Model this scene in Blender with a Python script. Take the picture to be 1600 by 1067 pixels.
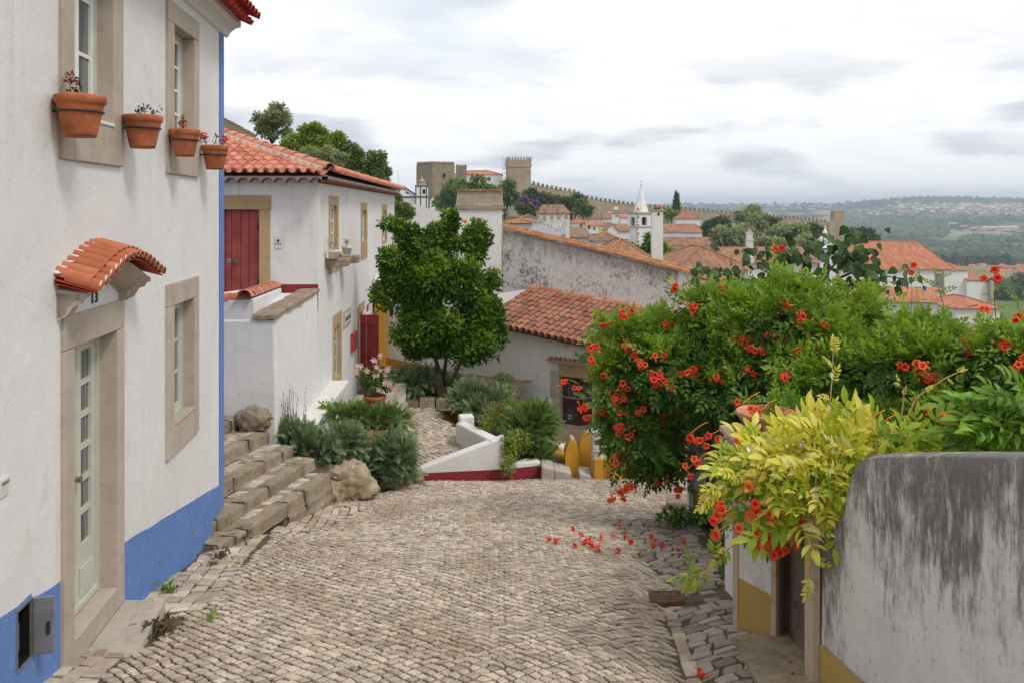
import bpy, bmesh, math, random
import numpy as np
from mathutils import Vector, Matrix, noise

for _o in list(bpy.data.objects):
    bpy.data.objects.remove(_o)
SC = bpy.context.scene
COL = SC.collection
R = random.Random(13)
NR = np.random.default_rng(13)

# ------------------------------------------------------------------ camera
F, CX, HY = 1333.0, 800.0, 326.0        # focal length, centre column and horizon row of the 1600 px photograph
cam = bpy.data.objects.new('camera', bpy.data.cameras.new('camera'))
COL.objects.link(cam)
cam.location = (0, 0, 0)
cam.rotation_euler = (math.radians(90), 0, 0)
cam.data.sensor_width = 36
cam.data.lens = 36 * F / 1600
cam.data.shift_y = -(533.5 - HY) / 1600
cam.data.clip_start = 0.1
cam.data.clip_end = 40000
SC.camera = cam

# ------------------------------------------------------------------ world, sun, exposure
SUN_EL, SUN_AZ = math.radians(52), math.radians(128)     # from the right and a little behind the camera
W = bpy.data.worlds.new('World')
SC.world = W
W.use_nodes = True
def build_world():
    nt = W.node_tree
    nt.nodes.clear()
    N = nt.nodes.new
    def L(a, b): nt.links.new(a, b)
    def M(op, a, b=None, clamp=False):
        n = N('ShaderNodeMath'); n.operation = op; n.use_clamp = clamp
        for i, v in enumerate((a, b)):
            if v is None: continue
            if isinstance(v, (int, float)): n.inputs[i].default_value = v
            else: L(v, n.inputs[i])
        return n.outputs[0]
    def ramp(x, a, b, lo=0.0, hi=1.0):
        n = N('ShaderNodeMapRange'); n.interpolation_type = 'SMOOTHSTEP'
        L(x, n.inputs[0])
        n.inputs[1].default_value, n.inputs[2].default_value, n.inputs[3].default_value, n.inputs[4].default_value = a, b, lo, hi
        return n.outputs[0]
    out = N('ShaderNodeOutputWorld'); bg = N('ShaderNodeBackground')
    L(bg.outputs[0], out.inputs[0]); bg.inputs[1].default_value = 0.1
    sky = N('ShaderNodeTexSky'); sky.sky_type = 'NISHITA'; sky.sun_disc = False
    sky.sun_elevation = SUN_EL; sky.sun_rotation = SUN_AZ
    sky.air_density = 1.0; sky.dust_density = 2.0; sky.ozone_density = 1.5
    tc = N('ShaderNodeTexCoord'); sp = N('ShaderNodeSeparateXYZ')
    L(tc.outputs['Generated'], sp.inputs[0])
    x, y, z = sp.outputs
    zz = M('ADD', M('MAXIMUM', z, 0.0), 0.10)
    cb = N('ShaderNodeCombineXYZ')                        # the cloud deck, a plane overhead
    L(M('DIVIDE', x, zz), cb.inputs[0]); L(M('DIVIDE', y, zz), cb.inputs[1]); cb.inputs[2].default_value = 3.7
    def noi(vec, scale, det, rough, off):
        mp = N('ShaderNodeMapping'); L(vec, mp.inputs[0]); mp.inputs['Location'].default_value = off
        n = N('ShaderNodeTexNoise'); L(mp.outputs[0], n.inputs['Vector'])
        n.inputs['Scale'].default_value = scale; n.inputs['Detail'].default_value = det
        n.inputs['Roughness'].default_value = rough
        return n.outputs[0]
    n1 = noi(cb.outputs[0], 0.75, 7, 0.55, (2.1, 5.3, 0))
    n2 = noi(cb.outputs[0], 0.42, 4, 0.5, (8.4, 1.7, 2))
    az = N('ShaderNodeCombineXYZ')                        # low cumulus in bands near the skyline, by direction
    L(M('MULTIPLY', x, 5.5), az.inputs[0]); L(M('MULTIPLY', y, 5.5), az.inputs[1]); L(M('MULTIPLY', z, 25.0), az.inputs[2])
    n3 = noi(az.outputs[0], 1.0, 8, 0.6, (0.35, 0.2, 0.62))
    n3b = noi(az.outputs[0], 1.0, 3, 0.5, (0.35, 0.2, 0.80))
    n4 = noi(az.outputs[0], 3.2, 6, 0.6, (1.3, 7.2, 4.4))
    low = ramp(z, 0.0, 0.05, 0.25, 1.0)
    low = M('MULTIPLY', low, ramp(z, 0.10, 0.19, 1.0, 0.2))
    grey = M('MULTIPLY', ramp(n3b, 0.44, 0.63), ramp(n3, 0.40, 0.56))
    grey = M('MULTIPLY', grey, low)
    grey = M('MAXIMUM', grey, M('MULTIPLY', ramp(n1, 0.46, 0.68), M('MULTIPLY', ramp(z, 0.12, 0.22), 0.75)))
    fine = ramp(n4, 0.3, 0.7, -0.06, 0.12)
    grey = M('MAXIMUM', M('ADD', M('MULTIPLY', grey, 0.74), fine), 0.0)
    mixc = N('ShaderNodeMix'); mixc.data_type = 'RGBA'
    L(grey, mixc.inputs[0])
    mixc.inputs[6].default_value = (9.3, 9.3, 9.35, 1)
    mixc.inputs[7].default_value = (5.0, 5.35, 6.05, 1)
    gap = M('MULTIPLY', ramp(n2, 0.60, 0.74), ramp(z, 0.06, 0.2, 0.1, 0.6))
    fin = N('ShaderNodeMix'); fin.data_type = 'RGBA'
    L(gap, fin.inputs[0]); L(mixc.outputs[2], fin.inputs[6])
    sk = N('ShaderNodeMix'); sk.data_type = 'RGBA'; sk.blend_type = 'ADD'; sk.inputs[0].default_value = 1
    L(sky.outputs[0], sk.inputs[6]); sk.inputs[7].default_value = (2.2, 2.4, 2.6, 1)
    L(sk.outputs[2], fin.inputs[7])
    L(fin.outputs[2], bg.inputs[0])
build_world()

sun = bpy.data.objects.new('sun', bpy.data.lights.new('sun', 'SUN'))
COL.objects.link(sun)
sun.data.energy = 1.5
sun.data.angle = math.radians(14)
sun.data.color = (1.0, 0.955, 0.89)
_d = Vector((math.sin(SUN_AZ) * math.cos(SUN_EL), math.cos(SUN_AZ) * math.cos(SUN_EL), math.sin(SUN_EL)))
sun.rotation_euler = _d.to_track_quat('Z', 'Y').to_euler()
sun.location = _d * 60

SC.view_settings.view_transform = 'Standard'
SC.view_settings.look = 'None'
SC.view_settings.gamma = 1
SC.view_settings.use_curve_mapping = False
SC.view_settings.exposure = 0.28
SC.render.engine = 'CYCLES'
SC.cycles.use_denoising = True
SC.cycles.max_bounces = 8
SC.cycles.diffuse_bounces = 4
SC.cycles.glossy_bounces = 3
SC.cycles.transmission_bounces = 4
SC.cycles.transparent_max_bounces = 8
SC.cycles.volume_bounces = 0

# ------------------------------------------------------------------ helpers
def P(px, py, Y):
    """The place at distance Y that photograph pixel px, py looks at."""
    return Vector(((px - CX) / F * Y, Y, -(py - HY) / F * Y))

ORG = {}
def tag(o, label=None, cat=None, group=None, kind=None):
    if label: o['label'] = label
    if cat: o['category'] = cat
    if group: o['group'] = group
    if kind: o['kind'] = kind
    return o
def thing(name, label, cat, loc, group=None):
    o = bpy.data.objects.new(name, None)
    COL.objects.link(o)
    o.empty_display_size = 0.1
    o.location = loc
    ORG[o.name] = Vector(loc)
    return tag(o, label, cat, group)
def link(name, me, parent=None, loc=None):
    o = bpy.data.objects.new(name, me)
    COL.objects.link(o)
    if parent is not None: o.parent = parent
    if loc is not None: o.location = loc
    return o
def dup(o, parent=None):
    c = o.copy(); COL.objects.link(c)
    if parent is not None: c.parent = parent
    for ch in [q for q in CH.get(o.name, [])]:
        dup(ch, c)
    return c
CH = {}

class MB:
    """Collects faces in world coordinates; build() links them as one mesh object under its thing."""
    def __init__(s): s.v = []; s.f = []; s.t = []
    def face(s, pts, tone=None):
        i = len(s.v); s.v.extend(tuple(p) for p in pts); s.f.append(tuple(range(i, i + len(pts))))
        s.t.append(R.random() if tone is None else tone)
    def grid(s, rows, tone=None, close=False):
        """rows of points -> quads with shared vertices"""
        i = len(s.v); n = len(rows[0])
        for r in rows: s.v.extend(tuple(p) for p in r)
        tn = R.random() if tone is None else tone
        for a in range(len(rows) - 1):
            for b in range(n if close else n - 1):
                c = (b + 1) % n
                s.f.append((i + a*n + b, i + a*n + c, i + (a+1)*n + c, i + (a+1)*n + b)); s.t.append(tn)
    def hexa(s, c8, tone=None):
        """eight corners: four below, four above, both counter-clockwise"""
        i = len(s.v); s.v.extend(tuple(p) for p in c8)
        tn = R.random() if tone is None else tone
        for q in ((0,3,2,1), (4,5,6,7), (0,1,5,4), (1,2,6,5), (2,3,7,6), (3,0,4,7)):
            s.f.append(tuple(i + k for k in q)); s.t.append(tn)
    def box(s, x0, x1, y0, y1, z0, z1, tone=None):
        s.hexa([(x0,y0,z0),(x1,y0,z0),(x1,y1,z0),(x0,y1,z0),(x0,y0,z1),(x1,y0,z1),(x1,y1,z1),(x0,y1,z1)], tone)
    def obox(s, c, hx, hy, z0, z1, rot=0.0, top=1.0):
        ca, sa = math.cos(rot), math.sin(rot)
        def q(x, y, z): return (c[0] + x*ca - y*sa, c[1] + x*sa + y*ca, z)
        s.hexa([q(-hx,-hy,z0),q(hx,-hy,z0),q(hx,hy,z0),q(-hx,hy,z0)] + [q(-hx*top,-hy*top,z1),q(hx*top,-hy*top,z1),q(hx*top,hy*top,z1),q(-hx*top,hy*top,z1)])
    def wbox(s, w, s0, s1, d0, d1, z0, z1, tone=None):
        s.hexa([w(s0,d1,z0),w(s1,d1,z0),w(s1,d0,z0),w(s0,d0,z0),w(s0,d1,z1),w(s1,d1,z1),w(s1,d0,z1),w(s0,d0,z1)], tone)
    def prism(s, lo, hi):
        """two matching polygons joined by sides"""
        n = len(lo)
        s.face(list(reversed(lo))); s.face(hi)
        for i in range(n):
            j = (i + 1) % n
            s.face([lo[i], lo[j], hi[j], hi[i]])
    def tube(s, pts, r, n=6, r1=None, tone=None):
        pts = [Vector(p) for p in pts]; rows = []
        for i, p in enumerate(pts):
            d = (pts[min(i+1, len(pts)-1)] - pts[max(i-1, 0)]).normalized()
            a = d.cross(Vector((0, 0, 1)))
            if a.length < 1e-3: a = d.cross(Vector((1, 0, 0)))
            a.normalize(); b = d.cross(a)
            rr = r if r1 is None else r + (r1 - r) * i / max(1, len(pts) - 1)
            rows.append([p + a*rr*math.cos(2*math.pi*k/n) + b*rr*math.sin(2*math.pi*k/n) for k in range(n)])
        s.grid(rows, tone, True)
        s.face(list(reversed(rows[0])), tone); s.face(rows[-1], tone)
    def lathe(s, c, prof, n=20, tone=None):
        c = Vector(c)
        rows = [[c + Vector((r*math.cos(2*math.pi*k/n), r*math.sin(2*math.pi*k/n), z)) for k in range(n)] for r, z in prof]
        s.grid(rows, tone, True)
    def rough(s, c8, n=3, amp=.02, seed=0):
        """a hewn stone: eight corners, faces broken into an uneven surface"""
        c = [Vector(p) for p in c8]; g = {}
        i0 = len(s.v); tn = R.random()
        def pt(a, b, d):
            k = (a, b, d)
            if k not in g:
                u, v, w = a/n, b/n, d/n
                lo = (c[0]*(1-u)+c[1]*u)*(1-v) + (c[3]*(1-u)+c[2]*u)*v; hi = (c[4]*(1-u)+c[5]*u)*(1-v) + (c[7]*(1-u)+c[6]*u)*v
                p = lo*(1-w) + hi*w; m = (c[0]+c[6])/2
                e = sum(q in (0, n) for q in k)
                q = p*7 + Vector((seed*3.7, seed, 0))
                p = p + Vector((noise.noise(q), noise.noise(q+Vector((9,0,0))), noise.noise(q+Vector((0,7,0)))))*amp
                if e > 1: p = p + (m-p).normalized()*amp*(.35 if e == 2 else .7)
                g[k] = len(s.v); s.v.append(tuple(p))
            return g[k]
        for a in range(n):
            for b in range(n):
                for f in ((lambda q,r:(q,r,0)),(lambda q,r:(q,r,n)),(lambda q,r:(q,0,r)),(lambda q,r:(q,n,r)),(lambda q,r:(0,q,r)),(lambda q,r:(n,q,r))):
                    s.f.append((pt(*f(a,b)),pt(*f(a+1,b)),pt(*f(a+1,b+1)),pt(*f(a,b+1)))); s.t.append(tn)
    def blob(s, c, r, seed=0, amp=0.2, sub=2, sq=1.0, freq=1.4):
        """an uneven rock-like lump"""
        bm = bmesh.new(); bmesh.ops.create_icosphere(bm, subdivisions=sub, radius=1)
        i = len(s.v); c = Vector(c)
        for v in bm.verts:
            d = v.co.normalized()
            k = 1 + amp * noise.noise(d*freq + Vector((seed*3.1, seed, 0))) + amp*.5*noise.noise(d*freq*2.7 + Vector((seed, 9, 2)))
            s.v.append((c.x + d.x*r[0]*k, c.y + d.y*r[1]*k, c.z + d.z*r[2]*k))
        for f in bm.faces:
            s.f.append(tuple(i + v.index for v in f.verts)); s.t.append(R.random()*.3 + .35)
        bm.free()
    def mesh(s, name, mat, org=(0,0,0), smooth=False, bevel=0):
        me = bpy.data.meshes.new(name)
        o = Vector(org)
        me.from_pydata([(a[0]-o.x, a[1]-o.y, a[2]-o.z) for a in s.v], [], s.f)
        at = me.attributes.new('tone', 'FLOAT', 'FACE')
        at.data.foreach_set('value', np.array(s.t, np.float32))
        me.materials.append(mat)
        if smooth: me.polygons.foreach_set('use_smooth', np.ones(len(me.polygons), bool))
        me.update()
        return me
    def build(s, name, mat, parent=None, smooth=False, bevel=0, label=None, cat=None, group=None, kind=None, local=False, org=None):
        top = parent
        while top is not None and top.parent is not None: top = top.parent
        if local: o0 = Vector((0,0,0))
        elif top is not None: o0 = ORG[top.name]
        else: o0 = Vector(org) if org is not None else Vector((0,0,0))
        me = s.mesh(name, mat, o0, smooth)
        ob = link(name, me, parent, None if (parent is not None or org is None) else o0)
        if parent is None: ORG[ob.name] = o0
        else: CH.setdefault(parent.name, []).append(ob)
        if bevel:
            m = ob.modifiers.new('edge', 'BEVEL'); m.width = bevel; m.segments = 2; m.limit_method = 'ANGLE'; m.angle_limit = math.radians(40)
        return tag(ob, label, cat, group, kind)

def fast_mesh(name, V, Fc, tone, mat, smooth=False):
    """numpy vertices and equal-sized faces -> mesh"""
    me = bpy.data.meshes.new(name)
    k = Fc.shape[1]
    me.vertices.add(len(V)); me.vertices.foreach_set('co', np.ascontiguousarray(V, np.float32).ravel())
    me.loops.add(Fc.size); me.loops.foreach_set('vertex_index', np.ascontiguousarray(Fc, np.int32).ravel())
    me.polygons.add(len(Fc)); me.polygons.foreach_set('loop_start', np.arange(0, Fc.size, k, dtype=np.int32))
    if smooth: me.polygons.foreach_set('use_smooth', np.ones(len(Fc), bool))
    me.update(calc_edges=True)
    at = me.attributes.new('tone', 'FLOAT', 'FACE'); at.data.foreach_set('value', np.ascontiguousarray(tone, np.float32))
    me.materials.append(mat)
    return me

def frames(d, n):
    d = d / np.linalg.norm(d, axis=1, keepdims=True)
    z = n - (n*d).sum(1, keepdims=True)*d
    z /= np.maximum(np.linalg.norm(z, axis=1, keepdims=True), 1e-6)
    y = np.cross(z, d)
    return np.stack([d, y, z], axis=2)
def scatter(shape, pos, rot, sc, tone):
    V, Fc = shape
    n = len(pos)
    X = np.einsum('nij,kj->nki', rot, V) * sc[:, None, None] + pos[:, None, :]
    FF = (Fc[None] + (np.arange(n) * len(V))[:, None, None]).reshape(-1, Fc.shape[1])
    return X.reshape(-1, 3), FF, np.repeat(tone, len(Fc))
def leaf_fine(w=0.42, fold=.10, curl=.22):
    V = [[0,0,0]]; Fc = []
    for x, k in ((.2,.62),(.5,1.),(.78,.66)):
        z = -curl*x*x
        V += [[x,-w*.5*k,z+fold*k],[x,0,z],[x,w*.5*k,z+fold*k]]
    V.append([1,0,-curl*1.1])
    Fc += [[0,1,2],[0,2,3]]
    for r in (1, 4): Fc += [[r,r+3,r+4],[r,r+4,r+1],[r+1,r+4,r+5],[r+1,r+5,r+2]]
    Fc += [[7,10,8],[8,10,9]]
    return np.array(V, float), np.array(Fc)
def leaf_shape(l=1.0, w=0.45, fold=0.12, droop=0.1):
    V = np.array([[0,0,0],[.45*l,-w*.5*l,fold*l],[.45*l,w*.5*l,fold*l],[l,0,-droop*l],[.5*l,0,0]], float)
    return V, np.array([[0,1,4],[1,3,4],[0,4,2],[4,3,2]])
def pinnate(pairs=4, L=1.0, ll=0.36, w=0.42, droop=0.25, seed=1, up=0.1, stem=True, fine=False):
    rr = np.random.default_rng(seed); Vs = []; Fs = []
    lv, lf = leaf_fine(w) if fine else leaf_shape(1, w, .1, .12)
    def put(base, ang, ln, tilt):
        ca, sa = math.cos(ang), math.sin(ang)
        v = lv * ln
        v = v @ np.array([[1,0,0],[0,math.cos(tilt),math.sin(tilt)],[0,-math.sin(tilt),math.cos(tilt)]])
        v = np.stack([v[:,0]*ca - v[:,1]*sa, v[:,0]*sa + v[:,1]*ca, v[:,2] - .25*v[:,0]*abs(math.sin(ang))*.5], 1) + base
        Fs.append(lf + sum(len(q) for q in Vs)); Vs.append(v)
    for i in range(pairs):
        t = (i + 1) / (pairs + .6)
        b = np.array([t*L, 0, up*math.sin(t*2.2) - droop*t*t*L])
        for sg in (-1, 1):
            put(b, sg*(1.0 + rr.uniform(-.2, .2) - .25*t), ll*rr.uniform(.8, 1.1)*(1 - .25*t), rr.uniform(-.4, .4))
    put(np.array([L*.95, 0, up*math.sin(2.1) - droop*L]), rr.uniform(-.2, .2), ll*.95, 0)
    if stem:
        n0 = sum(len(q) for q in Vs); pts = []
        for i in range(4):
            t = i/3; c = np.array([t*L*.97, 0, up*math.sin(t*2.2) - droop*t*t*L])
            pts += [c + [0,-.008*L,0], c + [0,.008*L,0]]
        Vs.append(np.array(pts))
        for i in range(3): Fs.append(np.array([[n0+2*i, n0+2*i+1, n0+2*i+3], [n0+2*i, n0+2*i+3, n0+2*i+2]]))
    return np.concatenate(Vs), np.concatenate(Fs)
def frond(n=13, L=1.0, ll=0.3, w=0.05, seed=1):
    """a feathery evergreen spray: narrow needles along a stem"""
    rr = np.random.default_rng(seed); Vs = []; Fs = []
    for i in range(n):
        t = (i + .5)/n
        for sg in (-1, 1):
            a = sg*rr.uniform(.5, .9); l = ll*(1 - .75*t)*rr.uniform(.7, 1.2) + .04
            b = np.array([t*L, 0, .10*t*L - .12*t*t*L])
            e = b + np.array([math.cos(a)*l, math.sin(a)*l, rr.uniform(-.05, .1)*l])
            m = (b + e)/2 + np.array([-math.sin(a), math.cos(a), 0])*w*.5; m2 = (b + e)/2 - np.array([-math.sin(a), math.cos(a), 0])*w*.5
            Fs.append(np.array([[0,1,2],[0,2,3]]) + 4*len(Vs)); Vs.append(np.array([b, m2, e, m]))
    return np.concatenate(Vs), np.concatenate(Fs)

def blob_points(blobs, n, lo=.78, hi=1.06, bias=None, inner=.72, clump=0.0, seed=0):
    """points in the outer shell of a union of ellipsoids, with their outward normals"""
    rr = np.random.default_rng(seed + 77)
    C = np.array([list(b[0]) for b in blobs], float); A = np.array([list(b[1]) for b in blobs], float)
    wgt = (A[:,0]*A[:,1] + A[:,1]*A[:,2] + A[:,0]*A[:,2]); wgt /= wgt.sum()
    P_, N_ = [], []
    got = 0
    while got < n:
        m = int((n - got)*1.8) + 50
        k = rr.choice(len(C), m, p=wgt)
        d = rr.normal(size=(m, 3)); d /= np.linalg.norm(d, axis=1, keepdims=True)
        if bias is not None:
            fl = (d @ np.array(bias)) < -.35
            d[fl & (rr.random(m) < .7)] *= -1
        lump = 1 + clump*np.sin(d[:,0]*5.1 + k*1.7)*np.sin(d[:,1]*4.3 + k)*np.sin(d[:,2]*5.7 + k*.6)
        p = C[k] + d*A[k]*(rr.uniform(lo, hi, m)*lump)[:, None]
        f = np.min(np.linalg.norm((p[:,None,:] - C[None])/A[None], axis=2) + (np.arange(len(C))[None] == k[:,None])*9, axis=1) if len(C) > 1 else np.full(m, 9.)
        ok = f > inner
        nn = d/A[k]; nn /= np.linalg.norm(nn, axis=1, keepdims=True)
        P_.append(p[ok]); N_.append(nn[ok]); got += int(ok.sum())
    return np.concatenate(P_)[:n], np.concatenate(N_)[:n]

def clumps(blobs, k, seed=0, r0=.34, r1=.52, d0=.45, d1=.92):
    """breaks smooth crown masses into many leafy clumps with gaps between"""
    rr = np.random.default_rng(seed+400); out = []
    for c, r in blobs:
        out.append((Vector(c), tuple(q*.52 for q in r)))
        for i in range(k):
            d = rr.normal(size=3); d /= np.linalg.norm(d); d[1] = -abs(d[1]) if rr.random() < .7 else d[1]
            f = rr.uniform(d0, d1); s = rr.uniform(r0, r1)
            out.append((Vector((c[0]+d[0]*r[0]*f, c[1]+d[1]*r[1]*f, c[2]+d[2]*r[2]*f)), tuple(q*s for q in r)))
    return out
def foliage(name, shape_list, pts, nrm, size, mat, parent, out=0.8, up=0.25, rnd=0.8, jit=.3, tone=None, seed=0, kind=None, label=None, cat=None, facing=0.6):
    """many sprigs joined into one mesh"""
    rr = np.random.default_rng(seed + 5)
    n = len(pts)
    d = nrm*out + rr.normal(size=(n,3))*rnd + np.array([0,0,up])
    nn = nrm*facing + rr.normal(size=(n,3))*.35 + np.array([0,0,.6])
    rot = frames(d, nn)
    sc = size*rr.uniform(1-jit, 1+jit, n)
    tn = rr.random(n) if tone is None else np.clip(tone + rr.normal(size=n)*.12, 0, 1)
    pick = rr.integers(0, len(shape_list), n)
    Vs, Fs, Ts, off = [], [], [], 0
    for i, sh in enumerate(shape_list):
        q = pick == i
        if not q.any(): continue
        v, f, t = scatter(sh, pts[q], rot[q], sc[q], tn[q])
        Vs.append(v); Fs.append(f + off); Ts.append(t); off += len(v)
    top = parent
    while top is not None and top.parent is not None: top = top.parent
    o0 = np.array(ORG[top.name]) if top is not None else np.zeros(3)
    me = fast_mesh(name, np.concatenate(Vs) - o0, np.concatenate(Fs), np.concatenate(Ts), mat)
    ob = link(name, me, parent)
    if parent is not None: CH.setdefault(parent.name, []).append(ob)
    return tag(ob, label, cat, None, kind)

class Wall:
    """A vertical wall line: s metres along it, d metres out of it, z up."""
    def __init__(s, o, u):
        s.o = Vector((o[0], o[1])); s.u = Vector((u[0], u[1])).normalized(); s.n = Vector((s.u.y, -s.u.x))
    def __call__(s, a, d, z):
        q = s.o + s.u*a + s.n*d
        return Vector((q.x, q.y, z))
    def s_of(s, px):
        """where along the wall the column px of the photograph meets it"""
        k = (px - CX)/F
        return (k*s.o.y - s.o.x)/(s.u.x - k*s.u.y)
    def at(s, px, py):
        a = s.s_of(px); q = s.o + s.u*a
        return a, -(py - HY)/F*q.y

def wall_face(mb, w, s0, s1, z0, z1, holes, d=0.0, reveal=0.25, step=0.0):
    """a wall face with real openings; z0, z1 may be functions of s"""
    holes = [(h[0]-.006, h[1]+.006, h[2]-.006, h[3]+.006) for h in holes]      # clear of the stone dressings
    fz0 = z0 if callable(z0) else (lambda a: z0)
    fz1 = z1 if callable(z1) else (lambda a: z1)
    cs = sorted(set([s0, s1] + [h[0] for h in holes] + [h[1] for h in holes] + ([s0 + (s1-s0)*i/8 for i in range(1, 8)] if step else [])))
    cs = [c for c in cs if s0 <= c <= s1]
    for a, b in zip(cs, cs[1:]):
        if b - a < 1e-4: continue
        m = (a + b)/2
        hs = sorted([h for h in holes if h[0] < m < h[1]], key=lambda h: h[2])
        za, zb = fz0(a), fz0(b)
        for h in hs:
            mb.face([w(a,d,za), w(b,d,zb), w(b,d,h[2]), w(a,d,h[2])], .5); za = zb = h[3]
        mb.face([w(a,d,za), w(b,d,zb), w(b,d,fz1(b)), w(a,d,fz1(a))], .5)
    for h in holes:
        a, b, l, t = h
        for q in ([(a,l),(a,t)], [(a,t),(b,t)], [(b,t),(b,l)], [(b,l),(a,l)]):
            (p0, q0), (p1, q1) = q
            mb.face([w(p0,d,q0), w(p1,d,q1), w(p1,d-reveal,q1), w(p0,d-reveal,q0)], .5)
# ------------------------------------------------------------------ materials
class NT:
    def __init__(s, name):
        s.m = bpy.data.materials.new(name); s.m.use_nodes = True
        s.t = s.m.node_tree; s.t.nodes.clear()
        s.out = s.n('ShaderNodeOutputMaterial'); s.b = s.n('ShaderNodeBsdfPrincipled')
        s.l(s.b.outputs[0], s.out.inputs[0])
        s.geo = s.n('ShaderNodeNewGeometry')
        s.pos = s.geo.outputs['Position']
    def n(s, k): return s.t.nodes.new(k)
    def l(s, a, b): s.t.links.new(a, b)
    def mp(s, scale=(1,1,1), off=(0,0,0), vec=None):
        m = s.n('ShaderNodeMapping'); s.l(vec or s.pos, m.inputs[0])
        m.inputs['Scale'].default_value = scale; m.inputs['Location'].default_value = off
        return m.outputs[0]
    def noise(s, scale, det=5, rough=.55, vec=None, dist=0):
        k = s.n('ShaderNodeTexNoise'); s.l(vec or s.pos, k.inputs['Vector'])
        k.inputs['Scale'].default_value = scale; k.inputs['Detail'].default_value = det
        k.inputs['Roughness'].default_value = rough; k.inputs['Distortion'].default_value = dist
        return k.outputs[0]
    def ramp(s, x, a, b, lo=0., hi=1.):
        k = s.n('ShaderNodeMapRange'); k.interpolation_type = 'SMOOTHSTEP'; s.l(x, k.inputs[0])
        for i, v in enumerate((a, b, lo, hi)): k.inputs[i+1].default_value = v
        return k.outputs[0]
    def math(s, op, a, b=None, clamp=False):
        k = s.n('ShaderNodeMath'); k.operation = op; k.use_clamp = clamp
        for i, v in enumerate((a, b)):
            if v is None: continue
            if isinstance(v, (int, float)): k.inputs[i].default_value = v
            else: s.l(v, k.inputs[i])
        return k.outputs[0]
    def mix(s, fac, a, b, mode='MIX'):
        k = s.n('ShaderNodeMix'); k.data_type = 'RGBA'; k.blend_type = mode
        for i, v in ((0, fac), (6, a), (7, b)):
            if isinstance(v, (int, float)): k.inputs[i].default_value = v
            elif isinstance(v, tuple): k.inputs[i].default_value = (*v, 1) if len(v) == 3 else v
            else: s.l(v, k.inputs[i])
        return k.outputs[2]
    def attr(s, name='tone'):
        k = s.n('ShaderNodeAttribute'); k.attribute_name = name
        return k.outputs['Fac']
    def rnd(s): return s.n('ShaderNodeObjectInfo').outputs['Random']
    def bump(s, h, strength=.3, dist=.01):
        k = s.n('ShaderNodeBump'); k.inputs['Strength'].default_value = strength; k.inputs['Distance'].default_value = dist
        s.l(h, k.inputs['Height']); s.l(k.outputs[0], s.b.inputs['Normal'])
    def done(s, col, rough=.8, spec=.3, metal=0):
        if isinstance(col, tuple): s.b.inputs['Base Color'].default_value = (*col, 1)
        else: s.l(col, s.b.inputs['Base Color'])
        if isinstance(rough, (int, float)): s.b.inputs['Roughness'].default_value = rough
        else: s.l(rough, s.b.inputs['Roughness'])
        s.b.inputs['Specular IOR Level'].default_value = spec
        s.b.inputs['Metallic'].default_value = metal
        return s.m

def m_plain(name, col, rough=.6, spec=.3, metal=0, var=.12, scale=9):
    t = NT(name); n = t.noise(scale, 6)
    c = t.mix(t.ramp(n, .3, .7), tuple(v*(1-var) for v in col), tuple(min(1, v*(1+var)) for v in col))
    t.bump(t.noise(scale*6, 4), .12, .004)
    return t.done(c, rough, spec, metal)

def m_plaster(name, col, dirt=(.30,.27,.24), amount=.35, streak=.3, scale=1.0, moss=None, mamt=0., bump=.35, patch=None):
    """limewash with blotches, rain streaks and a trowelled surface"""
    t = NT(name)
    big = t.noise(.9*scale, 7, .6)
    fine = t.noise(9*scale, 6, .6)
    st = t.noise(1, 6, .62, t.mp((7*scale, 7*scale, .55*scale)))
    c = t.mix(t.ramp(big, .35, .7), tuple(v*.93 for v in col), col)
    c = t.mix(t.math('MULTIPLY', t.ramp(fine, .45, .8), .30), c, tuple(min(1, v*1.06) for v in col))
    c = t.mix(t.math('MULTIPLY', t.math('MULTIPLY', t.ramp(st, .52, .8), t.ramp(big, .35, .65)), streak), c, dirt)
    c = t.mix(t.math('MULTIPLY', t.ramp(t.noise(3.3*scale, 8, .68, t.mp((1,1,.7), (4,2,7))), .55, .75), amount), c, dirt)
    if moss: c = t.mix(t.math('MULTIPLY', t.ramp(t.noise(16*scale, 8, .7, t.mp((1,1,.5), (9,1,3))), .56, .66), mamt), c, moss)
    if patch: c = t.mix(t.ramp(t.noise(1.7*scale, 5, .6, t.mp((1,1,1), (2,8,5))), .635, .65), c, patch)
    h = t.math('ADD', t.math('MULTIPLY', t.noise(3.2*scale, 5, .5), .9), t.math('MULTIPLY', t.noise(28*scale, 5, .6), .25))
    t.bump(h, bump, .03)
    return t.done(c, .9, .15)

def m_blotch(name, col):
    """old limewash flaking off in countless grey brown scabs"""
    t = NT(name)
    v = t.mp((1, 1, .62))
    big = t.noise(.9, 5, .6); mid = t.noise(4.2, 8, .68, v); fine = t.noise(13, 8, .72, v)
    dens = t.ramp(big, .3, .7, -.07, .07)
    f1 = t.ramp(t.math('ADD', mid, dens), .50, .58); f2 = t.ramp(t.math('ADD', fine, dens), .53, .60)
    c = t.mix(t.ramp(t.noise(6, 6), .35, .7), tuple(q*.88 for q in col), col)
    c = t.mix(t.math('MULTIPLY', f1, .38), c, (.40,.36,.32))
    c = t.mix(t.math('MULTIPLY', f2, .75), c, (.20,.175,.15))
    c = t.mix(t.math('MULTIPLY', t.math('MULTIPLY', f1, f2), .6), c, (.12,.10,.085))
    up = t.attr('grime')
    st = t.noise(1, 7, .66, t.mp((5, 5, .7)))
    c = t.mix(t.math('MULTIPLY', t.ramp(t.math('ADD', up, t.math('SUBTRACT', st, .5)), .45, 1.0), .6), c, (.17,.15,.13))
    t.bump(t.math('ADD', fine, mid), .6, .02)
    return t.done(c, .92, .12)

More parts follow.
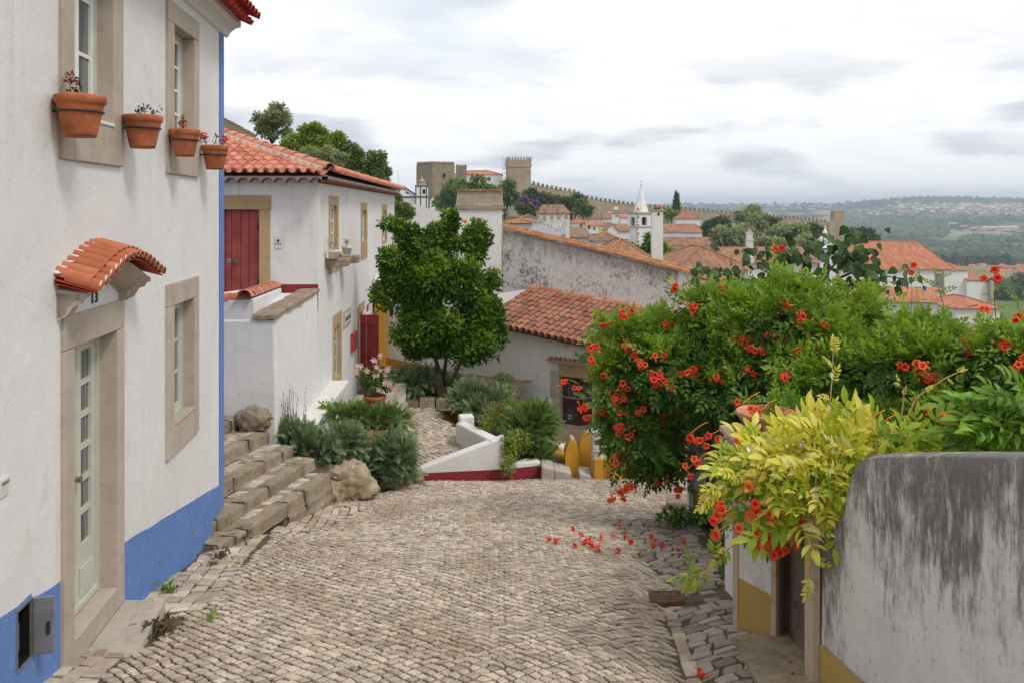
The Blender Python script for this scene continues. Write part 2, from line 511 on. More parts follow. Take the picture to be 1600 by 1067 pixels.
def m_weathered(name, col, dark, top_z=None):
    """old limewash blackened from the coping downward in runs (the stain belongs to the wall)"""
    t = NT(name)
    st = t.noise(1, 9, .7, t.mp((10, 10, 1.0)))
    st2 = t.noise(1, 9, .76, t.mp((34, 34, 6.5), (3,7,1)))
    big = t.noise(1.3, 6, .6)
    up = t.attr('grime')
    blo = t.noise(5.5, 8, .7, t.mp((1, 1, .45), (1,5,2)))
    f = t.math('ADD', t.math('MULTIPLY', up, 1.08), t.math('MULTIPLY', t.math('SUBTRACT', st, .5), 1.7))
    f = t.math('ADD', f, t.math('MULTIPLY', t.math('SUBTRACT', big, .5), 1.6))
    f = t.math('ADD', f, t.math('MULTIPLY', t.math('SUBTRACT', st2, .5), 2.3))
    f = t.math('ADD', f, t.math('MULTIPLY', t.math('SUBTRACT', blo, .5), 1.9))
    c = t.mix(t.ramp(t.noise(5, 7, .6), .35, .7), tuple(v*.9 for v in col), col)
    c = t.mix(t.math('MULTIPLY', t.ramp(f, .14, 1.08), .92), c, dark)
    sp = t.ramp(t.noise(22, 9, .76, t.mp((1,1,.55))), .575, .63)
    c = t.mix(t.math('MULTIPLY', sp, .6), c, tuple(v*2.4 for v in dark))
    h = t.math('ADD', t.noise(7, 7, .65), t.math('MULTIPLY', st2, .7))
    t.bump(h, .5, .02)
    return t.done(c, .92, .12)

def m_stone(name, a, b, scale=4, dark=None, damt=.5, bump=.5, tone=.5, moss=None, wear=False):
    t = NT(name)
    n = t.noise(scale, 8, .62)
    fac = t.math('ADD', t.math('MULTIPLY', t.ramp(n, .3, .72), 1-tone), t.math('MULTIPLY', t.math('FRACT', t.math('ADD', t.attr(), t.rnd())), tone))
    c = t.mix(fac, a, b)
    if dark: c = t.mix(t.math('MULTIPLY', t.ramp(t.noise(scale*2.3, 8, .7, t.mp((1,1,1), (5,3,1))), .52, .72), damt), c, dark)
    if moss: c = t.mix(t.math('MULTIPLY', t.ramp(t.noise(scale*.8, 7, .65, t.mp((1,1,1), (1,9,4))), .55, .68), .6), c, moss)
    if wear:      # silt trodden into the lane in patches, a few brown and grey setts
        c = t.mix(t.math('MULTIPLY', t.ramp(t.noise(.75, 6, .65), .44, .68), .62), c, (.27,.19,.12))
        c = t.mix(t.math('MULTIPLY', t.ramp(t.math('FRACT', t.math('MULTIPLY', t.attr(), 13.7)), .72, .95), .5), c, (.22,.20,.185))
    t.bump(t.math('ADD', t.noise(scale*5, 6, .65), t.noise(scale*1.4, 4)), bump, .015)
    return t.done(c, .85, .2)

def m_tile(name, a, b, c3, lichen=None, lamt=.3, under=None, scale=7):
    """fired clay roof tile, each one its own shade"""
    t = NT(name)
    k = t.math('FRACT', t.math('ADD', t.attr(), t.rnd()))
    c = t.mix(k, a, b)
    c = t.mix(t.math('MULTIPLY', t.ramp(t.math('FRACT', t.math('MULTIPLY', k, 7.3)), .75, .95), .8), c, c3)
    n = t.noise(scale, 7, .62)
    c = t.mix(t.ramp(n, .35, .75, 0, .35), c, tuple(v*.62 for v in a))
    if lichen: c = t.mix(t.math('MULTIPLY', t.ramp(t.noise(scale*1.6, 8, .7, t.mp((1,1,1), (3,3,9))), .5, .66), lamt), c, lichen)
    t.bump(t.noise(scale*7, 5), .25, .006)
    return t.done(c, .82, .2)

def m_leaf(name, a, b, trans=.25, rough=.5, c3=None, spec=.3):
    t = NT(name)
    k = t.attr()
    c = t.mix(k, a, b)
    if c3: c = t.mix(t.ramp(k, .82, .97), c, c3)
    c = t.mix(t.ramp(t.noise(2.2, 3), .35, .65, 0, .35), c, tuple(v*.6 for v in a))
    t.done(c, rough, spec)
    if trans:
        tr = t.n('ShaderNodeBsdfTranslucent'); t.l(t.mix(1., c, (1.0, 1.0, .55), 'MULTIPLY'), tr.inputs[0])
        mx = t.n('ShaderNodeMixShader'); mx.inputs[0].default_value = trans
        t.l(t.b.outputs[0], mx.inputs[1]); t.l(tr.outputs[0], mx.inputs[2]); t.l(mx.outputs[0], t.out.inputs[0])
    return t.m

def m_glass(name, col=(.10,.11,.11), rough=.08):
    t = NT(name)
    c = t.mix(t.ramp(t.noise(1, 3, .5, t.mp((14,14,.6))), .35, .65), tuple(v*.55 for v in col), tuple(v*1.7 for v in col))   # folds of the net curtain behind
    return t.done(c, rough, .5)

M = {}
M['white_wall']   = m_plaster('white_limewash', (.725,.708,.695), dirt=(.51,.485,.46), amount=.55, streak=.6, bump=.5)
M['white_house']  = m_plaster('bright_limewash', (.73,.715,.70), dirt=(.43,.40,.37), amount=.42, streak=.65, bump=.45)
M['blue_dado']    = m_plaster('blue_limewash', (.13,.235,.52), dirt=(.16,.20,.32), amount=.5, streak=.5, bump=.6, moss=(.30,.40,.60), mamt=.55)
M['red_paint']    = m_plaster('red_limewash', (.26,.035,.045), dirt=(.12,.03,.03), amount=.3, streak=.2)
M['yellow_dado']  = m_plaster('ochre_limewash', (.52,.265,.03), dirt=(.20,.12,.05), amount=.5, streak=.5, patch=(.30,.26,.20))
M['yellow_post']  = m_plaster('ochre_post_limewash', (.56,.30,.035), dirt=(.17,.11,.05), amount=.6, streak=.5, scale=2.2)
M['pale_yellow']  = m_plaster('faded_yellow_limewash', (.46,.325,.11), dirt=(.17,.14,.10), amount=.55, streak=.7, scale=1.6)
M['old_wall']     = m_blotch('peeling_limewash', (.72,.70,.68))
M['old_white']    = m_plaster('aged_limewash', (.72,.705,.685), dirt=(.36,.33,.29), amount=.42, streak=.55, moss=(.26,.24,.21), mamt=.35)
M['grimy']        = m_weathered('blackened_limewash', (.72,.70,.685), (.135,.12,.11))
M['frame_stone']  = m_stone('cut_limestone', (.40,.335,.275), (.50,.43,.36), 3, (.24,.20,.165), .35, .3, tone=.35)
M['ochre_stone']  = m_stone('ochre_limestone', (.40,.27,.14), (.46,.34,.20), 3, (.22,.17,.12), .5, .3, tone=.4)
M['step_stone']   = m_stone('worn_step_stone', (.205,.16,.11), (.37,.30,.22), 5, (.085,.065,.042), .8, .8, tone=.4, moss=(.20,.15,.07))
M['concrete']     = m_stone('doorstep_stone', (.37,.325,.275), (.45,.405,.35), 3.5, (.20,.165,.13), .6, .4, tone=.1)
M['cobble']       = m_stone('limestone_cobble', (.32,.255,.20), (.72,.61,.49), 9, (.17,.12,.085), .55, .7, tone=.62, wear=True)
M['dark_cobble']  = m_stone('dark_grey_cobble', (.19,.155,.125), (.44,.38,.315), 9, (.09,.07,.055), .6, .8, tone=.7)  # darker grey stones laid right of the gutter
M['rock']         = m_stone('ochre_rock', (.27,.205,.125), (.45,.37,.26), 3, (.13,.10,.065), .7, 1.0, tone=.15, moss=(.31,.21,.09))
M['bedding']      = m_stone('joint_earth', (.075,.054,.037), (.135,.10,.07), 6, (.06,.045,.03), .5, .6, tone=.0)
M['soil']         = m_stone('soil', (.09,.068,.045), (.16,.12,.08), 5, (.045,.035,.025), .6, .9, tone=.0)
M['straw']        = m_stone('dry_silt', (.34,.23,.13), (.44,.32,.19), 8, (.20,.14,.08), .5, .5, tone=.0)
M['tile_new']     = m_tile('new_clay_tile', (.48,.16,.10), (.66,.29,.20), (.37,.115,.07), (.52,.33,.25), .3)
M['tile_canopy']  = m_tile('orange_canopy_tile', (.40,.12,.055), (.53,.19,.095), (.31,.085,.04), (.42,.22,.14), .35)
M['tile_red']     = m_tile('dark_red_tile', (.36,.035,.022), (.42,.05,.03), (.30,.03,.02))
M['tile_old']     = m_tile('old_lichened_tile', (.28,.105,.06), (.40,.19,.125), (.16,.085,.06), (.235,.185,.14), .85)
M['tile_coping']  = m_tile('lichened_coping_tile', (.36,.165,.085), (.46,.23,.12), (.22,.13,.085), (.46,.235,.04), .55)
M['tile_far']     = m_tile('weathered_roof_tile', (.27,.125,.075), (.37,.20,.135), (.19,.10,.07), (.34,.235,.10), .55, scale=1.2)
M['tile_church']  = m_tile('orange_roof_tile', (.42,.165,.095), (.50,.225,.135), (.34,.135,.08), None, scale=.8)
M['tile_brown']   = m_tile('brown_roof_tile', (.20,.125,.09), (.29,.185,.13), (.15,.10,.075), (.36,.27,.14), .35, scale=1.)
M['terracotta']   = m_plain('terracotta', (.40,.125,.055), .75, .25, var=.28, scale=6)
M['terracotta_old'] = m_plain('sun_bleached_terracotta', (.45,.20,.115), .8, .2, var=.35, scale=8)
M['cream_paint']  = m_plain('pale_green_grey_gloss', (.52,.53,.455), .4, .4, var=.05)
M['white_paint']  = m_plain('white_gloss', (.74,.74,.70), .4, .4, var=.05)
M['red_door']     = m_plain('dusty_red_door_paint', (.27,.055,.05), .5, .35, var=.2, scale=5)
M['red_shutter']  = m_plain('red_shutter_paint', (.40,.04,.05), .45, .35, var=.12, scale=4)
M['brown_door']   = m_plain('dark_brown_door_paint', (.085,.03,.025), .5, .35, var=.25)
M['glass']        = m_glass('window_glass')
M['glass_dark']   = m_glass('dark_window_glass', (.03,.035,.04))
M['iron']         = m_plain('black_iron', (.02,.02,.022), .5, .4, var=.2)
M['steel']        = m_plain('brushed_grey_steel', (.30,.30,.31), .4, .5, .6, var=.12)
M['brass']        = m_plain('aged_brass', (.33,.27,.17), .35, .5, .8, var=.2)
M['void']         = m_plain('recess_shade', (.012,.011,.01), .9, .1)  # near-black colour stands in for the shade inside openings
M['brown_metal']  = m_plain('brown_painted_steel', (.15,.105,.09), .5, .35, var=.18, scale=3)
M['green_metal']  = m_plain('dark_green_steel', (.045,.075,.065), .5, .35, var=.2, scale=4)
M['post_wood']    = m_stone('pinkish_cut_stone', (.46,.35,.255), (.54,.43,.33), 5, (.25,.17,.11), .5, .3, tone=.2)
M['plaque']       = m_plain('pale_glazed_plaque', (.62,.60,.56), .35, .4, var=.06)
M['ink']          = m_plain('dark_ink', (.035,.03,.028), .7, .2)
M['poster']       = m_plain('teal_poster', (.02,.085,.10), .5, .3, var=.3, scale=14)
M['number']       = m_plain('dark_brown_number', (.07,.05,.045), .6, .3)
M['rust']         = m_plain('rusty_grate', (.15,.085,.06), .8, .2, var=.35, scale=14)
M['bark']         = m_stone('bark', (.075,.055,.04), (.15,.115,.085), 9, (.03,.022,.016), .6, .9, tone=.1)
M['stem']         = m_plain('pale_stem', (.40,.27,.15), .7, .2, var=.2)
M['green_stem']   = m_plain('green_stem', (.12,.14,.05), .7, .2, var=.25)
M['trim_dark']    = m_plain('dark_church_trim', (.085,.085,.095), .8, .2)
M['cable']        = m_plain('pale_cable', (.45,.43,.40), .6, .3)
M['lichen_cap']   = m_stone('lichened_chimney_cap', (.27,.225,.175), (.40,.345,.27), 4, (.13,.105,.08), .7, .8, tone=.1, moss=(.50,.27,.06))
M['castle']       = m_stone('castle_masonry', (.30,.235,.165), (.42,.34,.25), .35, (.17,.13,.095), .7, .5, tone=.15)
M['castle_dark']  = m_stone('brown_castle_masonry', (.21,.165,.12), (.30,.24,.175), .4, (.12,.095,.07), .6, .5, tone=.15)
M['pale_church']  = m_plaster('church_limewash', (.74,.735,.735), amount=.12, streak=.25, scale=.35, bump=.1)
M['far_white']    = m_plaster('town_limewash', (.74,.725,.71), amount=.15, streak=.25, scale=.3, bump=.1)
M['far_yellow']   = m_plain('town_yellow_band', (.72,.46,.07), .8, .2)
# foliage
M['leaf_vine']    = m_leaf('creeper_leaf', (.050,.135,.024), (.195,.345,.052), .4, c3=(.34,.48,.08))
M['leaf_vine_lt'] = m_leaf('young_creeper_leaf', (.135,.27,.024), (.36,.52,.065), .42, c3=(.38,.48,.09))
M['leaf_orange']  = m_leaf('citrus_leaf', (.042,.115,.012), (.215,.37,.035), .36, .55, c3=(.30,.42,.05), spec=.12)
M['leaf_gold']    = m_leaf('golden_wisteria_leaf', (.62,.60,.045), (.92,.82,.20), .38, c3=(.95,.89,.50))
M['leaf_lime']    = m_leaf('lime_wisteria_leaf', (.17,.32,.018), (.54,.61,.06), .38, c3=(.66,.66,.10))
M['leaf_fresh']   = m_leaf('fresh_green_leaf', (.095,.22,.022), (.26,.42,.045), .35)
M['leaf_broad']   = m_leaf('dark_broad_leaf', (.028,.068,.022), (.085,.155,.045), .25, .5, spec=.15)
M['juniper']      = m_leaf('juniper_needle', (.135,.205,.105), (.36,.45,.245), .2, .7, spec=.1)
M['juniper_lt']   = m_leaf('green_juniper_needle', (.105,.18,.05), (.28,.38,.115), .25, .7, spec=.1)
M['juniper_dry']  = m_leaf('browning_needle', (.10,.085,.05), (.19,.185,.09), .15, .8)
M['pot_leaf']     = m_leaf('geranium_leaf', (.045,.115,.02), (.14,.25,.045), .25)
M['dry_leaf']     = m_leaf('withered_leaf', (.085,.055,.03), (.17,.115,.055), .15, .8, c3=(.12,.13,.04))
M['olive']        = m_leaf('olive_leaf', (.22,.265,.135), (.45,.50,.29), .4, .7, spec=.1)
M['pine']         = m_leaf('dark_tree_leaf', (.075,.115,.048), (.19,.245,.105), .28, .7, spec=.1)
M['tree_bright']  = m_leaf('bright_tree_leaf', (.17,.25,.035), (.40,.50,.10), .4, .7, spec=.1)
M['tree_mid']     = m_leaf('mid_tree_leaf', (.11,.18,.05), (.26,.35,.11), .35, .7, spec=.1)
M['purple']       = m_leaf('purple_blossom', (.13,.055,.17), (.26,.12,.30), .2, .7)
M['heather']      = m_leaf('pink_bush_leaf', (.16,.085,.075), (.30,.17,.16), .2, .7)
M['petal_red']    = m_leaf('orange_red_petal', (.86,.095,.030), (.93,.20,.06), .2, .55)
M['petal_scar']   = m_leaf('scarlet_petal', (.84,.055,.03), (.92,.12,.055), .2, .55)
M['petal_bud']    = m_leaf('orange_bud', (.78,.22,.03), (.84,.30,.05), .15, .55)
M['petal_pink']   = m_leaf('pale_pink_petal', (.78,.55,.50), (.85,.74,.68), .25, .6, c3=(.80,.33,.38))
M['petal_dull']   = m_leaf('faded_red_petal', (.30,.06,.04), (.45,.12,.08), .2, .7)
# ------------------------------------------------------------------ terrain: one sheet to the horizon
PROF = {   # column of the photograph -> (distance, height) along that direction
    -900: [(0,-2.2),(8,-4.2),(25,-6.2),(40,-5),(60,-2),(100,2),(200,3),(320,0),(500,-20),(900,-55),(3500,-55),(5200,0),(7500,28),(11000,-20)],
    480:  [(0,-2.4),(8,-4.2),(25,-7.0),(40,-5),(60,-2.2),(100,0),(200,-1),(320,-1),(500,-25),(900,-58),(3500,-58),(5200,0),(7500,28),(11000,-20)],
    680:  [(0,-2.5),(8,-4.3),(25,-7.4),(40,-9),(80,-10),(150,-11),(250,-7),(330,-2),(400,-1),(520,-30),(900,-60),(3500,-60),(5200,0),(7500,30),(11000,-20)],
    830:  [(0,-2.5),(8,-4.3),(25,-7.4),(50,-11),(100,-13),(200,-13),(280,-9),(360,-3),(420,-4),(520,-34),(900,-62),(3500,-60),(5200,0),(7500,30),(11000,-20)],
    1000: [(0,-2.5),(8,-4.3),(25,-7.4),(50,-12),(100,-16),(200,-17),(280,-13),(370,-4),(430,-8),(560,-44),(900,-65),(3000,-60),(4600,6),(7500,36),(11000,-20)],
    1290: [(0,-2.5),(8,-4.3),(25,-7.4),(50,-12),(100,-17),(200,-23),(300,-22),(400,-17),(470,-24),(640,-56),(900,-68),(2400,-66),(3300,-30),(4600,22),(7500,44),(11000,-20)],
    1450: [(0,-2.5),(8,-4.3),(25,-7.4),(50,-13),(100,-19),(200,-30),(320,-42),(500,-58),(800,-68),(1500,-72),(2200,-66),(2900,-42),(4400,50),(5200,64),(7500,55),(11000,-20)],
    1600: [(0,-2.5),(8,-4.3),(25,-7.6),(50,-13),(100,-20),(200,-34),(320,-48),(500,-62),(800,-70),(1500,-72),(2200,-64),(2900,-36),(4400,38),(5200,52),(7500,50),(11000,-20)],
    2600: [(0,-2.5),(8,-4.6),(25,-8),(50,-14),(100,-22),(200,-38),(320,-52),(500,-66),(800,-72),(1500,-72),(2200,-66),(2900,-40),(4400,30),(5200,40),(7500,50),(11000,-20)],
}
_pk = sorted(PROF)
_ang = [math.atan2(k - CX, F) for k in _pk]
def terr(x, y):
    r = math.hypot(x, y); a = math.atan2(x, y)
    if abs(a) > 1.2:                                    # behind the camera: the street goes on uphill
        a = math.copysign(1.2, a)
    a = min(max(a, _ang[0]), _ang[-1])
    i = max(0, min(len(_pk) - 2, next((j for j in range(len(_pk)-1) if a <= _ang[j+1]), len(_pk)-2)))
    t = (a - _ang[i])/(_ang[i+1] - _ang[i]); t = t*t*(3 - 2*t)
    def h(k):
        pr = PROF[_pk[k]]; yy = r*math.cos(a)
        return float(np.interp(yy if yy > 0 else 0, [q[0] for q in pr], [q[1] for q in pr]))
    z = h(i)*(1 - t) + h(i+1)*t
    if y < 0: z = z*(1 - min(1, -y/40)) + (1.0 + .02*min(-y, 400))*min(1, -y/40)
    if r > 700: z += (noise.noise(Vector((x*.0011, y*.0011, 3)))*7 + noise.noise(Vector((x*.004, y*.004, 8)))*4)*min(1, (r-700)/1500)
    elif r > 40: z += noise.noise(Vector((x*.03, y*.03, 1)))*min(1.2, (r-40)*.02)
    return z
def build_terrain():
    na, nr = 150, 120
    angs = np.concatenate([np.linspace(-math.pi, -.75, 30, endpoint=False), np.linspace(-.75, .75, na, endpoint=False), np.linspace(.75, math.pi, 30)])
    rad = np.concatenate([[0.], np.geomspace(3, 11000, nr)])
    V = np.array([[math.sin(a)*r, math.cos(a)*r, terr(math.sin(a)*r, math.cos(a)*r)] for r in rad for a in angs])
    n = len(angs); Fc = []
    for j in range(len(rad)-1):
        for i in range(n-1): Fc.append((j*n+i, j*n+i+1, (j+1)*n+i+1, (j+1)*n+i))
    t = NT('terrain_cover')
    far = t.n('ShaderNodeVectorMath'); far.operation = 'LENGTH'; t.l(t.pos, far.inputs[0])
    near = t.ramp(far.outputs['Value'], 60, 500)
    n1 = t.noise(.0042, 6, .6, t.mp((1, .55, 1))); n2 = t.noise(.05, 6, .65); n3 = t.noise(.0016, 5, .6, t.mp((1,.5,1), (900,100,0)))
    woods = t.mix(t.ramp(n2, .3, .7), (.020,.035,.018), (.045,.062,.028))
    field = t.mix(t.ramp(n3, .42, .56), (.105,.155,.045), (.26,.245,.13))
    c = t.mix(t.ramp(n1, .47, .53), field, woods)
    town = t.mix(t.ramp(t.noise(.35, 6, .6), .3, .7), (.07,.075,.035), (.17,.14,.09))
    c = t.mix(near, town, c)
    m = t.done(c, .95, .05)
    ob = link('terrain', fast_mesh('terrain', V, np.array(Fc), np.full(len(Fc), .5), m, True))
    tag(ob, 'green and brown hillside falling to a broad valley and distant hills', 'terrain', None, 'structure')
build_terrain()

# ------------------------------------------------------------------ the sloping street
def S(x, y):
    z = -2.07 - .19*y + .022*noise.noise(Vector((x*.9, y*.9, 0))) + .012*noise.noise(Vector((x*2.3, y*2.3, 5)))
    if y > 17: z += .03*(y - 17)
    g = 1.40 + (y - 7.64)*.095                                        # gutter line
    if 3 < y < 9.6:
        z -= .05*math.exp(-((x - g)/.22)**2)
        if x > g: z += .05*min(1, (x-g)/.5)
    return z
FA = Wall((-3.151, 5.95), (-.105, 1)); FA.n = Vector((1, .105)).normalized()     # the street front of the near left house
def fa_x(y): return -3.151 - .105*(y - 5.95)
def left_x(y):
    if y < 10.9: return fa_x(y)
    if y < 13.3: return -3.20 + .16*(y - 10.55)
    if y < 15.6: return -2.76 + .42*(y - 13.3)
    return -1.85
def right_x(y):
    if y < 5.6: return 2.02 + .258*(5.6 - y)
    if y < 6.6: return 2.05
    if y < 11.9: return 1.80 + (y - 6.6)*.145
    return 7.5
def in_street(x, y):
    if y < 1.0 or y > 24: return False
    if x < left_x(y) or x > right_x(y): return False
    if x < .58 and y > 16.09 + .1*max(0, x+1.74): return False
    if x < -2.74 and 6.42 < y < 7.17: return False                  # the doorstep
    return True

def sett_grid(origin, ang, L, inside, seed=0, span=215, shear=None):
    """square setts laid on the diagonal in continuous lines that wander a little"""
    ca, sa = math.cos(ang), math.sin(ang)
    def q(i, j):
        u, v = i*L, j*L
        x, y = u*ca - v*sa, u*sa + v*ca
        dx = .13*noise.noise(Vector((x*.55, y*.55, seed))) + .026*noise.noise(Vector((i*7.3, j*5.1, seed+3)))
        dy = .20*noise.noise(Vector((x*.55, y*.55, seed+9))) + .026*noise.noise(Vector((i*6.1, j*8.3, seed+5)))
        x += dx; y += dy
        if shear: y -= shear(x)
        return (origin[0] + x, origin[1] + y)
    out = []
    for i in range(-span, span):
        for j in range(-span, span):
            u, v = (i+.5)*L, (j+.5)*L
            x, y = origin[0] + u*ca - v*sa, origin[1] + u*sa + v*ca
            if not (-5.5 < x < 8.5 and .5 < y < 26): continue
            c = [q(i, j), q(i+1, j), q(i+1, j+1), q(i, j+1)]
            if inside(sum(p[0] for p in c)/4, sum(p[1] for p in c)/4): out.append(c)
    return out
def stone_cells(origin, ang, L, Wd, inside, wob=.05, jl=.22, seed=0, span=16):
    """courses of stones: yields the four corners of each"""
    rr = random.Random(seed); ca, sa = math.cos(ang), math.sin(ang)
    def q(u, v):
        v2 = v + wob*math.sin(u*1.7 + v*.7) + wob*.6*noise.noise(Vector((u*.8, v*.8, seed)))
        return (origin[0] + u*ca - v2*sa, origin[1] + u*sa + v2*ca)
    out = []
    v = -span
    while v < span:
        w = Wd*rr.uniform(.82, 1.2); u = -span + rr.random()*L
        sk = rr.uniform(-.03, .05)
        while u < span:
            l = L*rr.uniform(1 - jl, 1 + jl*1.3)
            c = q(u + l/2, v + w/2)
            if inside(*c):
                j = lambda: rr.uniform(-.012, .012)
                out.append([q(u + j(), v + j()), q(u + l + j(), v + j()), q(u + l + sk + j(), v + w + j()), q(u + sk + j(), v + w + j())])
            u += l
        v += w
    return out
def stone_geo(c, hfun, rr, gap=.0085, lift=.012, depth=.035, inset=.008):
    """a split limestone sett: worn domed top, rounded rim, sides into the joint"""
    cx = sum(p[0] for p in c)/4; cy = sum(p[1] for p in c)/4
    def sh(p, g):
        dx, dy = p[0]-cx, p[1]-cy; d = math.hypot(dx, dy) or 1
        k = max(.3, 1 - g/d*1.35)
        return cx + dx*k, cy + dy*k
    tilt = (rr.uniform(-.10, .10), rr.uniform(-.10, .10)); up = rr.uniform(.2, 1)*lift
    pts = []
    # eight-sided outline: corners cut so no two stones are alike
    ring = []
    for i in range(4):
        a, b = c[i], c[(i+1) % 4]; k = rr.uniform(.03, .11); k2 = 1 - rr.uniform(.03, .11)
        ring.append((a[0] + (b[0]-a[0])*k, a[1] + (b[1]-a[1])*k)); ring.append((a[0] + (b[0]-a[0])*k2, a[1] + (b[1]-a[1])*k2))
    for g, dz in ((gap, -depth), (gap, up - .006), (gap + inset, up)):
        for p in ring:
            x, y = sh(p, g)
            pts.append((x, y, hfun(x, y) + dz + (tilt[0]*(x-cx) + tilt[1]*(y-cy))))
    fs = []
    for a in (0, 8):
        for i in range(8): fs.append((a+i, a+(i+1) % 8, a+8+(i+1) % 8, a+8+i))
    fs.append(tuple(range(16, 24)))
    return pts, fs
def add_stone(mb, c, hfun, rr, tone=None, **k):
    pts, fs = stone_geo(c, hfun, rr, **k)
    i = len(mb.v); mb.v.extend(pts); tn = rr.random() if tone is None else tone
    for f in fs: mb.f.append(tuple(i+q for q in f)); mb.t.append(tn)
def stone_object(name, c, hfun, rr, mat, parent, **k):
    mb = MB(); add_stone(mb, c, hfun, rr, **k)
    cx, cy = sum(p[0] for p in c)/4, sum(p[1] for p in c)/4
    return mb.build(name, mat, parent)

def build_street():
    xs = np.linspace(-5, 7.6, 85); ys = np.linspace(1.0, 24, 140)
    mb = MB()
    mb.grid([[(x, y, S(x, y) - .013) for x in xs] for y in ys], .5)
    st = mb.build('street', M['bedding'], None, True, org=(0,0,0), kind='structure', label='steep cobbled lane of pale limestone setts running downhill', cat='street')
    rr = random.Random(5)
    def gx(y): return 1.40 + (y - 7.64)*.095
    def zone(x, y):
        if not in_street(x, y): return None
        if (x - 1.62)**2*.8 + (y - 7.72)**2*3.2 < .075: return None         # the drain
        if abs(x - gx(y)) < .075 and y < 7.4: return 'gutter'
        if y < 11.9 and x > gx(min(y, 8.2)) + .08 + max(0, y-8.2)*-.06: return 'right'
        if y < 13 and x < left_x(y) + .62 - (0.25 if y < 7.3 else 0): return 'left'
        return 'main'
    groups = []
    groups.append(('main', sett_grid((0, 9), math.radians(46), .086, lambda x, y: zone(x, y) == 'main' and not band(x, y), 1, shear=lambda x: .55*max(0, min(x, 3)-.15)**1.6), 'cobble'))
    groups.append(('left', stone_cells((-3.2, 9), math.radians(97), .20, .125, lambda x, y: zone(x, y) == 'left', .02, seed=2, span=9), 'cobble'))
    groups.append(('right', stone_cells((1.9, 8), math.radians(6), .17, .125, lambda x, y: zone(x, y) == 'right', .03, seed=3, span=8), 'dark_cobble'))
    groups.append(('gutter', stone_cells((gx(6)-.06, 6), math.radians(84.6), .23, .12, lambda x, y: zone(x, y) == 'gutter', .0, seed=4, span=6), 'cobble'))
    allst = []
    for nm, cells, mat in groups:
        for c in cells:
            cx, cy = sum(p[0] for p in c)/4, sum(p[1] for p in c)/4
            px = CX + cx/cy*F; py = HY + F*(2.07/cy + .19)
            vis = -10 < px < 1610 and py < 1072
            allst.append((0 if vis else 1, cy if vis else 0, c, mat, nm))
    allst.sort(key=lambda a: (a[0], a[1]))
    rest = {'cobble': MB(), 'dark_cobble': MB()}
    for k, (hid, cy, c, mat, nm) in enumerate(allst):
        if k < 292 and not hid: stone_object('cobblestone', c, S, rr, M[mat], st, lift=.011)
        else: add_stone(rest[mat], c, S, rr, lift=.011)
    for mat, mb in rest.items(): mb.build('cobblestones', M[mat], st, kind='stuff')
    print('STONES', len(allst))
    # silted seams that cross the lane
    for y0, x0, x1, w, a in BANDS[2:3] + BANDS[4:]:
        mb = MB(); rows = []
        for i in range(25):
            t = i/24; x = x0 + (x1-x0)*t; y = y0 + a*(x-x0) + .05*math.sin(x*2.1)
            ww = w*(.35 + .65*math.sin(math.pi*min(1, t*1.02)))*(.7 + .5*noise.noise(Vector((x*3, y, 2))))
            rows.append([(x, y - ww, S(x, y-ww) - .012), (x, y, S(x, y) + .004), (x, y + ww, S(x, y+ww) - .012)])
        mb.grid(rows); mb.build('silt_seam', M['straw'] if y0 > 12 else M['bedding'], st, True)
BANDS = [(7.35, -2.4, 1.0, .07, -.05), (9.3, -2.6, .2, .05, .12), (13.6, -2.2, 1.5, .13, .22), (8.9, .3, 2.2, .05, -.25), (14.9, -1.9, .6, .16, .12)]
def band(x, y):
    for y0, x0, x1, w, a in ():
        if x0 < x < x1 and abs(y - (y0 + a*(x-x0) + .05*math.sin(x*2.1))) < w*.5: return True
    return False
build_street()

# fallen petals, drain, block, weeds come with the small things
def build_path():
    z0 = -5.03
    def H(x, y): return z0 + .03*noise.noise(Vector((x, y, 4))) - .02*(y - 16.3)*(x > -1)
    poly_l = lambda y: -3.45 - .045*(y-16)
    poly_r = lambda y: -.35 - (y - 16.3)*.33
    mb = MB()
    ys = np.linspace(16.32, 21.6, 30)
    mb.grid([[(poly_l(y)*(1-t) + (poly_r(y)+.25)*t, y, H(poly_l(y)*(1-t) + poly_r(y)*t, y) - .014) for t in np.linspace(0, 1, 14)] for y in ys], .5)
    pa = mb.build('path', M['bedding'], None, True, org=(0,0,0), kind='structure', label='level cobbled path behind the low white wall', cat='path')
    rr = random.Random(8)
    cells = sett_grid((-2, 18.5), math.radians(40), .125, lambda x, y: 16.36 < y < 21.55 and poly_l(y) < x < poly_r(y)+.1, 6, span=50)
    cells.sort(key=lambda c: c[0][1])
    mb = MB()
    for k, c in enumerate(cells):
        if k < 290: stone_object('cobblestone', c, H, rr, M['cobble'], pa, lift=.02)
        else: add_stone(mb, c, H, rr, lift=.02)
    mb.build('cobblestones', M['cobble'], pa, kind='stuff')
    # stone edging at the far end of the path
    for k in range(6):
        mb = MB(); x = -3.0 + k*.42; y = 21.7 + .03*k; zt = -4.80 - .03*(k % 2)
        mb.rough([(x-.2,y-.13,-5.12),(x+.2,y-.13,-5.12),(x+.2,y+.13,-5.12),(x-.2,y+.13,-5.12),(x-.19,y-.12,zt),(x+.19,y-.12,zt),(x+.19,y+.12,zt),(x-.19,y+.12,zt)], 3, .025, k)
        mb.build('edging_stone', M['step_stone'], pa, True)
build_path()

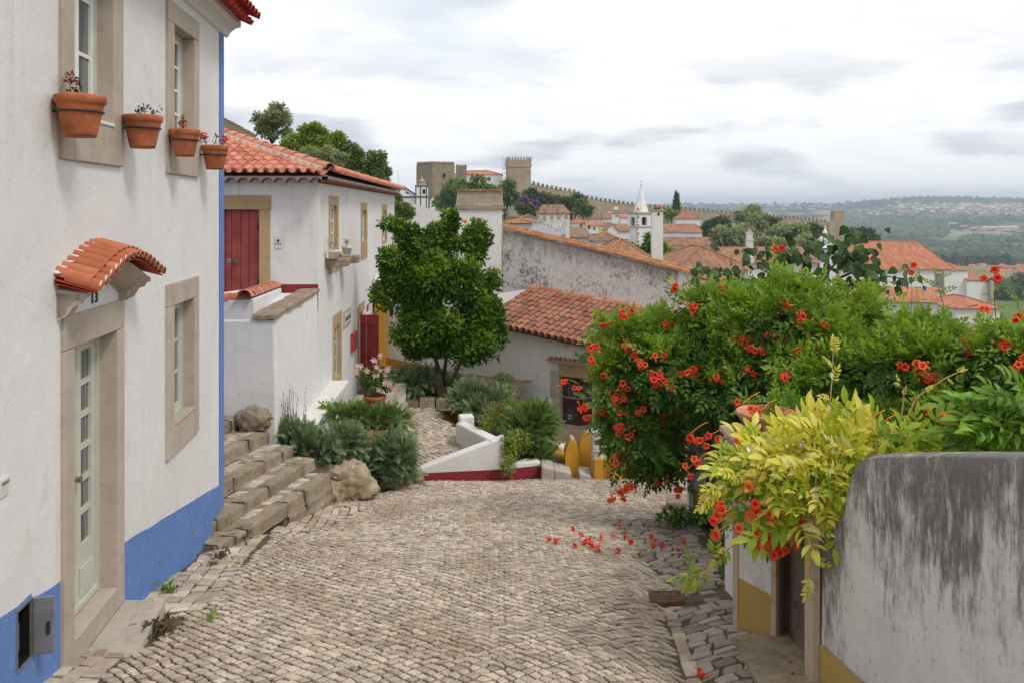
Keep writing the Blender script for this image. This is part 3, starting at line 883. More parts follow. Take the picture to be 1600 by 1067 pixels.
def build_bed(name, label, pts, zfun, n=14):
    """planted soil: a quad of ground with a lumpy top"""
    a, b, c, d = [Vector((p[0], p[1])) for p in pts]
    mb = MB(); rows = []
    for i in range(n+1):
        r = []
        for j in range(n+1):
            p = (a*(1-j/n) + b*(j/n))*(1-i/n) + (d*(1-j/n) + c*(j/n))*(i/n)
            z = zfun(p.x, p.y) + .10*noise.noise(Vector((p.x*2, p.y*2, 3)))
            r.append((p.x, p.y, z))
        rows.append(r)
    mb.grid(rows, .5)
    mb.build(name, M['soil'], None, True, org=(0,0,0), kind='structure', label=label, cat='planting bed')
build_bed('terrace_bed', 'earth bed of junipers between the stone steps and the path', [(-3.9,13.2),(-2.7,13.35),(-1.95,15.7),(-3.9,16.6)], lambda x, y: -4.12 - .13*(y-13.4) - .28*max(0, x+3.1))
build_bed('far_bed', 'dark shrub bed along the ochre wall at the end of the path', [(-3.9,21.8),(-.4,21.6),(.6,24.0),(-4.3,26.8)], lambda x, y: -4.85)
build_bed('corner_bed', 'raised bed of shrubs behind the low white wall', [(-.05,16.5),(.9,16.6),(2.2,22.5),(-.8,22.0)], lambda x, y: -4.95 - .12*(y-16.5))
# ------------------------------------------------------------------ near left house with the blue band
def shade_of(): return R.random()

def sash_window(parent, w, s0, s1, z0, z1, d, cols, rows, mat, name='window', bar=.028, stile=.05, thick=.04, glass='glass', split=None, label=None):
    """a glazed casement: frame mesh with each pane a sub-part"""
    mb = MB()
    mb.wbox(w, s0, s0+stile, d-thick, d, z0, z1); mb.wbox(w, s1-stile, s1, d-thick, d, z0, z1)
    mb.wbox(w, s0+stile, s1-stile, d-thick, d, z0, z0+stile*1.3); mb.wbox(w, s0+stile, s1-stile, d-thick, d, z1-stile, z1)
    a0, a1, b0, b1 = s0+stile, s1-stile, z0+stile*1.3, z1-stile
    panes = []
    for i in range(cols):
        for j in range(rows):
            wide = (a1-a0)/cols; hi = (b1-b0)/rows
            panes.append((a0+i*wide, a0+(i+1)*wide, b0+j*hi, b0+(j+1)*hi))
    for i in range(1, cols):
        x = a0 + (a1-a0)*i/cols; bw = stile*.9 if split and i == split else bar/2
        mb.wbox(w, x-bw, x+bw, d-thick+.004, d-.004+(.008 if split and i == split else 0), b0, b1)
    for j in range(1, rows):
        z = b0 + (b1-b0)*j/rows
        mb.wbox(w, a0, a1, d-thick+.006, d-.007, z-bar/2, z+bar/2)
    f = mb.build(name, mat, parent, label=label)
    for p in panes:
        q = MB(); q.wbox(w, p[0], p[1], d-thick*.62, d-thick*.5, p[2], p[3])
        q.build('pane', M[glass], f)
    return f

def surround(parent, w, s0, s1, z0, z1, i0, i1, k0, k1, proud=.025, depth=.16, mat='frame_stone', joints=True):
    """stone dressing round an opening: jambs, lintel and bottom slab, each a stone"""
    for (a, b, c, e, nm) in ((s0, i0, z0, k1, 'jamb'), (i1, s1, z0, k1, 'jamb'), (s0, s1, k1 + .003, z1, 'lintel'), (i0+.002, i1-.002, z0, k0+.003, 'sill_slab')):
        if e - c < .02: continue
        mb = MB(); mb.wbox(w, a, b, -depth, proud, c, e)
        mb.build(nm, M[mat], parent, bevel=.008)

def tile_mesh(name, mat, r0=.085, r1=.07, L=.42, th=.014, seg=8, arc=math.pi*.95):
    """one barrel tile: x down the slope, bulging in z, butt end at x = L"""
    mb = MB()
    def arc_pts(x, r): return [(x, -r*math.cos(math.pi/2 - arc/2 + arc*k/seg), r*math.sin(math.pi/2 - arc/2 + arc*k/seg)) for k in range(seg+1)]
    o0, o1 = arc_pts(0, r1), arc_pts(L, r0)
    i1, i0 = arc_pts(L, r0-th), arc_pts(.02, r1-th)
    mb.grid([o0, o1], .0); mb.grid([o1, i1], .0); mb.grid([i1, i0], .0)
    return mb.mesh(name, mat, smooth=False)
TM = {k: tile_mesh('barrel_tile', M[k]) for k in ('tile_new', 'tile_old', 'tile_coping')}
TM['tile_new'] = tile_mesh('barrel_tile', M['tile_new'], .070, .058, .50, .014)
TM['channel'] = tile_mesh('channel_tile', M['tile_new'], .10, .09, .50, .014)
TM['cap'] = tile_mesh('cap_tile', M['tile_new'], .125, .105, .48, .016)
TM['canopy'] = tile_mesh('canopy_tile', M['tile_canopy'], .056, .05, .25, .010)
TM['red'] = tile_mesh('eave_tile', M['tile_red'], .085, .075, .4)
TM['white'] = tile_mesh('mortar_tile', M['white_house'], .085, .085, .2, .02)
def tile_mat(p, down, up, s=1.0, roll=0.0):
    x = Vector(down).normalized(); z = Vector(up) - x*Vector(up).dot(x); z.normalize(); y = z.cross(x)
    m = Matrix((x, y, z)).transposed().to_4x4()
    m = Matrix.Translation(p) @ m @ Matrix.Rotation(roll, 4, 'X') @ Matrix.Scale(s, 4)
    return m
def put_tile(kind, parent, p, down, up, s=1.0, name='roof_tile', roll=0.0):
    ob = link(name, TM[kind], parent)
    top = parent
    while top.parent is not None: top = top.parent
    ob.matrix_basis = Matrix.Translation(-ORG[top.name]) @ tile_mat(p, down, up, s, roll)
    return ob
def join_tiles(items, kind, parent, name='roof_tiles'):
    """many tiles joined as one counted-out mass: items of (p, down, up, scale)"""
    src = TM[kind]
    V = np.array([v.co[:] for v in src.vertices]); Fc = np.array([p.vertices[:] for p in src.polygons])
    top = parent
    while top.parent is not None: top = top.parent
    Vs, Fs, T = [], [], []
    for k, (p, dn, up, s) in enumerate(items):
        m = np.array(tile_mat(p, dn, up, s))
        Vs.append(V @ m[:3,:3].T + m[:3,3] - np.array(ORG[top.name])); Fs.append(Fc + k*len(V)); T.append(np.full(len(Fc), R.random()))
    if not Vs: return
    me = fast_mesh(name, np.concatenate(Vs), np.concatenate(Fs), np.concatenate(T), src.materials[0], True)
    tag(link(name, me, parent), kind='stuff')
def sheet_tiles(a, b, c, d, pitch=.19, row=.34, rows_from=0):
    """positions of cover tiles over a slope: a-b along the eave, d-c along the top"""
    a, b, c, d = map(Vector, (a, b, c, d))
    e = (b-a).normalized(); n = e.cross(d-a).normalized()
    if n.z < 0: n = -n
    up = n.cross(e).normalized()
    if up.dot(d-a) < 0: up = -up
    wid = (b-a).length; td, tc = (d-a).dot(up), (c-a).dot(up); sd, sc_ = (d-a).dot(e), (c-a).dot(e)
    out = []
    for k in range(int(wid/pitch)):
        s = (k+.5)*pitch
        lim = []
        if s < sd: lim.append(td*s/sd)
        elif s > sc_: lim.append(tc*(wid-s)/(wid-sc_))
        else: lim.append(td + (tc-td)*(s-sd)/max(1e-6, sc_-sd))
        t = 0.0
        while t < lim[0] - .12:
            out.append((a + e*s + up*min(t + row, lim[0]) + n*(.03), -up, n, t, s)); t += row
    return out, n, up

def house_one():
    w = FA; s_end = 4.905; z_top = 2.35
    h = thing('white_house', 'white house with a blue base band, terracotta pots and number 13 over its glazed door', 'house', (-3.15, 5.95, -3.3))
    fs = lambda Y: (Y - 5.95)*1.0055
    door = (fs(6.13), fs(6.99), -3.10, -1.0)
    lw = (fs(8.60), fs(9.36), -2.19, -.98)
    u1 = (fs(6.13), fs(6.90), .655, 2.6); u2 = (fs(8.60), fs(9.36), .655, 1.86)
    meter = (fs(5.30), fs(5.49), -2.87, -2.51)
    holes = [door, lw, (u1[0], u1[1], u1[2], 2.34), u2, meter]
    mb = MB()
    wall_face(mb, w, -4.2, s_end, -5.0, z_top + .2, holes, 0, .17)
    D = 7.0
    e0, e1 = -4.2, s_end
    def q(s, d, z): return w(s, -d, z)
    mb.face([q(e1,0,-5), q(e1,D,-5), q(e1,D,2.55), q(e1,D/2,4.2), q(e1,0,2.55)], .5)
    mb.face([q(e0,0,-5), q(e0,0,2.55), q(e0,D/2,4.2), q(e0,D,2.55), q(e0,D,-5)], .5)
    mb.face([q(e1,D,-5), q(e0,D,-5), q(e0,D,2.55), q(e1,D,2.55)], .5)
    mb.build('wall', M['white_wall'], h)
    # solid near-black blocks: unlit room depth put into colour
    for i, (a, b, c, e) in enumerate((door, lw, u1, u2)):
        r = MB(); r.wbox(w, a-.3, b+.3, -1.4, -.60, c-.2, e+.2); r.build('room_shade', M['void'], h)
    # blue band: painted render a few millimetres proud, stepping down with the street
    dz = lambda s: -2.60 - .178*(s - fs(5.98))
    mb = MB()
    def band_piece(a, b, n=8, hole=None):
        ss = [a + (b-a)*i/n for i in range(n+1)]
        top = [w(s, .006, dz(s) + .022*noise.noise(Vector((s*2.3, 0, 0)))) for s in ss]; bot = [w(s, .006, -5.0) for s in ss]
        mb.grid([bot, top], .5); mb.grid([top, [w(s, -.01, dz(s)) for s in ss]], .5)
    band_piece(-4.2, meter[0]-.01, 14); band_piece(meter[1]+.01, fs(5.94), 3); band_piece(fs(7.17), s_end+.006, 10)
    mb.wbox(w, meter[0]-.012, meter[1]+.012, 0, .006, -5.0, meter[2]); mb.wbox(w, meter[0]-.012, meter[1]+.012, 0, .006, meter[3], dz(meter[0]))
    mb.grid([[w(s_end-.235+.022*noise.noise(Vector((z*2,1,1))), .0065, z), w(s_end+.0065, .0065, z), w(s_end+.0065, -D, z)] for z in np.linspace(-3.6, 2.20, 24)], .5)
    mb.build('blue_band', M['blue_dado'], h)
    # door
    mb = MB()
    surround(h, w, fs(5.955), fs(7.155), -3.285, -.763, door[0], door[1], -3.10, -1.0, .03, .17)
    mb = MB(); mb.wbox(w, door[0]-.02, door[1]+.02, -.9, -.161, -3.2, -3.099); mb.build('threshold', M['concrete'], h)
    dr = MB(); d0 = -.13
    a0, a1, b0, b1 = door[0]+.05, door[1]-.05, -3.088, -1.02
    for (x0, x1, y0, y1) in ((door[0], a0, -3.1, -1.0), (a1, door[1], -3.1, -1.0), (a0, a1, b1, -1.0)):
        dr.wbox(w, x0, x1, d0-.06, d0+.015, y0, y1)
    dr.build('door_frame', M['cream_paint'], h)
    mid = (a0 + a1)/2
    for (l, r_) in ((a0, mid-.002), (mid+.002, a1)):
        leaf = sash_window(h, w, l+.003, r_-.003, b0+.36, b1, d0, 1, 6, M['cream_paint'], 'door_leaf', .045, .085, .05)
        k = MB(); k.wbox(w, l+.003, r_-.003, d0-.05, d0, b0, b0+.36); k.wbox(w, l+.06, r_-.06, d0, d0+.012, b0+.08, b0+.30)
        k.wbox(w, l+.003, r_-.003, d0, d0+.02, b0, b0+.05)
        k.build('kick_panel', M['cream_paint'], leaf, bevel=.004)
        if l < mid-.3:
            kb = MB(); kb.tube([w(r_-.05, d0, -2.06), w(r_-.05, d0+.05, -2.06)], .022, 10); kb.tube([w(r_-.05, d0+.05, -2.06), w(r_-.05, d0+.058, -2.06)], .03, 12)
            kb.build('door_knob', M['brass'], leaf, True)
    # windows
    for (o, outer, rows) in ((lw, (fs(8.376), fs(9.545), -2.48, -.751), 3), (u1, (fs(5.92), fs(7.13), .345, 2.30), 4), (u2, (fs(8.39), fs(9.555), .345, 2.076), 4)):
        surround(h, w, outer[0], outer[1], outer[2], outer[3] if o is not u1 else 2.32, o[0], o[1], o[2], min(o[3], 2.30), .03, .17)
        n0 = 'window'
        mbf = MB()
        for (x0, x1, y0, y1) in ((o[0], o[0]+.045, o[2], o[3]), (o[1]-.045, o[1], o[2], o[3]), (o[0]+.045, o[1]-.045, o[3]-.045, o[3]), (o[0]+.045, o[1]-.045, o[2], o[2]+.04)):
            mbf.wbox(w, x0, x1, -.175, -.10, y0, y1)
        mbf.build('window_frame', M['cream_paint'], h)
        sash_window(h, w, o[0]+.046, o[1]-.046, o[2]+.042, o[3]-.047, -.115, 2, rows, M['white_paint'] if o is not lw else M['cream_paint'], 'window', .03, .05, .04, split=1)
        sl = MB(); sl.wbox(w, o[0]+.002, o[1]-.002, -.17, .04, o[2], o[2]+.028); sl.build('sill', M['concrete'] if o is lw else M['white_paint'], h, bevel=.006)
    # eaves: plaster cove, then red tiles
    mb = MB()
    prof = [(0, 2.19), (.03, 2.20), (.06, 2.26), (.12, 2.31), (.19, 2.33), (.19, 2.42), (0, 2.42)]
    mb.grid([[w(s, d, z) for d, z in prof] for s in (-4.2, s_end+.14)], .5)
    mb.face([w(s_end+.14, d, z) for d, z in prof], .5)
    mb.wbox(w, s_end, s_end+.14, -D, 0, 2.30, 2.42)
    mb.build('cornice', M['white_wall'], h)
    slope = Vector((0, 0, 0))
    dn = (w(0, 1, 0) - w(0, 0, .42)).normalized(); up = Vector((0, 0, 1))
    k = 0
    s = s_end + .10
    for i in range(46):
        ss = s - i*.19
        for r_ in range(2 if i < 8 else 1):
            p = w(ss, .40 - (r_+1)*.36, 2.44 + (r_+1)*.155)
            put_tile('red', h, p, dn, up, 1.0, 'eave_tile')
        p = w(ss - .095, .36 - .36, 2.41 + .155)
        o = put_tile('red', h, p, dn, -up, 1.0, 'channel_tile')
    mb = MB()
    mb.face([w(-4.2, .1, 2.50), w(s_end+.12, .1, 2.50), w(s_end+.12, -D/2, 4.2), w(-4.2, -D/2, 4.2)]); mb.face([w(-4.2, -D-.2, 2.5), w(s_end+.12, -D-.2, 2.5), w(s_end+.12, -D/2, 4.2), w(-4.2, -D/2, 4.2)])
    mb.build('roof', M['tile_red'], h)
    # curved hood over the door
    c0, c1 = fs(5.86), fs(7.34); zb = -.525
    def arch(t): return zb + .145*math.sin(math.pi*t)**1.15 - .02*math.cos(2*math.pi*t)
    mb = MB(); rows = []
    for i in range(25):
        t = i/24; s = c0 + .03 + (c1-c0-.1)*t; zt = arch(t) - .045
        inner = .125 + .05*abs(2*t-1)**3
        rows.append([w(s, 0, zt+.03), w(s, .20, zt), w(s, .205, zt-.03), w(s, .17, zt-.045), w(s, .155, zt-.075), w(s, .11, zt-.09), w(s, .07, zt-.12*(1+.3*abs(2*t-1))), w(s, .03, zt-inner), w(s, 0, zt-inner-.02)])
    mb.grid(rows, .3)
    mb.face(rows[0], .3); mb.face(list(reversed(rows[-1])), .3)
    mb.build('hood_moulding', M['frame_stone'], h, True)
    for t0, t1 in ((0.0, .13), (.87, 1.0)):                       # end consoles
        mb = MB(); s0, s1 = c0 + .03 + (c1-c0-.1)*t0, c0 + .03 + (c1-c0-.1)*t1
        z0 = arch((t0+t1)/2) - .07
        pr = [(0, z0-.165), (.04, z0-.16), (.065, z0-.13), (.08, z0-.09), (.11, z0-.082), (.118, z0-.05), (.15, z0-.045), (.15, z0), (0, z0)]
        mb.prism([w(s0, d, z) for d, z in pr], [w(s1, d, z) for d, z in pr])
        mb.build('console', M['frame_stone'], h, bevel=.006)
    n = 15
    for i in range(n):
        t = (i + .5)/n; s = c0 + (c1-c0)*t; z = arch(t)
        tl = math.cos(math.pi*t)*.145*math.pi/(c1-c0)
        up = (Vector((0,0,1)) - Vector((w.u.x, w.u.y, 0))*tl).normalized()
        for r_ in range(2):
            top = w(s, .17 - r_*.17 + .01, z + .02 + .055*(r_+.0) + .012*r_)
            dnn = (w(s, 1, 0) - w(s, 0, .30)).normalized()
            put_tile('canopy', h, w(s, -.01 + (1-r_)*.075, z + .070 + .018*r_ - (1-r_)*.022), dnn, up, 1.0, 'hood_tile')
        mo = MB(); e = w(s, .298, z - .012)
        ux, uz = Vector((w.u.x, w.u.y, 0)), up
        pts = [e + ux*(.046*math.cos(a)) + uz*(.042*math.sin(a)) for a in np.linspace(0, math.pi, 7)]
        mo.tube(pts, .006, 5); mo.build('mortar_bead', M['white_paint'], h, True)
    mb = MB(); rows = []
    for i in range(31):
        t = i/30; s = c0 - .02 + (c1-c0+.04)*t; z = arch(t)
        rows.append([w(s, 0, z+.055), w(s, .275, z-.028), w(s, .275, z-.040), w(s, 0, z+.03)])
    mb.grid(rows); mb.build('hood_bed', M['tile_red'], h)
    for i in range(n+1):
        t = i/n; s = c0 + (c1-c0)*t
        mb = MB(); mb.blob(w(s, .008, arch(t)+.105), (.045, .03, .014), i, .5, 1); mb.build('mortar_fillet', M['white_wall'], h, True)
    # house number
    cu = bpy.data.curves.new('house_number', 'FONT'); cu.body = '13'; cu.size = .115; cu.extrude = .004; cu.align_x = 'CENTER'; cu.space_character = 1.45
    cu.offset = .0012
    cu.materials.append(M['number'])
    tmp = bpy.data.objects.new('house_number', cu); COL.objects.link(tmp)
    dgr = bpy.context.evaluated_depsgraph_get(); nme = bpy.data.meshes.new_from_object(tmp.evaluated_get(dgr)); bpy.data.objects.remove(tmp)
    nme.materials.clear(); nme.materials.append(M['number'])
    nb = link('house_number', nme, h)
    q0 = w(fs(6.555), .007, -.725) - ORG[h.name]
    nb.matrix_basis = Matrix.Translation(q0) @ Matrix(((w.u.x, 0, w.n.x), (w.u.y, 0, w.n.y), (0, 1, 0))).to_4x4() @ Matrix.Scale(.95, 4, (1,0,0))
    # doorstep
    st = thing('doorstep', 'flat worn stone step laid before the glazed door of the blue banded house', 'step', (-2.9, 6.5, -3.5))
    mb = MB()
    lo = [w(fs(5.80), .03, -3.62), w(fs(5.94), .46, -3.62), w(fs(7.13), .38, -3.70), w(fs(7.17), .03, -3.70)]
    hi = [w(fs(5.80), .03, -3.285), w(fs(5.96), .44, -3.29), w(fs(7.13), .36, -3.288), w(fs(7.17), .03, -3.285)]
    mb.prism(lo, hi); mb.build('slab', M['concrete'], st, bevel=.02)
    # meter cupboard with its door swung open
    mc = thing('meter_box', 'small grey steel meter cupboard with its door open in the blue band', 'meter box', w(fs(5.4), 0, -2.7))
    mb = MB(); mb.wbox(w, meter[0]+.001, meter[1]-.001, -.165, -.15, meter[2], meter[3]); 
    for a_, b_ in ((meter[0]+.001, meter[0]+.006), (meter[1]-.006, meter[1]-.001)): mb.wbox(w, a_, b_, -.15, -.001, meter[2], meter[3])
    mb.wbox(w, meter[0]+.007, meter[1]-.007, -.15, -.001, meter[2]+.001, meter[2]+.005)
    mb.build('shade_lining', M['void'], mc)  # near-black sheets added: the cupboard's inner shade put into colour
    mb = MB()
    for (x0, x1, y0, y1) in ((meter[0]-.012, meter[0], meter[2]-.012, meter[3]+.012), (meter[1], meter[1]+.012, meter[2]-.012, meter[3]+.012), (meter[0], meter[1], meter[2]-.012, meter[2]), (meter[0], meter[1], meter[3], meter[3]+.012)):
        mb.wbox(w, x0, x1, -.02, .014, y0, y1)
    mb.build('frame', M['steel'], mc)
    hd = Wall((w(meter[1]+.006, .016, 0).x, w(meter[1]+.006, .016, 0).y), (math.cos(math.radians(25)), math.sin(math.radians(25)) - .2))
    mb = MB(); mb.wbox(hd, 0, .125, -.008, .008, meter[2]-.005, meter[3]+.005); lf = mb.build('door', M['steel'], mc, bevel=.002)
    mb = MB(); mb.wbox(hd, .012, .113, .008, .012, meter[2]+.015, meter[3]-.015); mb.build('door_lining', M['steel'], lf)
    mb = MB(); mb.wbox(hd, .085, .105, .012, .03, -2.74, -2.66); mb.build('latch', M['iron'], lf, bevel=.003)
    for i in range(3):
        mb = MB(); mb.wbox(w, meter[0]+.03+.05*i, meter[0]+.065+.05*i, -.15, -.09+.02*i, -2.83, -2.70+.03*i); mb.build('meter_dial', M['steel'] if i != 1 else M['brass'], mc, bevel=.005)
    mb = MB(); mb.tube([w(meter[0]+.03, -.10, -2.86), w(meter[0]+.05, -.06, -2.75), w(meter[0]+.10, -.08, -2.66), w(meter[0]+.15, -.1, -2.55)], .008); mb.build('pipe', M['iron'], mc, True)
    # pale bell plate by the left edge
    pl = thing('wall_plate', 'small worn white metal plate fixed on the wall left of the glazed door', 'plate', w(fs(5.06), 0, -1.75))
    a, z = w.at(6, 758); 
    mb = MB(); mb.wbox(w, a-.06, a+.045, 0, .012, z-.06, z+.05); mb.build('plate', M['plaque'], pl, bevel=.004)
    mb = MB(); mb.wbox(w, a-.05, a+.035, .012, .018, z+.015, z+.03); mb.build('slot', M['steel'], pl)
    return h
H1 = house_one()

def wall_pot(i, px, py_rim, Y, dia, hgt, label):
    """terracotta pot in an iron ring on the house front"""
    c = P(px, py_rim, Y); r = dia/2
    t = thing('flower_pot', label, 'flower pot', (c.x, c.y, c.z - hgt), 'pots in iron rings on the house front')
    zb = c.z - hgt
    mb = MB()
    mb.lathe((c.x, c.y, zb), [(0, .004), (r*.60, .004), (r*.62, 0), (r*.66, .02), (r*.92, hgt*.76), (r*.93, hgt*.78), (r*1.0, hgt*.80), (r*1.03, hgt*.97), (r*1.0, hgt), (r*.93, hgt), (r*.90, hgt*.90), (0, hgt*.90)], 30, .5)
    mb.build('pot', M['terracotta'], t, True)
    mb = MB(); zr = zb + hgt*.60; rr_ = r*.90
    ring = [(c.x + rr_*math.cos(a), c.y + rr_*math.sin(a), zr) for a in np.linspace(0, 2*math.pi, 33)]
    mb.tube(ring, .008, 6)
    mb.build('iron_ring', M['iron'], t, True)
    mb = MB(); wx = fa_x(c.y)
    mb.tube([(c.x - rr_, c.y - .03, zr), (wx - .01, c.y - .06, zr + .01)], .009, 6); mb.tube([(c.x - rr_*.9, c.y + .06, zr), (wx - .01, c.y + .06, zr + .01)], .009, 6)
    mb.build('bracket', M['iron'], t, True)
    mb = MB(); mb.blob((c.x, c.y, zb + hgt*.9), (r*.9, r*.9, .02), i, .4, 2); mb.build('soil', M['soil'], t, True)
    rr = random.Random(i + 40); k = 3 if i < 3 else 4
    for j in range(k):
        a = rr.uniform(-1, 1)*.9; L = rr.uniform(.07, .15)*(.8 if i == 1 else 1)
        b = Vector((c.x + rr.uniform(-.08, .08), c.y + rr.uniform(-.05, .08), zb + hgt*.9))
        tip = b + Vector((math.sin(a)*L*.8, rr.uniform(-.05, .05), L)); mid = (b + tip)/2 + Vector((math.sin(a)*.02, 0, .01))
        mb = MB(); mb.tube([b, mid, tip], .006, 5, .004); sm = mb.build('stem', M['stem'], t, True)
        pts = np.array([tip + Vector((rr.gauss(0, .018), rr.gauss(0, .018), rr.gauss(0, .018))) for _ in range(14)] + [mid + Vector((rr.gauss(0, .016), rr.gauss(0, .016), rr.gauss(0, .02))) for _ in range(6)])
        foliage('leaves', [leaf_shape(1, .8)], pts, np.tile([0, 0, 1.], (len(pts), 1)), .028, M['dry_leaf'], sm, .3, .2, 1., seed=i*9+j)
        if (i in (0, 2, 3) and j < (1, 0, 1, 3)[i]):
            n = 34
            d = np.array([Vector((rr.gauss(0, 1), rr.gauss(0, 1), rr.gauss(0, 1))).normalized() for _ in range(n)])
            foliage('flower_head', [leaf_shape(1, .85, .1, -.1)], np.array(tip) + np.array([0, 0, .015]) + d*.028, d, .026, M['petal_scar'] if i > 1 else M['petal_dull'], t, 1, 0, .5, seed=i*7+j)
    return t
wall_pot(0, 125.5, 150, 5.87, .325, .285, 'largest terracotta pot with a withered geranium in an iron ring below the nearer upper window')
wall_pot(1, 223, 181, 7.18, .315, .275, 'terracotta pot with bare clipped stalks in an iron ring between the two upper windows')
wall_pot(2, 288.5, 203, 8.45, .29, .265, 'terracotta pot with a dry stem and one small red bloom before the farther upper window')
wall_pot(3, 335.5, 228, 9.68, .295, .27, 'terracotta pot with bright red geranium blooms in front of the blue corner strip')
# ------------------------------------------------------------------ white house above the steps
HF = Wall((-3.91, 17.2), (1, 0))                      # front, s <= 0 to the left of the corner
HS = Wall((-3.91, 17.2), (-.045, 1))                  # side along the path
def house_two():
    h = thing('tiled_house', 'white house with a dusty red plank door, orange hipped tile roof and slit windows', 'house', (-5, 20, -5))
    zt = .60; SE = 16.6
    # openings
    def op(px0, px1, y0, y1, ref=0):
        a, b = HS.s_of(px0), HS.s_of(px1); Y = 17.2 + a
        return a, b, -(y1-HY)/F*Y, -(y0-HY)/F*Y
    W1o = op(513.4, 528.2, 306, 430); W2o = op(563.6, 573.2, 317, 407.5); W3o = op(596.6, 604.4, 320, 382); W4o = op(519.6, 533, 494.5, 608)
    def inner(o, l, r, b, t): return (o[0]+l, o[1]-r, o[2]+b, o[3]-t)
    i1 = inner(W1o, .20, .20, .52, .22); i2 = inner(W2o, .2, .2, .50, .22); i3 = inner(W3o, .2, .2, .1, .22); i4 = inner(W4o, .2, .18, .13, .30)
    dr = (HS.s_of(560.5), HS.s_of(560.5) + .95, -5.0, -2.88)
    v = op(572.5, 578, 478, 492)
    holes = [i1, i2, i3, i4, dr, (v[0], v[1], v[2], v[3])]
    mb = MB()
    wall_face(mb, HS, 0, SE, -6.5, zt, holes, 0, .28)
    door = (-2.80, HF.s_of(405), -2.06, -.02)
    wall_face(mb, HF, -6.4, 0, -6.5, zt, [door], 0, .16)
    e = HS(SE, 0, 0)
    mb.face([(e.x, e.y, -6.5), (e.x-5.6, e.y, -6.5), (e.x-5.6, e.y, zt), (e.x, e.y, zt)], .5)
    mb.face([(-10.3, 17.2, -6.5), (-10.3, 17.2, zt), (e.x-5.6, e.y, zt), (e.x-5.6, e.y, -6.5)], .5)
    mb.build('wall', M['white_house'], h)
    for k, o in enumerate((i1, i2, i3, i4, dr)):
        r = MB(); r.wbox(HS, o[0]-.2, o[1]+.2, -1.2, -.45, o[2]-.1, o[3]+.1); r.build('room_shade', M['void'], h)  # near-black blocks painted as the unlit rooms
    for o, i, mt in ((W1o, i1, 'ochre_stone'), (W2o, i2, 'ochre_stone'), (W3o, i3, 'ochre_stone'), (W4o, i4, 'ochre_stone')):
        surround(h, HS, o[0], o[1], o[2], o[3], i[0], i[1], i[2], i[3], .018, .10, mt)
    for i, rows in ((i1, 3), (i2, 3), (i3, 2), (i4, 3)):
        sash_window(h, HS, i[0]+.003, i[1]-.003, i[2]+.003, i[3]-.003, -.06, 2, rows, M['cream_paint'] if i is i4 else M['white_paint'], 'window', .035, .06, .05, 'glass', 1)
    mb = MB(); mb.wbox(HS, v[0], v[1], -.1, -.05, v[2], v[3]); mb.build('vent_panel', M['red_shutter'], h)
    # red plank door of the front
    L, Rr, b, t = door
    mb = MB(); mb.wbox(HF, L, Rr, -.12, -.10, b, t); dl = mb.build('door', M['red_door'], h)
    xs = [L] + [HF.s_of(p) for p in (350.5, 360.3, 374.4, 387.2)] + [Rr]
    for a, c in zip(xs, xs[1:]):
        mb = MB(); mb.wbox(HF, a+.006, c-.006, -.10, -.075 + R.uniform(0, .006), b, t-.01); mb.build('plank', M['red_door'], dl, bevel=.004)
    mb = MB(); q = HF.s_of(368.6); z = -(408.5-HY)/F*17.2
    mb.tube([HF(q, -.075, z), HF(q, -.03, z)], .022, 10); mb.tube([HF(q, -.035, z), HF(q, -.005, z)], .045, 12); mb.build('door_knob', M['brass'], dl, True)
    mb = MB(); q = HF.s_of(356.2); mb.wbox(HF, q-.035, q+.035, -.075, -.06, z-.05, z+.05); mb.build('lock_plate', M['steel'], dl, bevel=.01)
    for zz in (-.35, -1.5):
        mb = MB(); mb.wbox(HF, Rr-.05, Rr-.006, -.075, -.05, zz-.09, zz+.05); mb.build('hinge', M['iron'], dl)
    for nm, (a, c, z0, z1) in (('jamb', (Rr, HF.s_of(422.5), -2.06, -.03)), ('lintel', (HF.s_of(385)+.004, HF.s_of(424), -.025, .265)), ('lintel', (L-.3, HF.s_of(385)-.004, -.025, .265)), ('jamb', (L-.24, L, -2.06, -.03))):
        mb = MB(); mb.wbox(HF, a, c, -.14, .02, z0, z1); mb.build(nm, M['ochre_stone'], h, bevel=.012)
    mb = MB(); mb.wbox(HF, HF.s_of(423.5), .004, 0, .006, -2.06, -1.53); mb.build('red_band', M['red_paint'], h)
    # scalloped eaves
    for wl, n0, n1 in ((HF, -6.4, .12), (HS, -.0, SE)):
        mb = MB(); ul = MB(); k = int((n1-n0)/.24)
        for i in range(k):
            s = n0 + (i+.5)*(n1-n0)/k; wd = (n1-n0)/k
            pts_o = [wl(s + wd*.5*math.cos(a), .20, zt - .075 + .09*math.sin(a)) for a in np.linspace(math.pi, 0, 9)]
            pts_i = [wl(s + wd*.5*math.cos(a), 0, zt - .095 + .09*math.sin(a)) for a in np.linspace(math.pi, 0, 9)]
            ul.grid([pts_o, pts_i], .5)
            top = [wl(s + wd*.5*math.cos(a), .20, zt + .055) for a in np.linspace(math.pi, 0, 9)]
            mb.grid([top, pts_o], .5)
        mb.build('scalloped_eave', M['white_house'], h); ul.build('eave_underside', M['tile_old'], h)
    mb = MB(); mb.wbox(HF, -6.4, .2, -.02, .20, zt+.04, zt+.058); mb.wbox(HS, .0, SE+.1, -.02, .20, zt+.041, zt+.059); mb.build('eave_board', M['white_house'], h)
    # hipped roof
    k = .315; Z0 = zt + .10; ov = .28
    A = Vector((-3.91+ov, 17.2-ov, Z0)); e = HS(SE+.25, ov, Z0); w2 = 6.0
    run = w2/2 + ov
    ridge0 = Vector((A.x-run, A.y+run, Z0+k*run)); ridge1 = Vector((e.x-run, e.y-run, Z0+k*run))
    Bc = Vector((A.x-2*run, A.y, Z0)); e2 = Vector((e.x-2*run, e.y, Z0))
    mb = MB()
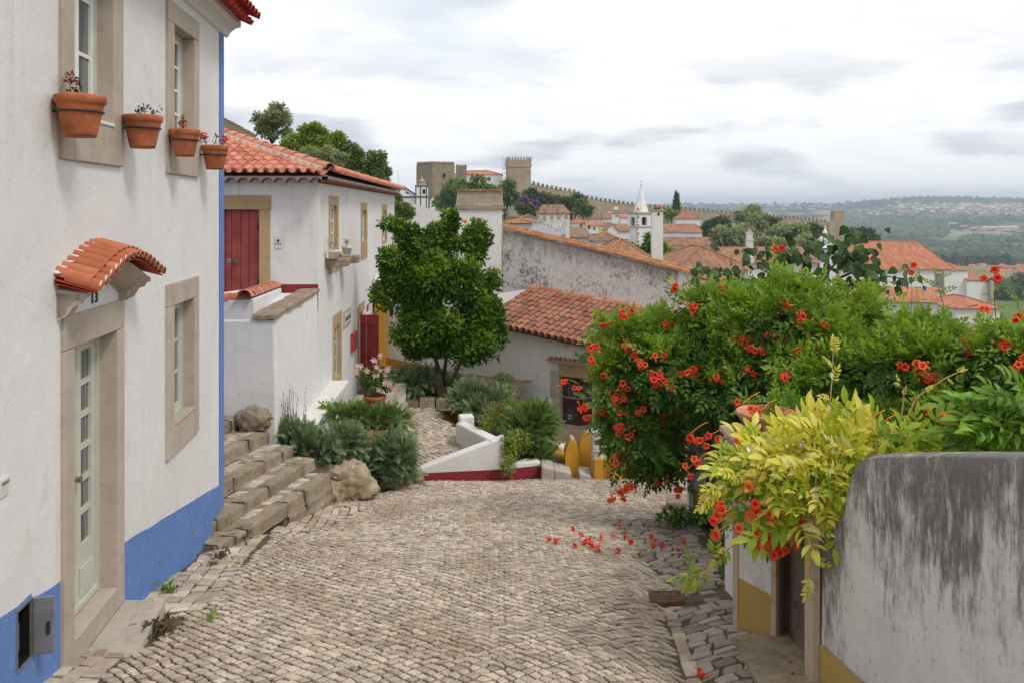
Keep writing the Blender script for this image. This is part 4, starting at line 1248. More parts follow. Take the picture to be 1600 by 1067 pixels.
    dz_ = Vector((0,0,-.03)); iA, iB, ie, ie2 = A + Vector((-.1,.1,0)), Bc + Vector((.1,.1,0)), e + Vector((-.1,-.1,0)), e2 + Vector((.1,-.1,0))
    A0, B0, E0, E20 = A, Bc, e, e2; A, Bc, e, e2 = iA, iB, ie, ie2
    mb.face([Bc, A, ridge0+dz_], .3); mb.face([A, e, ridge1+dz_, ridge0+dz_], .6); mb.face([e, e2, ridge1+dz_], .2); mb.face([e2, Bc, ridge0+dz_, ridge1+dz_], .4); A, Bc, e, e2 = A0, B0, E0, E20
    mb.build('roof', M['tile_new'], h)
    front, n1, u1 = sheet_tiles(Bc, A, ridge0, ridge0 + Vector((.001,0,0)), .21, .36)
    side, n2, u2 = sheet_tiles(A, e, ridge1, ridge0, .22, .36)
    vis = [q for q in front if q[0].x > -6.6]; hid = [q for q in front if q[0].x <= -6.6]
    rr = random.Random(3)
    for p, dn, n, t, s in vis:
        put_tile('tile_new', h, p + n*(.03) + Vector((0,0,rr.uniform(-.006,.006))), dn + n*.035, n, 1.0, 'roof_tile', rr.uniform(-.05,.05))
        c = p + (A-Bc).normalized()*.1125
    join_tiles([(p + n*.03, dn + n*.035, n, 1.0) for p, dn, n, t, s in hid], 'tile_new', h)
    ax = (A-Bc).normalized()*.105
    join_tiles([(p + ax + n*.10, dn + n*.03, -n, 1.0) for p, dn, n, t, s in hid], 'channel', h, 'channel_tiles')
    for p, dn, n, t, s in vis: put_tile('channel', h, p + ax + n*.10 + dn*rr.uniform(-.02,.02), dn + n*.03, -n, 1.0, 'channel_tile')
    join_tiles([(p + (e-A).normalized()*.11 + n*.10, dn + n*.03, -n, 1.0) for p, dn, n, t, s in side], 'channel', h, 'channel_tiles')
    near = side[:]
    near.sort(key=lambda q: q[0].y)
    for p, dn, n, t, s in near[:110]:
        put_tile('tile_new', h, p + n*.03 + Vector((0,0,rr.uniform(-.006,.006))), dn + n*.035, n, 1.0, 'roof_tile', rr.uniform(-.05,.05))
    join_tiles([(p + n*.03, dn + n*.035, n, 1.0) for p, dn, n, t, s in near[110:]], 'tile_new', h)
    # hip and ridge caps bedded in mortar
    def caps(p0, p1, kind, nm, sc=1.0):
        d = (p1-p0); m = int(d.length/.40)
        for i in range(m):
            q = p0 + d*((i+.0)/m)
            put_tile(kind, h, q + Vector((0,0,.075)) + d.normalized()*.45, -d.normalized() + Vector((0,0,.03)), Vector((0,0,1)), sc, nm, R.uniform(-.05,.05))
        mo = MB(); x = d.cross(Vector((0,0,1))).normalized()
        mo.grid([[p0 + d*t + x*.20 + Vector((0,0,.01)), p0 + d*t + x*.13 + Vector((0,0,.115)), p0 + d*t - x*.13 + Vector((0,0,.115)), p0 + d*t - x*.20 + Vector((0,0,.01))] for t in np.linspace(0, 1, 20)], .3)
        mo.build('mortar_bed', M['frame_stone'], h, True)
    caps(A, ridge0, 'cap', 'hip_tile'); caps(ridge1, ridge0, 'cap', 'ridge_tile'); caps(e, ridge1, 'cap', 'hip_tile')
    # intercom by the door
    ic = thing('door_plate', 'small white tile plate with dark marks on the wall beside the dusty red door', 'plate', HF(HF.s_of(435), 0, -.7))
    a, z = HF.at(435, 379)
    mb = MB(); mb.wbox(HF, a-.075, a+.075, 0, .015, z-.13, z+.13); mb.build('plate', M['plaque'], ic, bevel=.004)
    mb = MB(); mb.obox((HF(a, .018, z).x, HF(a, .018, z).y), .022, .004, z+.01, z+.055)
    for k_ in (-.045, 0, .045): mb.wbox(HF, a+k_-.012, a+k_+.012, .015, .02, z-.045, z-.02)
    mb.build('dark_marks', M['ink'], ic)
    # plaque, red box, shutter
    pq = op(535.8, 547, 488, 514.5)
    pl = thing('wall_plaque', 'pale rectangular house plaque between the low window and the red shutter', 'plaque', HS(pq[0], 0, pq[2]))
    mb = MB(); mb.wbox(HS, pq[0], pq[1], 0, .03, pq[2], pq[3]); mb.build('border', M['frame_stone'], pl, bevel=.01)
    mb = MB(); mb.wbox(HS, pq[0]+.1, pq[1]-.1, .03, .036, pq[2]+.06, pq[3]-.06); mb.build('panel', M['plaque'], pl)
    mb = MB()
    for i in range(7): mb.wbox(HS, pq[0]+.16+i*.13, pq[0]+.25+i*.13, .036, .039, (pq[2]+pq[3])/2-.05, (pq[2]+pq[3])/2+.05-.03*(i % 2))
    mb.build('lettering', M['ink'], pl)
    rb = op(547.4, 553, 522, 550)
    bx = thing('letter_box', 'small red metal box fixed on the wall beside the open red shutter', 'box', HS(rb[0], 0, rb[2]))
    mb = MB(); mb.wbox(HS, rb[0], rb[1], 0, .09, rb[2], rb[3]); mb.build('body', M['red_shutter'], bx, bevel=.01)
    mb = MB(); mb.wbox(HS, rb[0]+.1, rb[1]-.1, .09, .096, rb[2]+.08, rb[3]-.06); mb.build('front_panel', M['red_door'], bx)
    # doorway and the open red leaf
    for (a, b_, c, e_) in ((dr[0]-.24, dr[0], -5.0, -2.66), ):
        mb = MB(); mb.wbox(HS, a, b_, -.2, .02, c, e_); mb.build('jamb', M['ochre_stone'], h, bevel=.01)
    mb = MB(); mb.wbox(HS, dr[0]+.003, dr[1]+.2, -.2, .02, -2.88, -2.62); mb.build('lintel', M['ochre_stone'], h, bevel=.01)
    lf = thing('red_shutter', 'red plank door leaf standing open at a right angle to the white wall', 'shutter', HS(dr[0], 0, -5))
    p0 = HS(dr[0]+.02, .03, 0); wl = Wall((p0.x, p0.y), (1, -.05))
    zt_, zb_ = -2.90, -4.98; wd = .52
    for i in range(3):
        mb = MB(); mb.wbox(wl, i*wd/3+.004, (i+1)*wd/3-.004, -.03, .0, zb_, zt_); mb.build('plank', M['red_shutter'], lf, bevel=.003)
    for z in (-3.13, -4.0, -4.75):
        mb = MB(); mb.wbox(wl, .02, wd-.05, 0, .028, z-.045, z+.045); mb.build('batten', M['red_shutter'], lf, bevel=.004)
    mb = MB(); mb.wbox(wl, wd-.045, wd-.01, 0, .03, -4.15, -4.03); mb.build('latch', M['iron'], lf, bevel=.004)
    return h
H2 = house_two()

def shelf_stone(px0, px1, y0, y1, label, dep):
    a, b = HS.s_of(px0), HS.s_of(px1); Y = 17.2 + (a+b)/2
    c = HS((a+b)/2, .0, 0)
    zt = -(y0-HY)/F*(c.y-.1)
    t = thing('stone_bracket', label, 'bracket', (c.x, c.y, zt-.2), 'rough stone brackets under the slit window')
    mb = MB()
    mb.hexa([HS(a,dep,zt-.16),HS(b,dep*.9,zt-.13),HS(b,-.05,zt-.20),HS(a,-.05,zt-.20),HS(a,dep,zt),HS(b,dep*.9,zt),HS(b,-.05,zt),HS(a,-.05,zt)])
    mb.build('slab', M['step_stone'], t, bevel=.03)
    return zt
zs = shelf_stone(508, 516.5, 404, 420, 'rough grey stone bracket, the nearer one under the potted twigs', .50)
zs2 = shelf_stone(529, 534.5, 400, 414, 'rough grey stone bracket, the farther one under the small white pot', .48)
def small_pot(px, py0, py1, Y, wd, lab, mat, twig, top=.95):
    c = P(px, py1, Y); hgt = (py1-py0)/F*Y; r = wd/2
    t = thing('flower_pot', lab, 'flower pot', c, 'small pots on stone brackets')
    mb = MB(); mb.lathe(c, [(0, 0), (r*.68, 0), (r*.95, hgt*.72), (r*1.04, hgt*.76), (r*1.05, hgt), (r*.9, hgt), (r*.85, hgt*.9), (0, hgt*.9)], 20, .5)
    mb.build('pot', M[mat], t, True)
    rr = random.Random(int(px))
    for i in range(twig):
        a = rr.uniform(-1, 1); L = rr.uniform(.14, .34)
        b = Vector(c) + Vector((rr.uniform(-.04,.04), 0, hgt*.9)); e = b + Vector((a*L*.7, rr.uniform(-.1,.1), L))
        m_ = MB(); m_.tube([b, (b+e)/2 + Vector((a*.02, 0, .02)), e], .006, 4, .003); s_ = m_.build('twig', M['stem'], t)
        pts = np.array([e*(1-f) + b*f + Vector((rr.gauss(0,.02), rr.gauss(0,.02), rr.gauss(0,.02))) for f in [rr.random()*.5 for _ in range(9)]])
        foliage('leaves', [leaf_shape(1, .6)], pts, np.tile([0,0,1.], (9,1)), .035, M['dry_leaf'], s_, .3, .4, 1., seed=i)
small_pot(522, 391, 404.5, 18.0, .27, 'wide cream pot of sparse twigs before the slit window sill', 'plaque', 6)
small_pot(542, 385, 398, 19.2, .23, 'narrow cream pot with tall bare twigs right of the slit window', 'plaque', 5)
small_pot(531.5, 396, 404, 18.6, .10, 'tiny brown clay pot between two cream pots on the brackets', 'terracotta_old', 1)

# ------------------------------------------------------------------ landing walls, steps, rock
def parapet():
    t = thing('landing_wall', 'white parapet of the landing with orange coping tiles and a rough slab ledge', 'wall', (-4.5, 13.8, -4))
    yf = 13.85
    X = lambda px, Y=yf: (px-CX)/F*Y
    # front face, a little wider at its foot, and outer side in the plane of the house
    zl = -1.80
    mb = MB()
    ne = Vector((X(431), yf)); 
    far = HS(0, 0, 0)
    mb.hexa([(X(240), yf, -4.6), (X(435), yf-.05, -4.6), (-3.87, 17.18, -4.6), (X(240), 17.18, -4.6), (X(240), yf, zl), (X(429), yf, zl-.0), (-3.912, 17.18, zl+.10), (X(240), 17.18, zl+.10)])
    mb.build('wall', M['white_house'], t, bevel=.04)
    # upper parapet that carries the tiles
    z1 = -1.47
    mb = MB()
    mb.hexa([(X(240), yf+.02, zl-.05), (X(397), yf+.02, zl-.05), (-4.62, 17.1, zl-.05), (-5.2, 17.1, zl-.05), (X(240), yf+.02, z1-.07), (X(397), yf+.02, z1), (-4.62, 17.1, z1-.12), (-5.2, 17.1, z1-.12)])
    mb.build('upper_wall', M['white_house'], t, bevel=.02)
    d = Vector((-4.62+.02, 17.1, z1-.12)) - Vector((X(397), yf, z1+.0)); n = 10
    for i in range(n):
        p = Vector((X(397)-.14, yf-.04, z1+.02)) + d*((i+.0)/n)
        put_tile('cap', t, p + d.normalized()*.42, -d.normalized() + Vector((0,0,.03)), Vector((0,0,1)), 1.05, 'coping_tile')
    for i in range(6):
        p = Vector((X(390)-.05, yf+.14, z1-.02)) + Vector((-.38*i, 0, -.035*i))
        put_tile('cap', t, p + Vector((-.42, 0, -.03)), Vector((1, 0, .09)), Vector((0,0,1)), 1.05, 'coping_tile')
    # slab ledge
    a = Vector((X(396), yf-.06)); b = Vector((X(434), yf-.06)); c = Vector((-3.86, 17.15)); e = Vector((-4.25, 17.15))
    for i in range(5):
        t0, t1 = i/5+.003, (i+1)/5-.003
        q = lambda u, v: (a*(1-u)+b*u)*(1-v) + (e*(1-u)+c*u)*v
        z = lambda v: zl + .005 + .10*v + .012*math.sin(i*2.2)
        j = [R.uniform(-.03,.03) for _ in range(4)]
        pl = [q(0+j[0], t0), q(1.0+j[1], t0), q(1.0+j[2], t1), q(0+j[3], t1)]
        m2 = MB(); m2.rough([(p.x, p.y, z(t0 if k < 2 else t1)) for k, p in enumerate(pl)] + [(p.x, p.y, z(t0 if k < 2 else t1)+.085) for k, p in enumerate(pl)], 3, .022, i)
        m2.build('ledge_slab', M['step_stone'], t, True)
parapet()

def ledge_box():
    t = thing('wall_bench', 'low white rendered ledge with grey vent panels along the foot of the white wall', 'ledge', HS(0, .1, -4.5))
    a, b = -2.55, 1.6; zt = -3.83
    mb = MB(); mb.wbox(HS, a, b, -.05, .34, -5.4, zt); mb.build('body', M['white_house'], t, bevel=.02)
    mb = MB(); mb.wbox(HS, a-.03, b+.02, -.05, .38, zt+.002, zt+.05); mb.build('top_slab', M['old_white'], t, bevel=.015)
    for i in range(2):
        mb = MB(); mb.wbox(HS, .1+i*.72, .74+i*.72, .34, .352, -4.75, zt-.08); f = mb.build('vent_panel', M['cream_paint'], t)
        for k in range(8):
            mb = MB(); mb.wbox(HS, .15+i*.72, .69+i*.72, .352, .362, -4.68+k*.095, -4.63+k*.095); mb.build('louvre', M['cream_paint'], f)
ledge_box()

def steps():
    t = thing('stone_steps', 'broad worn stone steps with cobbled treads climbing from the lane behind the blue corner', 'steps', (-4, 12, -4))
    rr = random.Random(21)
    # each step: (left far X,Y,z) - (right X,Y,z) of its front edge
    E = [((-3.62, 8.9, -3.80), (-3.24, 10.45, -3.92), (-2.77, 13.12, -4.05)),
         ((-4.1, 8.9, -3.62), (-3.55, 10.35, -3.76), (-3.10, 13.40, -3.90)),
         ((-4.5, 8.9, -3.52), (-3.86, 10.9, -3.60), (-3.46, 13.45, -3.72)),
         ((-5.0, 9.2, -3.36), (-4.22, 11.6, -3.43), (-3.89, 13.62, -3.55)),
         ((-5.4, 9.6, -3.20), (-4.62, 12.2, -3.26), (-4.40, 13.78, -3.35)),
         ((-5.8, 9.8, -3.02), (-5.05, 12.4, -3.08), (-4.85, 13.80, -3.15))]
    for k, e in enumerate(E):
        e = [Vector(q) for q in e]
        # front edge as four laid stones, tread of small setts behind it
        nx = [Vector(q) for q in (E[k+1] if k+1 < len(E) else [(q.x-.9, q.y, q.z) for q in e])]
        def edge(u, L=e): return L[0]*(1-u*2) + L[1]*(u*2) if u < .5 else L[1]*(2-u*2) + L[2]*(u*2-1)
        def nxt(u): return edge(u, nx)
        mb = MB(); n = 16; rows_t, rows_f = [], []
        for i in range(n+1):
            u = i/n; a = edge(u); b = nxt(u)
            b = Vector((b.x-.05, b.y, a.z - .02))
            w = .02*noise.noise(a*3)
            rows_t.append([a + Vector((-.09,0,-.03)), b])
        mb.grid(rows_t, .5)
        base = [edge(i/n) for i in range(n+1)]
        mb.grid([[p + Vector((-.05,0,-.8)) for p in base], [p + Vector((-.05,0,-.01)) for p in base]], .5)
        e_ = base[-1]; b2 = nxt(1.0)
        mb.face([e_ + Vector((-.05,0,-.8)), e_ + Vector((-.05,0,-.01)), Vector((b2.x-.05, e_.y, e_.z)), Vector((b2.x-.05, e_.y, e_.z-.8))], .5)
        st = mb.build('step', M['bedding'], t)
        # nosing stones
        u = .30 if k < 2 else .25
        while u < .995:
            l = rr.uniform(.09, .22); u1 = min(1.0, u+l)
            if 1.0-u1 < .04: u1 = 1.0
            a, b = edge(u+.0008), edge(u1-.0008)
            hgt = rr.uniform(.15, .21) if k else rr.uniform(.16, .20)
            j = [rr.uniform(-.018, .018) for _ in range(8)]
            m2 = MB()
            m2.rough([a+Vector((.015+j[0],0,-hgt)), b+Vector((.015+j[1],0,-hgt)), b+Vector((-.15,0,-hgt)), a+Vector((-.15,0,-hgt)), a+Vector((j[2],0,j[3]*.7)), b+Vector((j[4],0,j[5]*.7)), b+Vector((-.17+j[6],0,.008)), a+Vector((-.17+j[7],0,.008))], 5, .016, u*40+k)
            m2.build('nosing_stone', M['step_stone'], st, True)
            # courses under the nosing where the lane falls away
            z = a.z - hgt
            low = S(a.x+.1, a.y) if k == 0 else a.z - .26
            while z > low + .02:
                h2 = rr.uniform(.14, .2); m3 = MB(); q = [rr.uniform(-.02, .02) for _ in range(4)]
                m3.rough([a+Vector((.02+q[0],0,z-h2-a.z)), b+Vector((.02+q[1],0,z-h2-a.z)), b+Vector((-.12,0,z-h2-a.z)), a+Vector((-.12,0,z-h2-a.z)), a+Vector((.015+q[2],.0,z-.006-a.z)), b+Vector((.015+q[3],0,z-.006-a.z)), b+Vector((-.12,0,z-.006-a.z)), a+Vector((-.12,0,z-.006-a.z))], 3, .014, u*30+z)
                m3.build('riser_stone', M['step_stone'], st, True); z -= h2
            u = u1
        # tread setts
        u = .32
        while u < .985:
            du = rr.uniform(.022, .034)
            a, b = edge(u), edge(min(1, u+du)); a2, b2 = nxt(u), nxt(min(1, u+du))
            wid = (a.x-.17) - (a2.x-.02)
            if wid > .08:
                m_ = max(1, round(wid/.13)); f0 = 0
                for i in range(m_):
                    f1 = f0 + 1/m_
                    xa = a.x-.175-(wid-.01)*f0; xb = a.x-.175-(wid-.01)*f1
                    zz = a.z
                    c = [(xb, a.y), (xa, a.y), (xa+(b.x-a.x), b.y), (xb+(b.x-a.x), b.y)]
                    hf = lambda x, y, z0=zz, z1=b.z, y0=a.y, y1=b.y: z0 + (z1-z0)*(y-y0)/max(1e-3, y1-y0)
                    m2 = MB(); add_stone(m2, [c[0], c[1], c[2], c[3]], hf, rr, gap=.005, lift=.014, depth=.04)
                    m2.build('paving_stone', M['cobble'] if rr.random() < .6 else M['step_stone'], st)
                    f0 = f1
            u += du
steps()

def rock(name, label, c, r, seed, cat='rock', mat='rock', amp=.45):
    t = thing(name, label, cat, (c[0], c[1], c[2]))
    bm = bmesh.new(); bmesh.ops.create_icosphere(bm, subdivisions=4, radius=1)
    for v in bm.verts:
        d = v.co.normalized(); off = Vector((seed*5.3, seed*2.1, seed))
        k = 1 + amp*noise.noise(d*1.3+off) + amp*.75*abs(noise.noise(d*2.6+off)) + .22*noise.noise(d*5+off) - .13*abs(noise.noise(d*9+off))
        c1 = 1 - .30*abs(noise.cell(d*2.2+off))*.5
        v.co = Vector((d.x*r[0], d.y*r[1], d.z*r[2]))*k*c1
    me = bpy.data.meshes.new(name); bm.to_mesh(me); bm.free(); me.materials.append(M[mat])
    me.polygons.foreach_set('use_smooth', np.ones(len(me.polygons), bool))
    o = link('boulder', me, t)
rock('boulder', 'craggy ochre boulder at the end of the lowest stone step', (-2.60, 13.75, -4.47), (.41, .38, .36), 3)
rock('boulder', 'smaller ochre boulder wedged between the steps and the big boulder', (-2.86, 13.40, -4.50), (.20, .22, .26), 5)
rock('boulder', 'lumpy ochre stone set against the white parapet above the steps', (-4.15, 13.64, -3.38), (.32, .18, .24), 7, mat='step_stone', amp=.22)
rock('boulder', 'rough grey ochre corner stone standing where the red based low wall begins', (-1.84, 15.85, -4.98), (.20, .20, .22), 9, mat='rock', amp=.25)
rock('boulder', 'low brown stone half sunk at the foot of the blue corner', (-3.30, 10.55, -4.12), (.20, .22, .10), 12, mat='step_stone', amp=.25)

# ------------------------------------------------------------------ low white wall with the red base
def low_wall():
    t = thing('low_wall', 'low white wall with a dark red base, rising from the corner stone to a square post', 'wall', (-.8, 16.3, -5.1))
    a = Vector((-1.74, 16.1)); b = Vector((-.14, 16.25)); c = Vector((-.98, 18.55)); d = Vector((.56, 16.5))
    th = .26
    def run(p0, p1, zt0, zt1, n0, side, mb, zb0, zb1, cap):
        u = (p1-p0).normalized(); n = Vector((u.y, -u.x))*side
        q0, q1 = p0 - n*th, p1 - n*th
        lo = [(p0.x,p0.y,zb0),(p1.x,p1.y,zb1),(q1.x,q1.y,zb1),(q0.x,q0.y,zb0)]
        hi = [(p0.x,p0.y,zt0),(p1.x,p1.y,zt1),(q1.x,q1.y,zt1),(q0.x,q0.y,zt0)]
        if side < 0: lo = [lo[1],lo[0],lo[3],lo[2]]; hi = [hi[1],hi[0],hi[3],hi[2]]
        mb.hexa(lo+hi)
    mb = MB()
    run(a, b, -4.90, -4.34, 0, 1, mb, -5.6, -5.6, 1)
    mb.build('wall', M['white_house'], t, bevel=.03)
    mb = MB(); run(b + Vector((-.02,.06)), c, -4.40, -4.62, 0, 1, mb, -5.4, -5.4, 1); mb.build('return_wall', M['old_white'], t, bevel=.04)
    mb = MB(); run(b + Vector((.004,0)), d, -4.86, -4.87, 0, 1, mb, -5.6, -5.6, 1); mb.build('side_wall', M['white_house'], t, bevel=.03)
    mb = MB(); mb.obox((-1.0, 18.62), .155, .15, -5.1, -4.50, .2); mb.build('post', M['white_house'], t, bevel=.03)
    mb = MB()
    for p0, p1, e in ((a, b, 0), (b + Vector((.004,0)), d, .0)):
        u = (p1-p0).normalized(); n = Vector((u.y, -u.x))
        pts = []
        for i in range(9):
            q = p0 + (p1-p0)*(i/8) + n*.006; zt = -5.03 if p0 is a else -5.03
            zt = -4.985 + .03*i/8 if p0 is a else -4.955
            pts.append([(q.x,q.y,-5.6),(q.x,q.y,zt)])
        mb.grid(pts, .5)
    mb.face([(d.x+.006, d.y, -5.6), (d.x+.006, d.y+th, -5.6), (d.x+.006, d.y+th, -4.955), (d.x+.006, d.y, -4.955)], .5)
    mb.build('red_base', M['red_paint'], t)
low_wall()

def path_steps():
    t = thing('path_steps', 'two grey stone steps beside the white planter at the red doorway', 'steps', (-3.0, 21, -5))
    for i, (x0, x1, y0, y1, z) in enumerate(((-3.9, -2.62, 20.0, 21.5, -4.86), (-3.9, -2.95, 20.4, 21.5, -4.68))):
        mb = MB(); mb.prism([(x0,y0,-5.2),(x1-.2,y0,-5.2),(x1,y0+.4,-5.2),(x1,y1,-5.2),(x0,y1,-5.2)], [(x0,y0,z),(x1-.2,y0,z),(x1,y0+.4,z),(x1,y1,z),(x0,y1,z)])
        mb.build('step', M['concrete'], t, bevel=.03)
    p = thing('planter', 'square white planter wall holding a juniper beside the path steps', 'planter', (-2.9, 21.7, -4.8))
    mb = MB(); mb.box(-3.35, -2.68, 21.5, 22.3, -5.2, -4.40); mb.build('box', M['old_white'], p, bevel=.03)
    mb = MB(); mb.box(-3.28, -2.75, 21.57, 22.23, -4.398, -4.36); mb.build('soil', M['soil'], p)
path_steps()
# ------------------------------------------------------------------ low house with the brown door, blotched gable wall, chimney
_A, _B = Vector((-4.375, 27.0)), Vector((2.995, 22.8))
HT = Wall(_A, _B - _A)
def house_three():
    h = thing('low_house', 'low aged white house with ochre base band, brown double door and old tiled roof', 'house', (0, 25, -7))
    S0, S1 = 0.12, 12.2
    zE = lambda s: -3.40 - .122*(s - 4.82) if s > 4.2 else -3.40 - .122*(4.2-4.82)
    dr = (HT.s_of(873), HT.s_of(925), -6.75, -4.66)
    top = lambda s: zE(s) if s > 4.2 else -2.55
    mb = MB()
    wall_face(mb, HT, S0, 4.2, -7.5, -2.55, [], 0, .2)
    wall_face(mb, HT, 4.2, S1, -8.0, top, [dr], 0, .32, step=1)
    mb.face([HT(4.2, 0, -3.4), HT(4.2, 0, -2.55), HT(4.2, -3, -2.55), HT(4.2, -3, -3.4)], .5)
    mb.face([HT(S1, 0, -8), HT(S1, -2.6, -8), HT(S1, -2.6, zE(S1)+.7), HT(S1, 0, zE(S1))], .5)
    mb.build('wall', M['old_white'], h)
    mb = MB(); mb.wbox(HT, S0, 4.2, -.35, 0, -2.55, -2.50); mb.build('wall_coping', M['old_white'], h)
    # ochre band, its top edge crumbling to the right
    a1 = HT.s_of(812)
    rows = []
    for i in range(40):
        s = S0 + (a1-S0)*i/39; px = 600
        zt = -4.62 - .085*s
        if i > 33: zt -= .10*(i-33) + .06*R.random()
        zt += .015*noise.noise(Vector((s*4, 0, 0)))
        rows.append([HT(s, .006, -7.4), HT(s, .006, zt)])
    mb = MB(); mb.grid(rows, .5); mb.build('ochre_band', M['yellow_dado'], h)
    mb = MB()                                                  # grey patch of bare mortar at its ragged end
    c = [HT.at(px, py) for px, py in ((775,585),(783,580),(792,583),(800,586),(807,592),(811,600),(808,607),(800,612),(785,610),(776,603))]
    mb.face([HT(s, .010, z) for s, z in c]); mb.build('bare_mortar', M['frame_stone'], h)
    # brown double door with small lights above
    mb = MB(); mb.wbox(HT, dr[0]-.26, dr[0], -.3, .02, -6.75, -4.50); mb.build('jamb', M['frame_stone'], h, bevel=.02)
    mb = MB(); mb.wbox(HT, dr[1], dr[1]+.2, -.3, .02, -6.75, -4.50); mb.build('jamb', M['frame_stone'], h, bevel=.02)
    mb = MB(); mb.wbox(HT, dr[0]+.003, dr[1]-.003, -.3, .02, -4.655, -4.30); mb.build('lintel', M['ochre_stone'], h, bevel=.02)
    mid = (dr[0]+dr[1])/2
    for k, (a, b) in enumerate(((dr[0]+.01, mid-.004), (mid+.004, dr[1]-.01))):
        mb = MB(); mb.wbox(HT, a, b, -.28, -.24, -6.75, -4.67); lf = mb.build('door_leaf', M['brown_door'], h, bevel=.006)
        for z0, z1 in ((-6.6, -6.0), (-5.9, -5.45)):
            mb = MB(); mb.wbox(HT, a+.08, b-.08, -.24, -.225, z0, z1); mb.build('door_panel', M['brown_door'], lf, bevel=.01)
        mb = MB(); mb.wbox(HT, a+.10, b-.10, -.238, -.230, -5.32, -4.85); pn = mb.build('pane', M['glass'], lf)
        mb = MB(); mb.tube([HT((a+b)/2, -.225, -5.32), HT((a+b)/2, -.225, -4.85)], .008); mb.build('glazing_bar', M['brown_door'], lf)
    mb = MB(); mb.tube([HT(mid-.06, -.23, -5.72), HT(mid-.06, -.17, -5.72)], .03, 8); mb.build('door_knob', M['brass'], h)
    # little tiled drip ledge above the door
    for i in range(10):
        s = HT.s_of(862) + i*.145
        put_tile('tile_old', h, HT(s, -.05, -4.16), HT(0, 1, 0) - HT(0, 0, .15), Vector((0,0,1)), .72, 'drip_tile')
    mb = MB(); mb.wbox(HT, HT.s_of(860), HT.s_of(862)+1.45, 0, .14, -4.24, -4.185); mb.build('drip_ledge', M['old_white'], h, bevel=.01)
    # roof, falling with the lane
    a = HT(4.05, .22, zE(4.21)+.03); b = HT(S1, .22, zE(S1)+.03)
    c = HT(S1, -2.75, zE(S1)+.76); d = HT(4.05, -2.75, zE(4.21)+.72)
    mb = MB(); mb.face([a, b, c, d], .5); mb.face([a - Vector((0,0,.06)), d - Vector((0,0,.06)), c - Vector((0,0,.06)), b - Vector((0,0,.06))], .5)
    mb.build('roof', M['tile_old'], h)
    rr = random.Random(9)
    tl, n, u = sheet_tiles(a, b, c, d, .205, .34)
    tl.sort(key=lambda q: q[4])
    e = (b-a).normalized()
    for k, (p, dn, nn, t, s) in enumerate(tl):
        if k < 290: put_tile('tile_old', h, p + nn*(.02+rr.uniform(-.01,.01)), dn + nn*.04 + e*rr.uniform(-.03,.03), nn, 1.08, 'roof_tile', rr.uniform(-.1,.1))
    join_tiles([(p + nn*.02, dn + nn*.04, nn, 1.08) for p, dn, nn, t, s in tl[290:]] + [(p + e*.1025 + nn*.06, dn + nn*.03, -nn, 1.05) for p, dn, nn, t, s in tl], 'tile_old', h)
    # newer ridge course against the gable
    m = int((c-d).length/.36)
    for i in range(m):
        q = d + (c-d)*(i/m)
        put_tile('cap', h, q + Vector((0,0,.05)), (c-d).normalized() + Vector((0,0,.02)), Vector((0,0,1)), .9, 'ridge_tile')
    pst = thing('poster', 'teal poster fixed to the left leaf of the brown double door', 'poster', HT(dr[0]+.1, -.22, -6))
    s0, z1 = HT.at(879.5, 641); s1, z0 = HT.at(891.5, 665)
    mb = MB(); mb.wbox(HT, s0, s1, -.222, -.215, z0, z1); mb.build('sheet', M['poster'], pst)
    mb = MB(); mb.wbox(HT, s0+.05, s1-.05, -.215, -.213, (z0+z1)/2+.02, (z0+z1)/2+.05); mb.wbox(HT, s0+.05, s1-.09, -.215, -.213, (z0+z1)/2-.06, (z0+z1)/2-.03); mb.build('print_lines', M['plaque'], pst)
    return h
H3 = house_three()

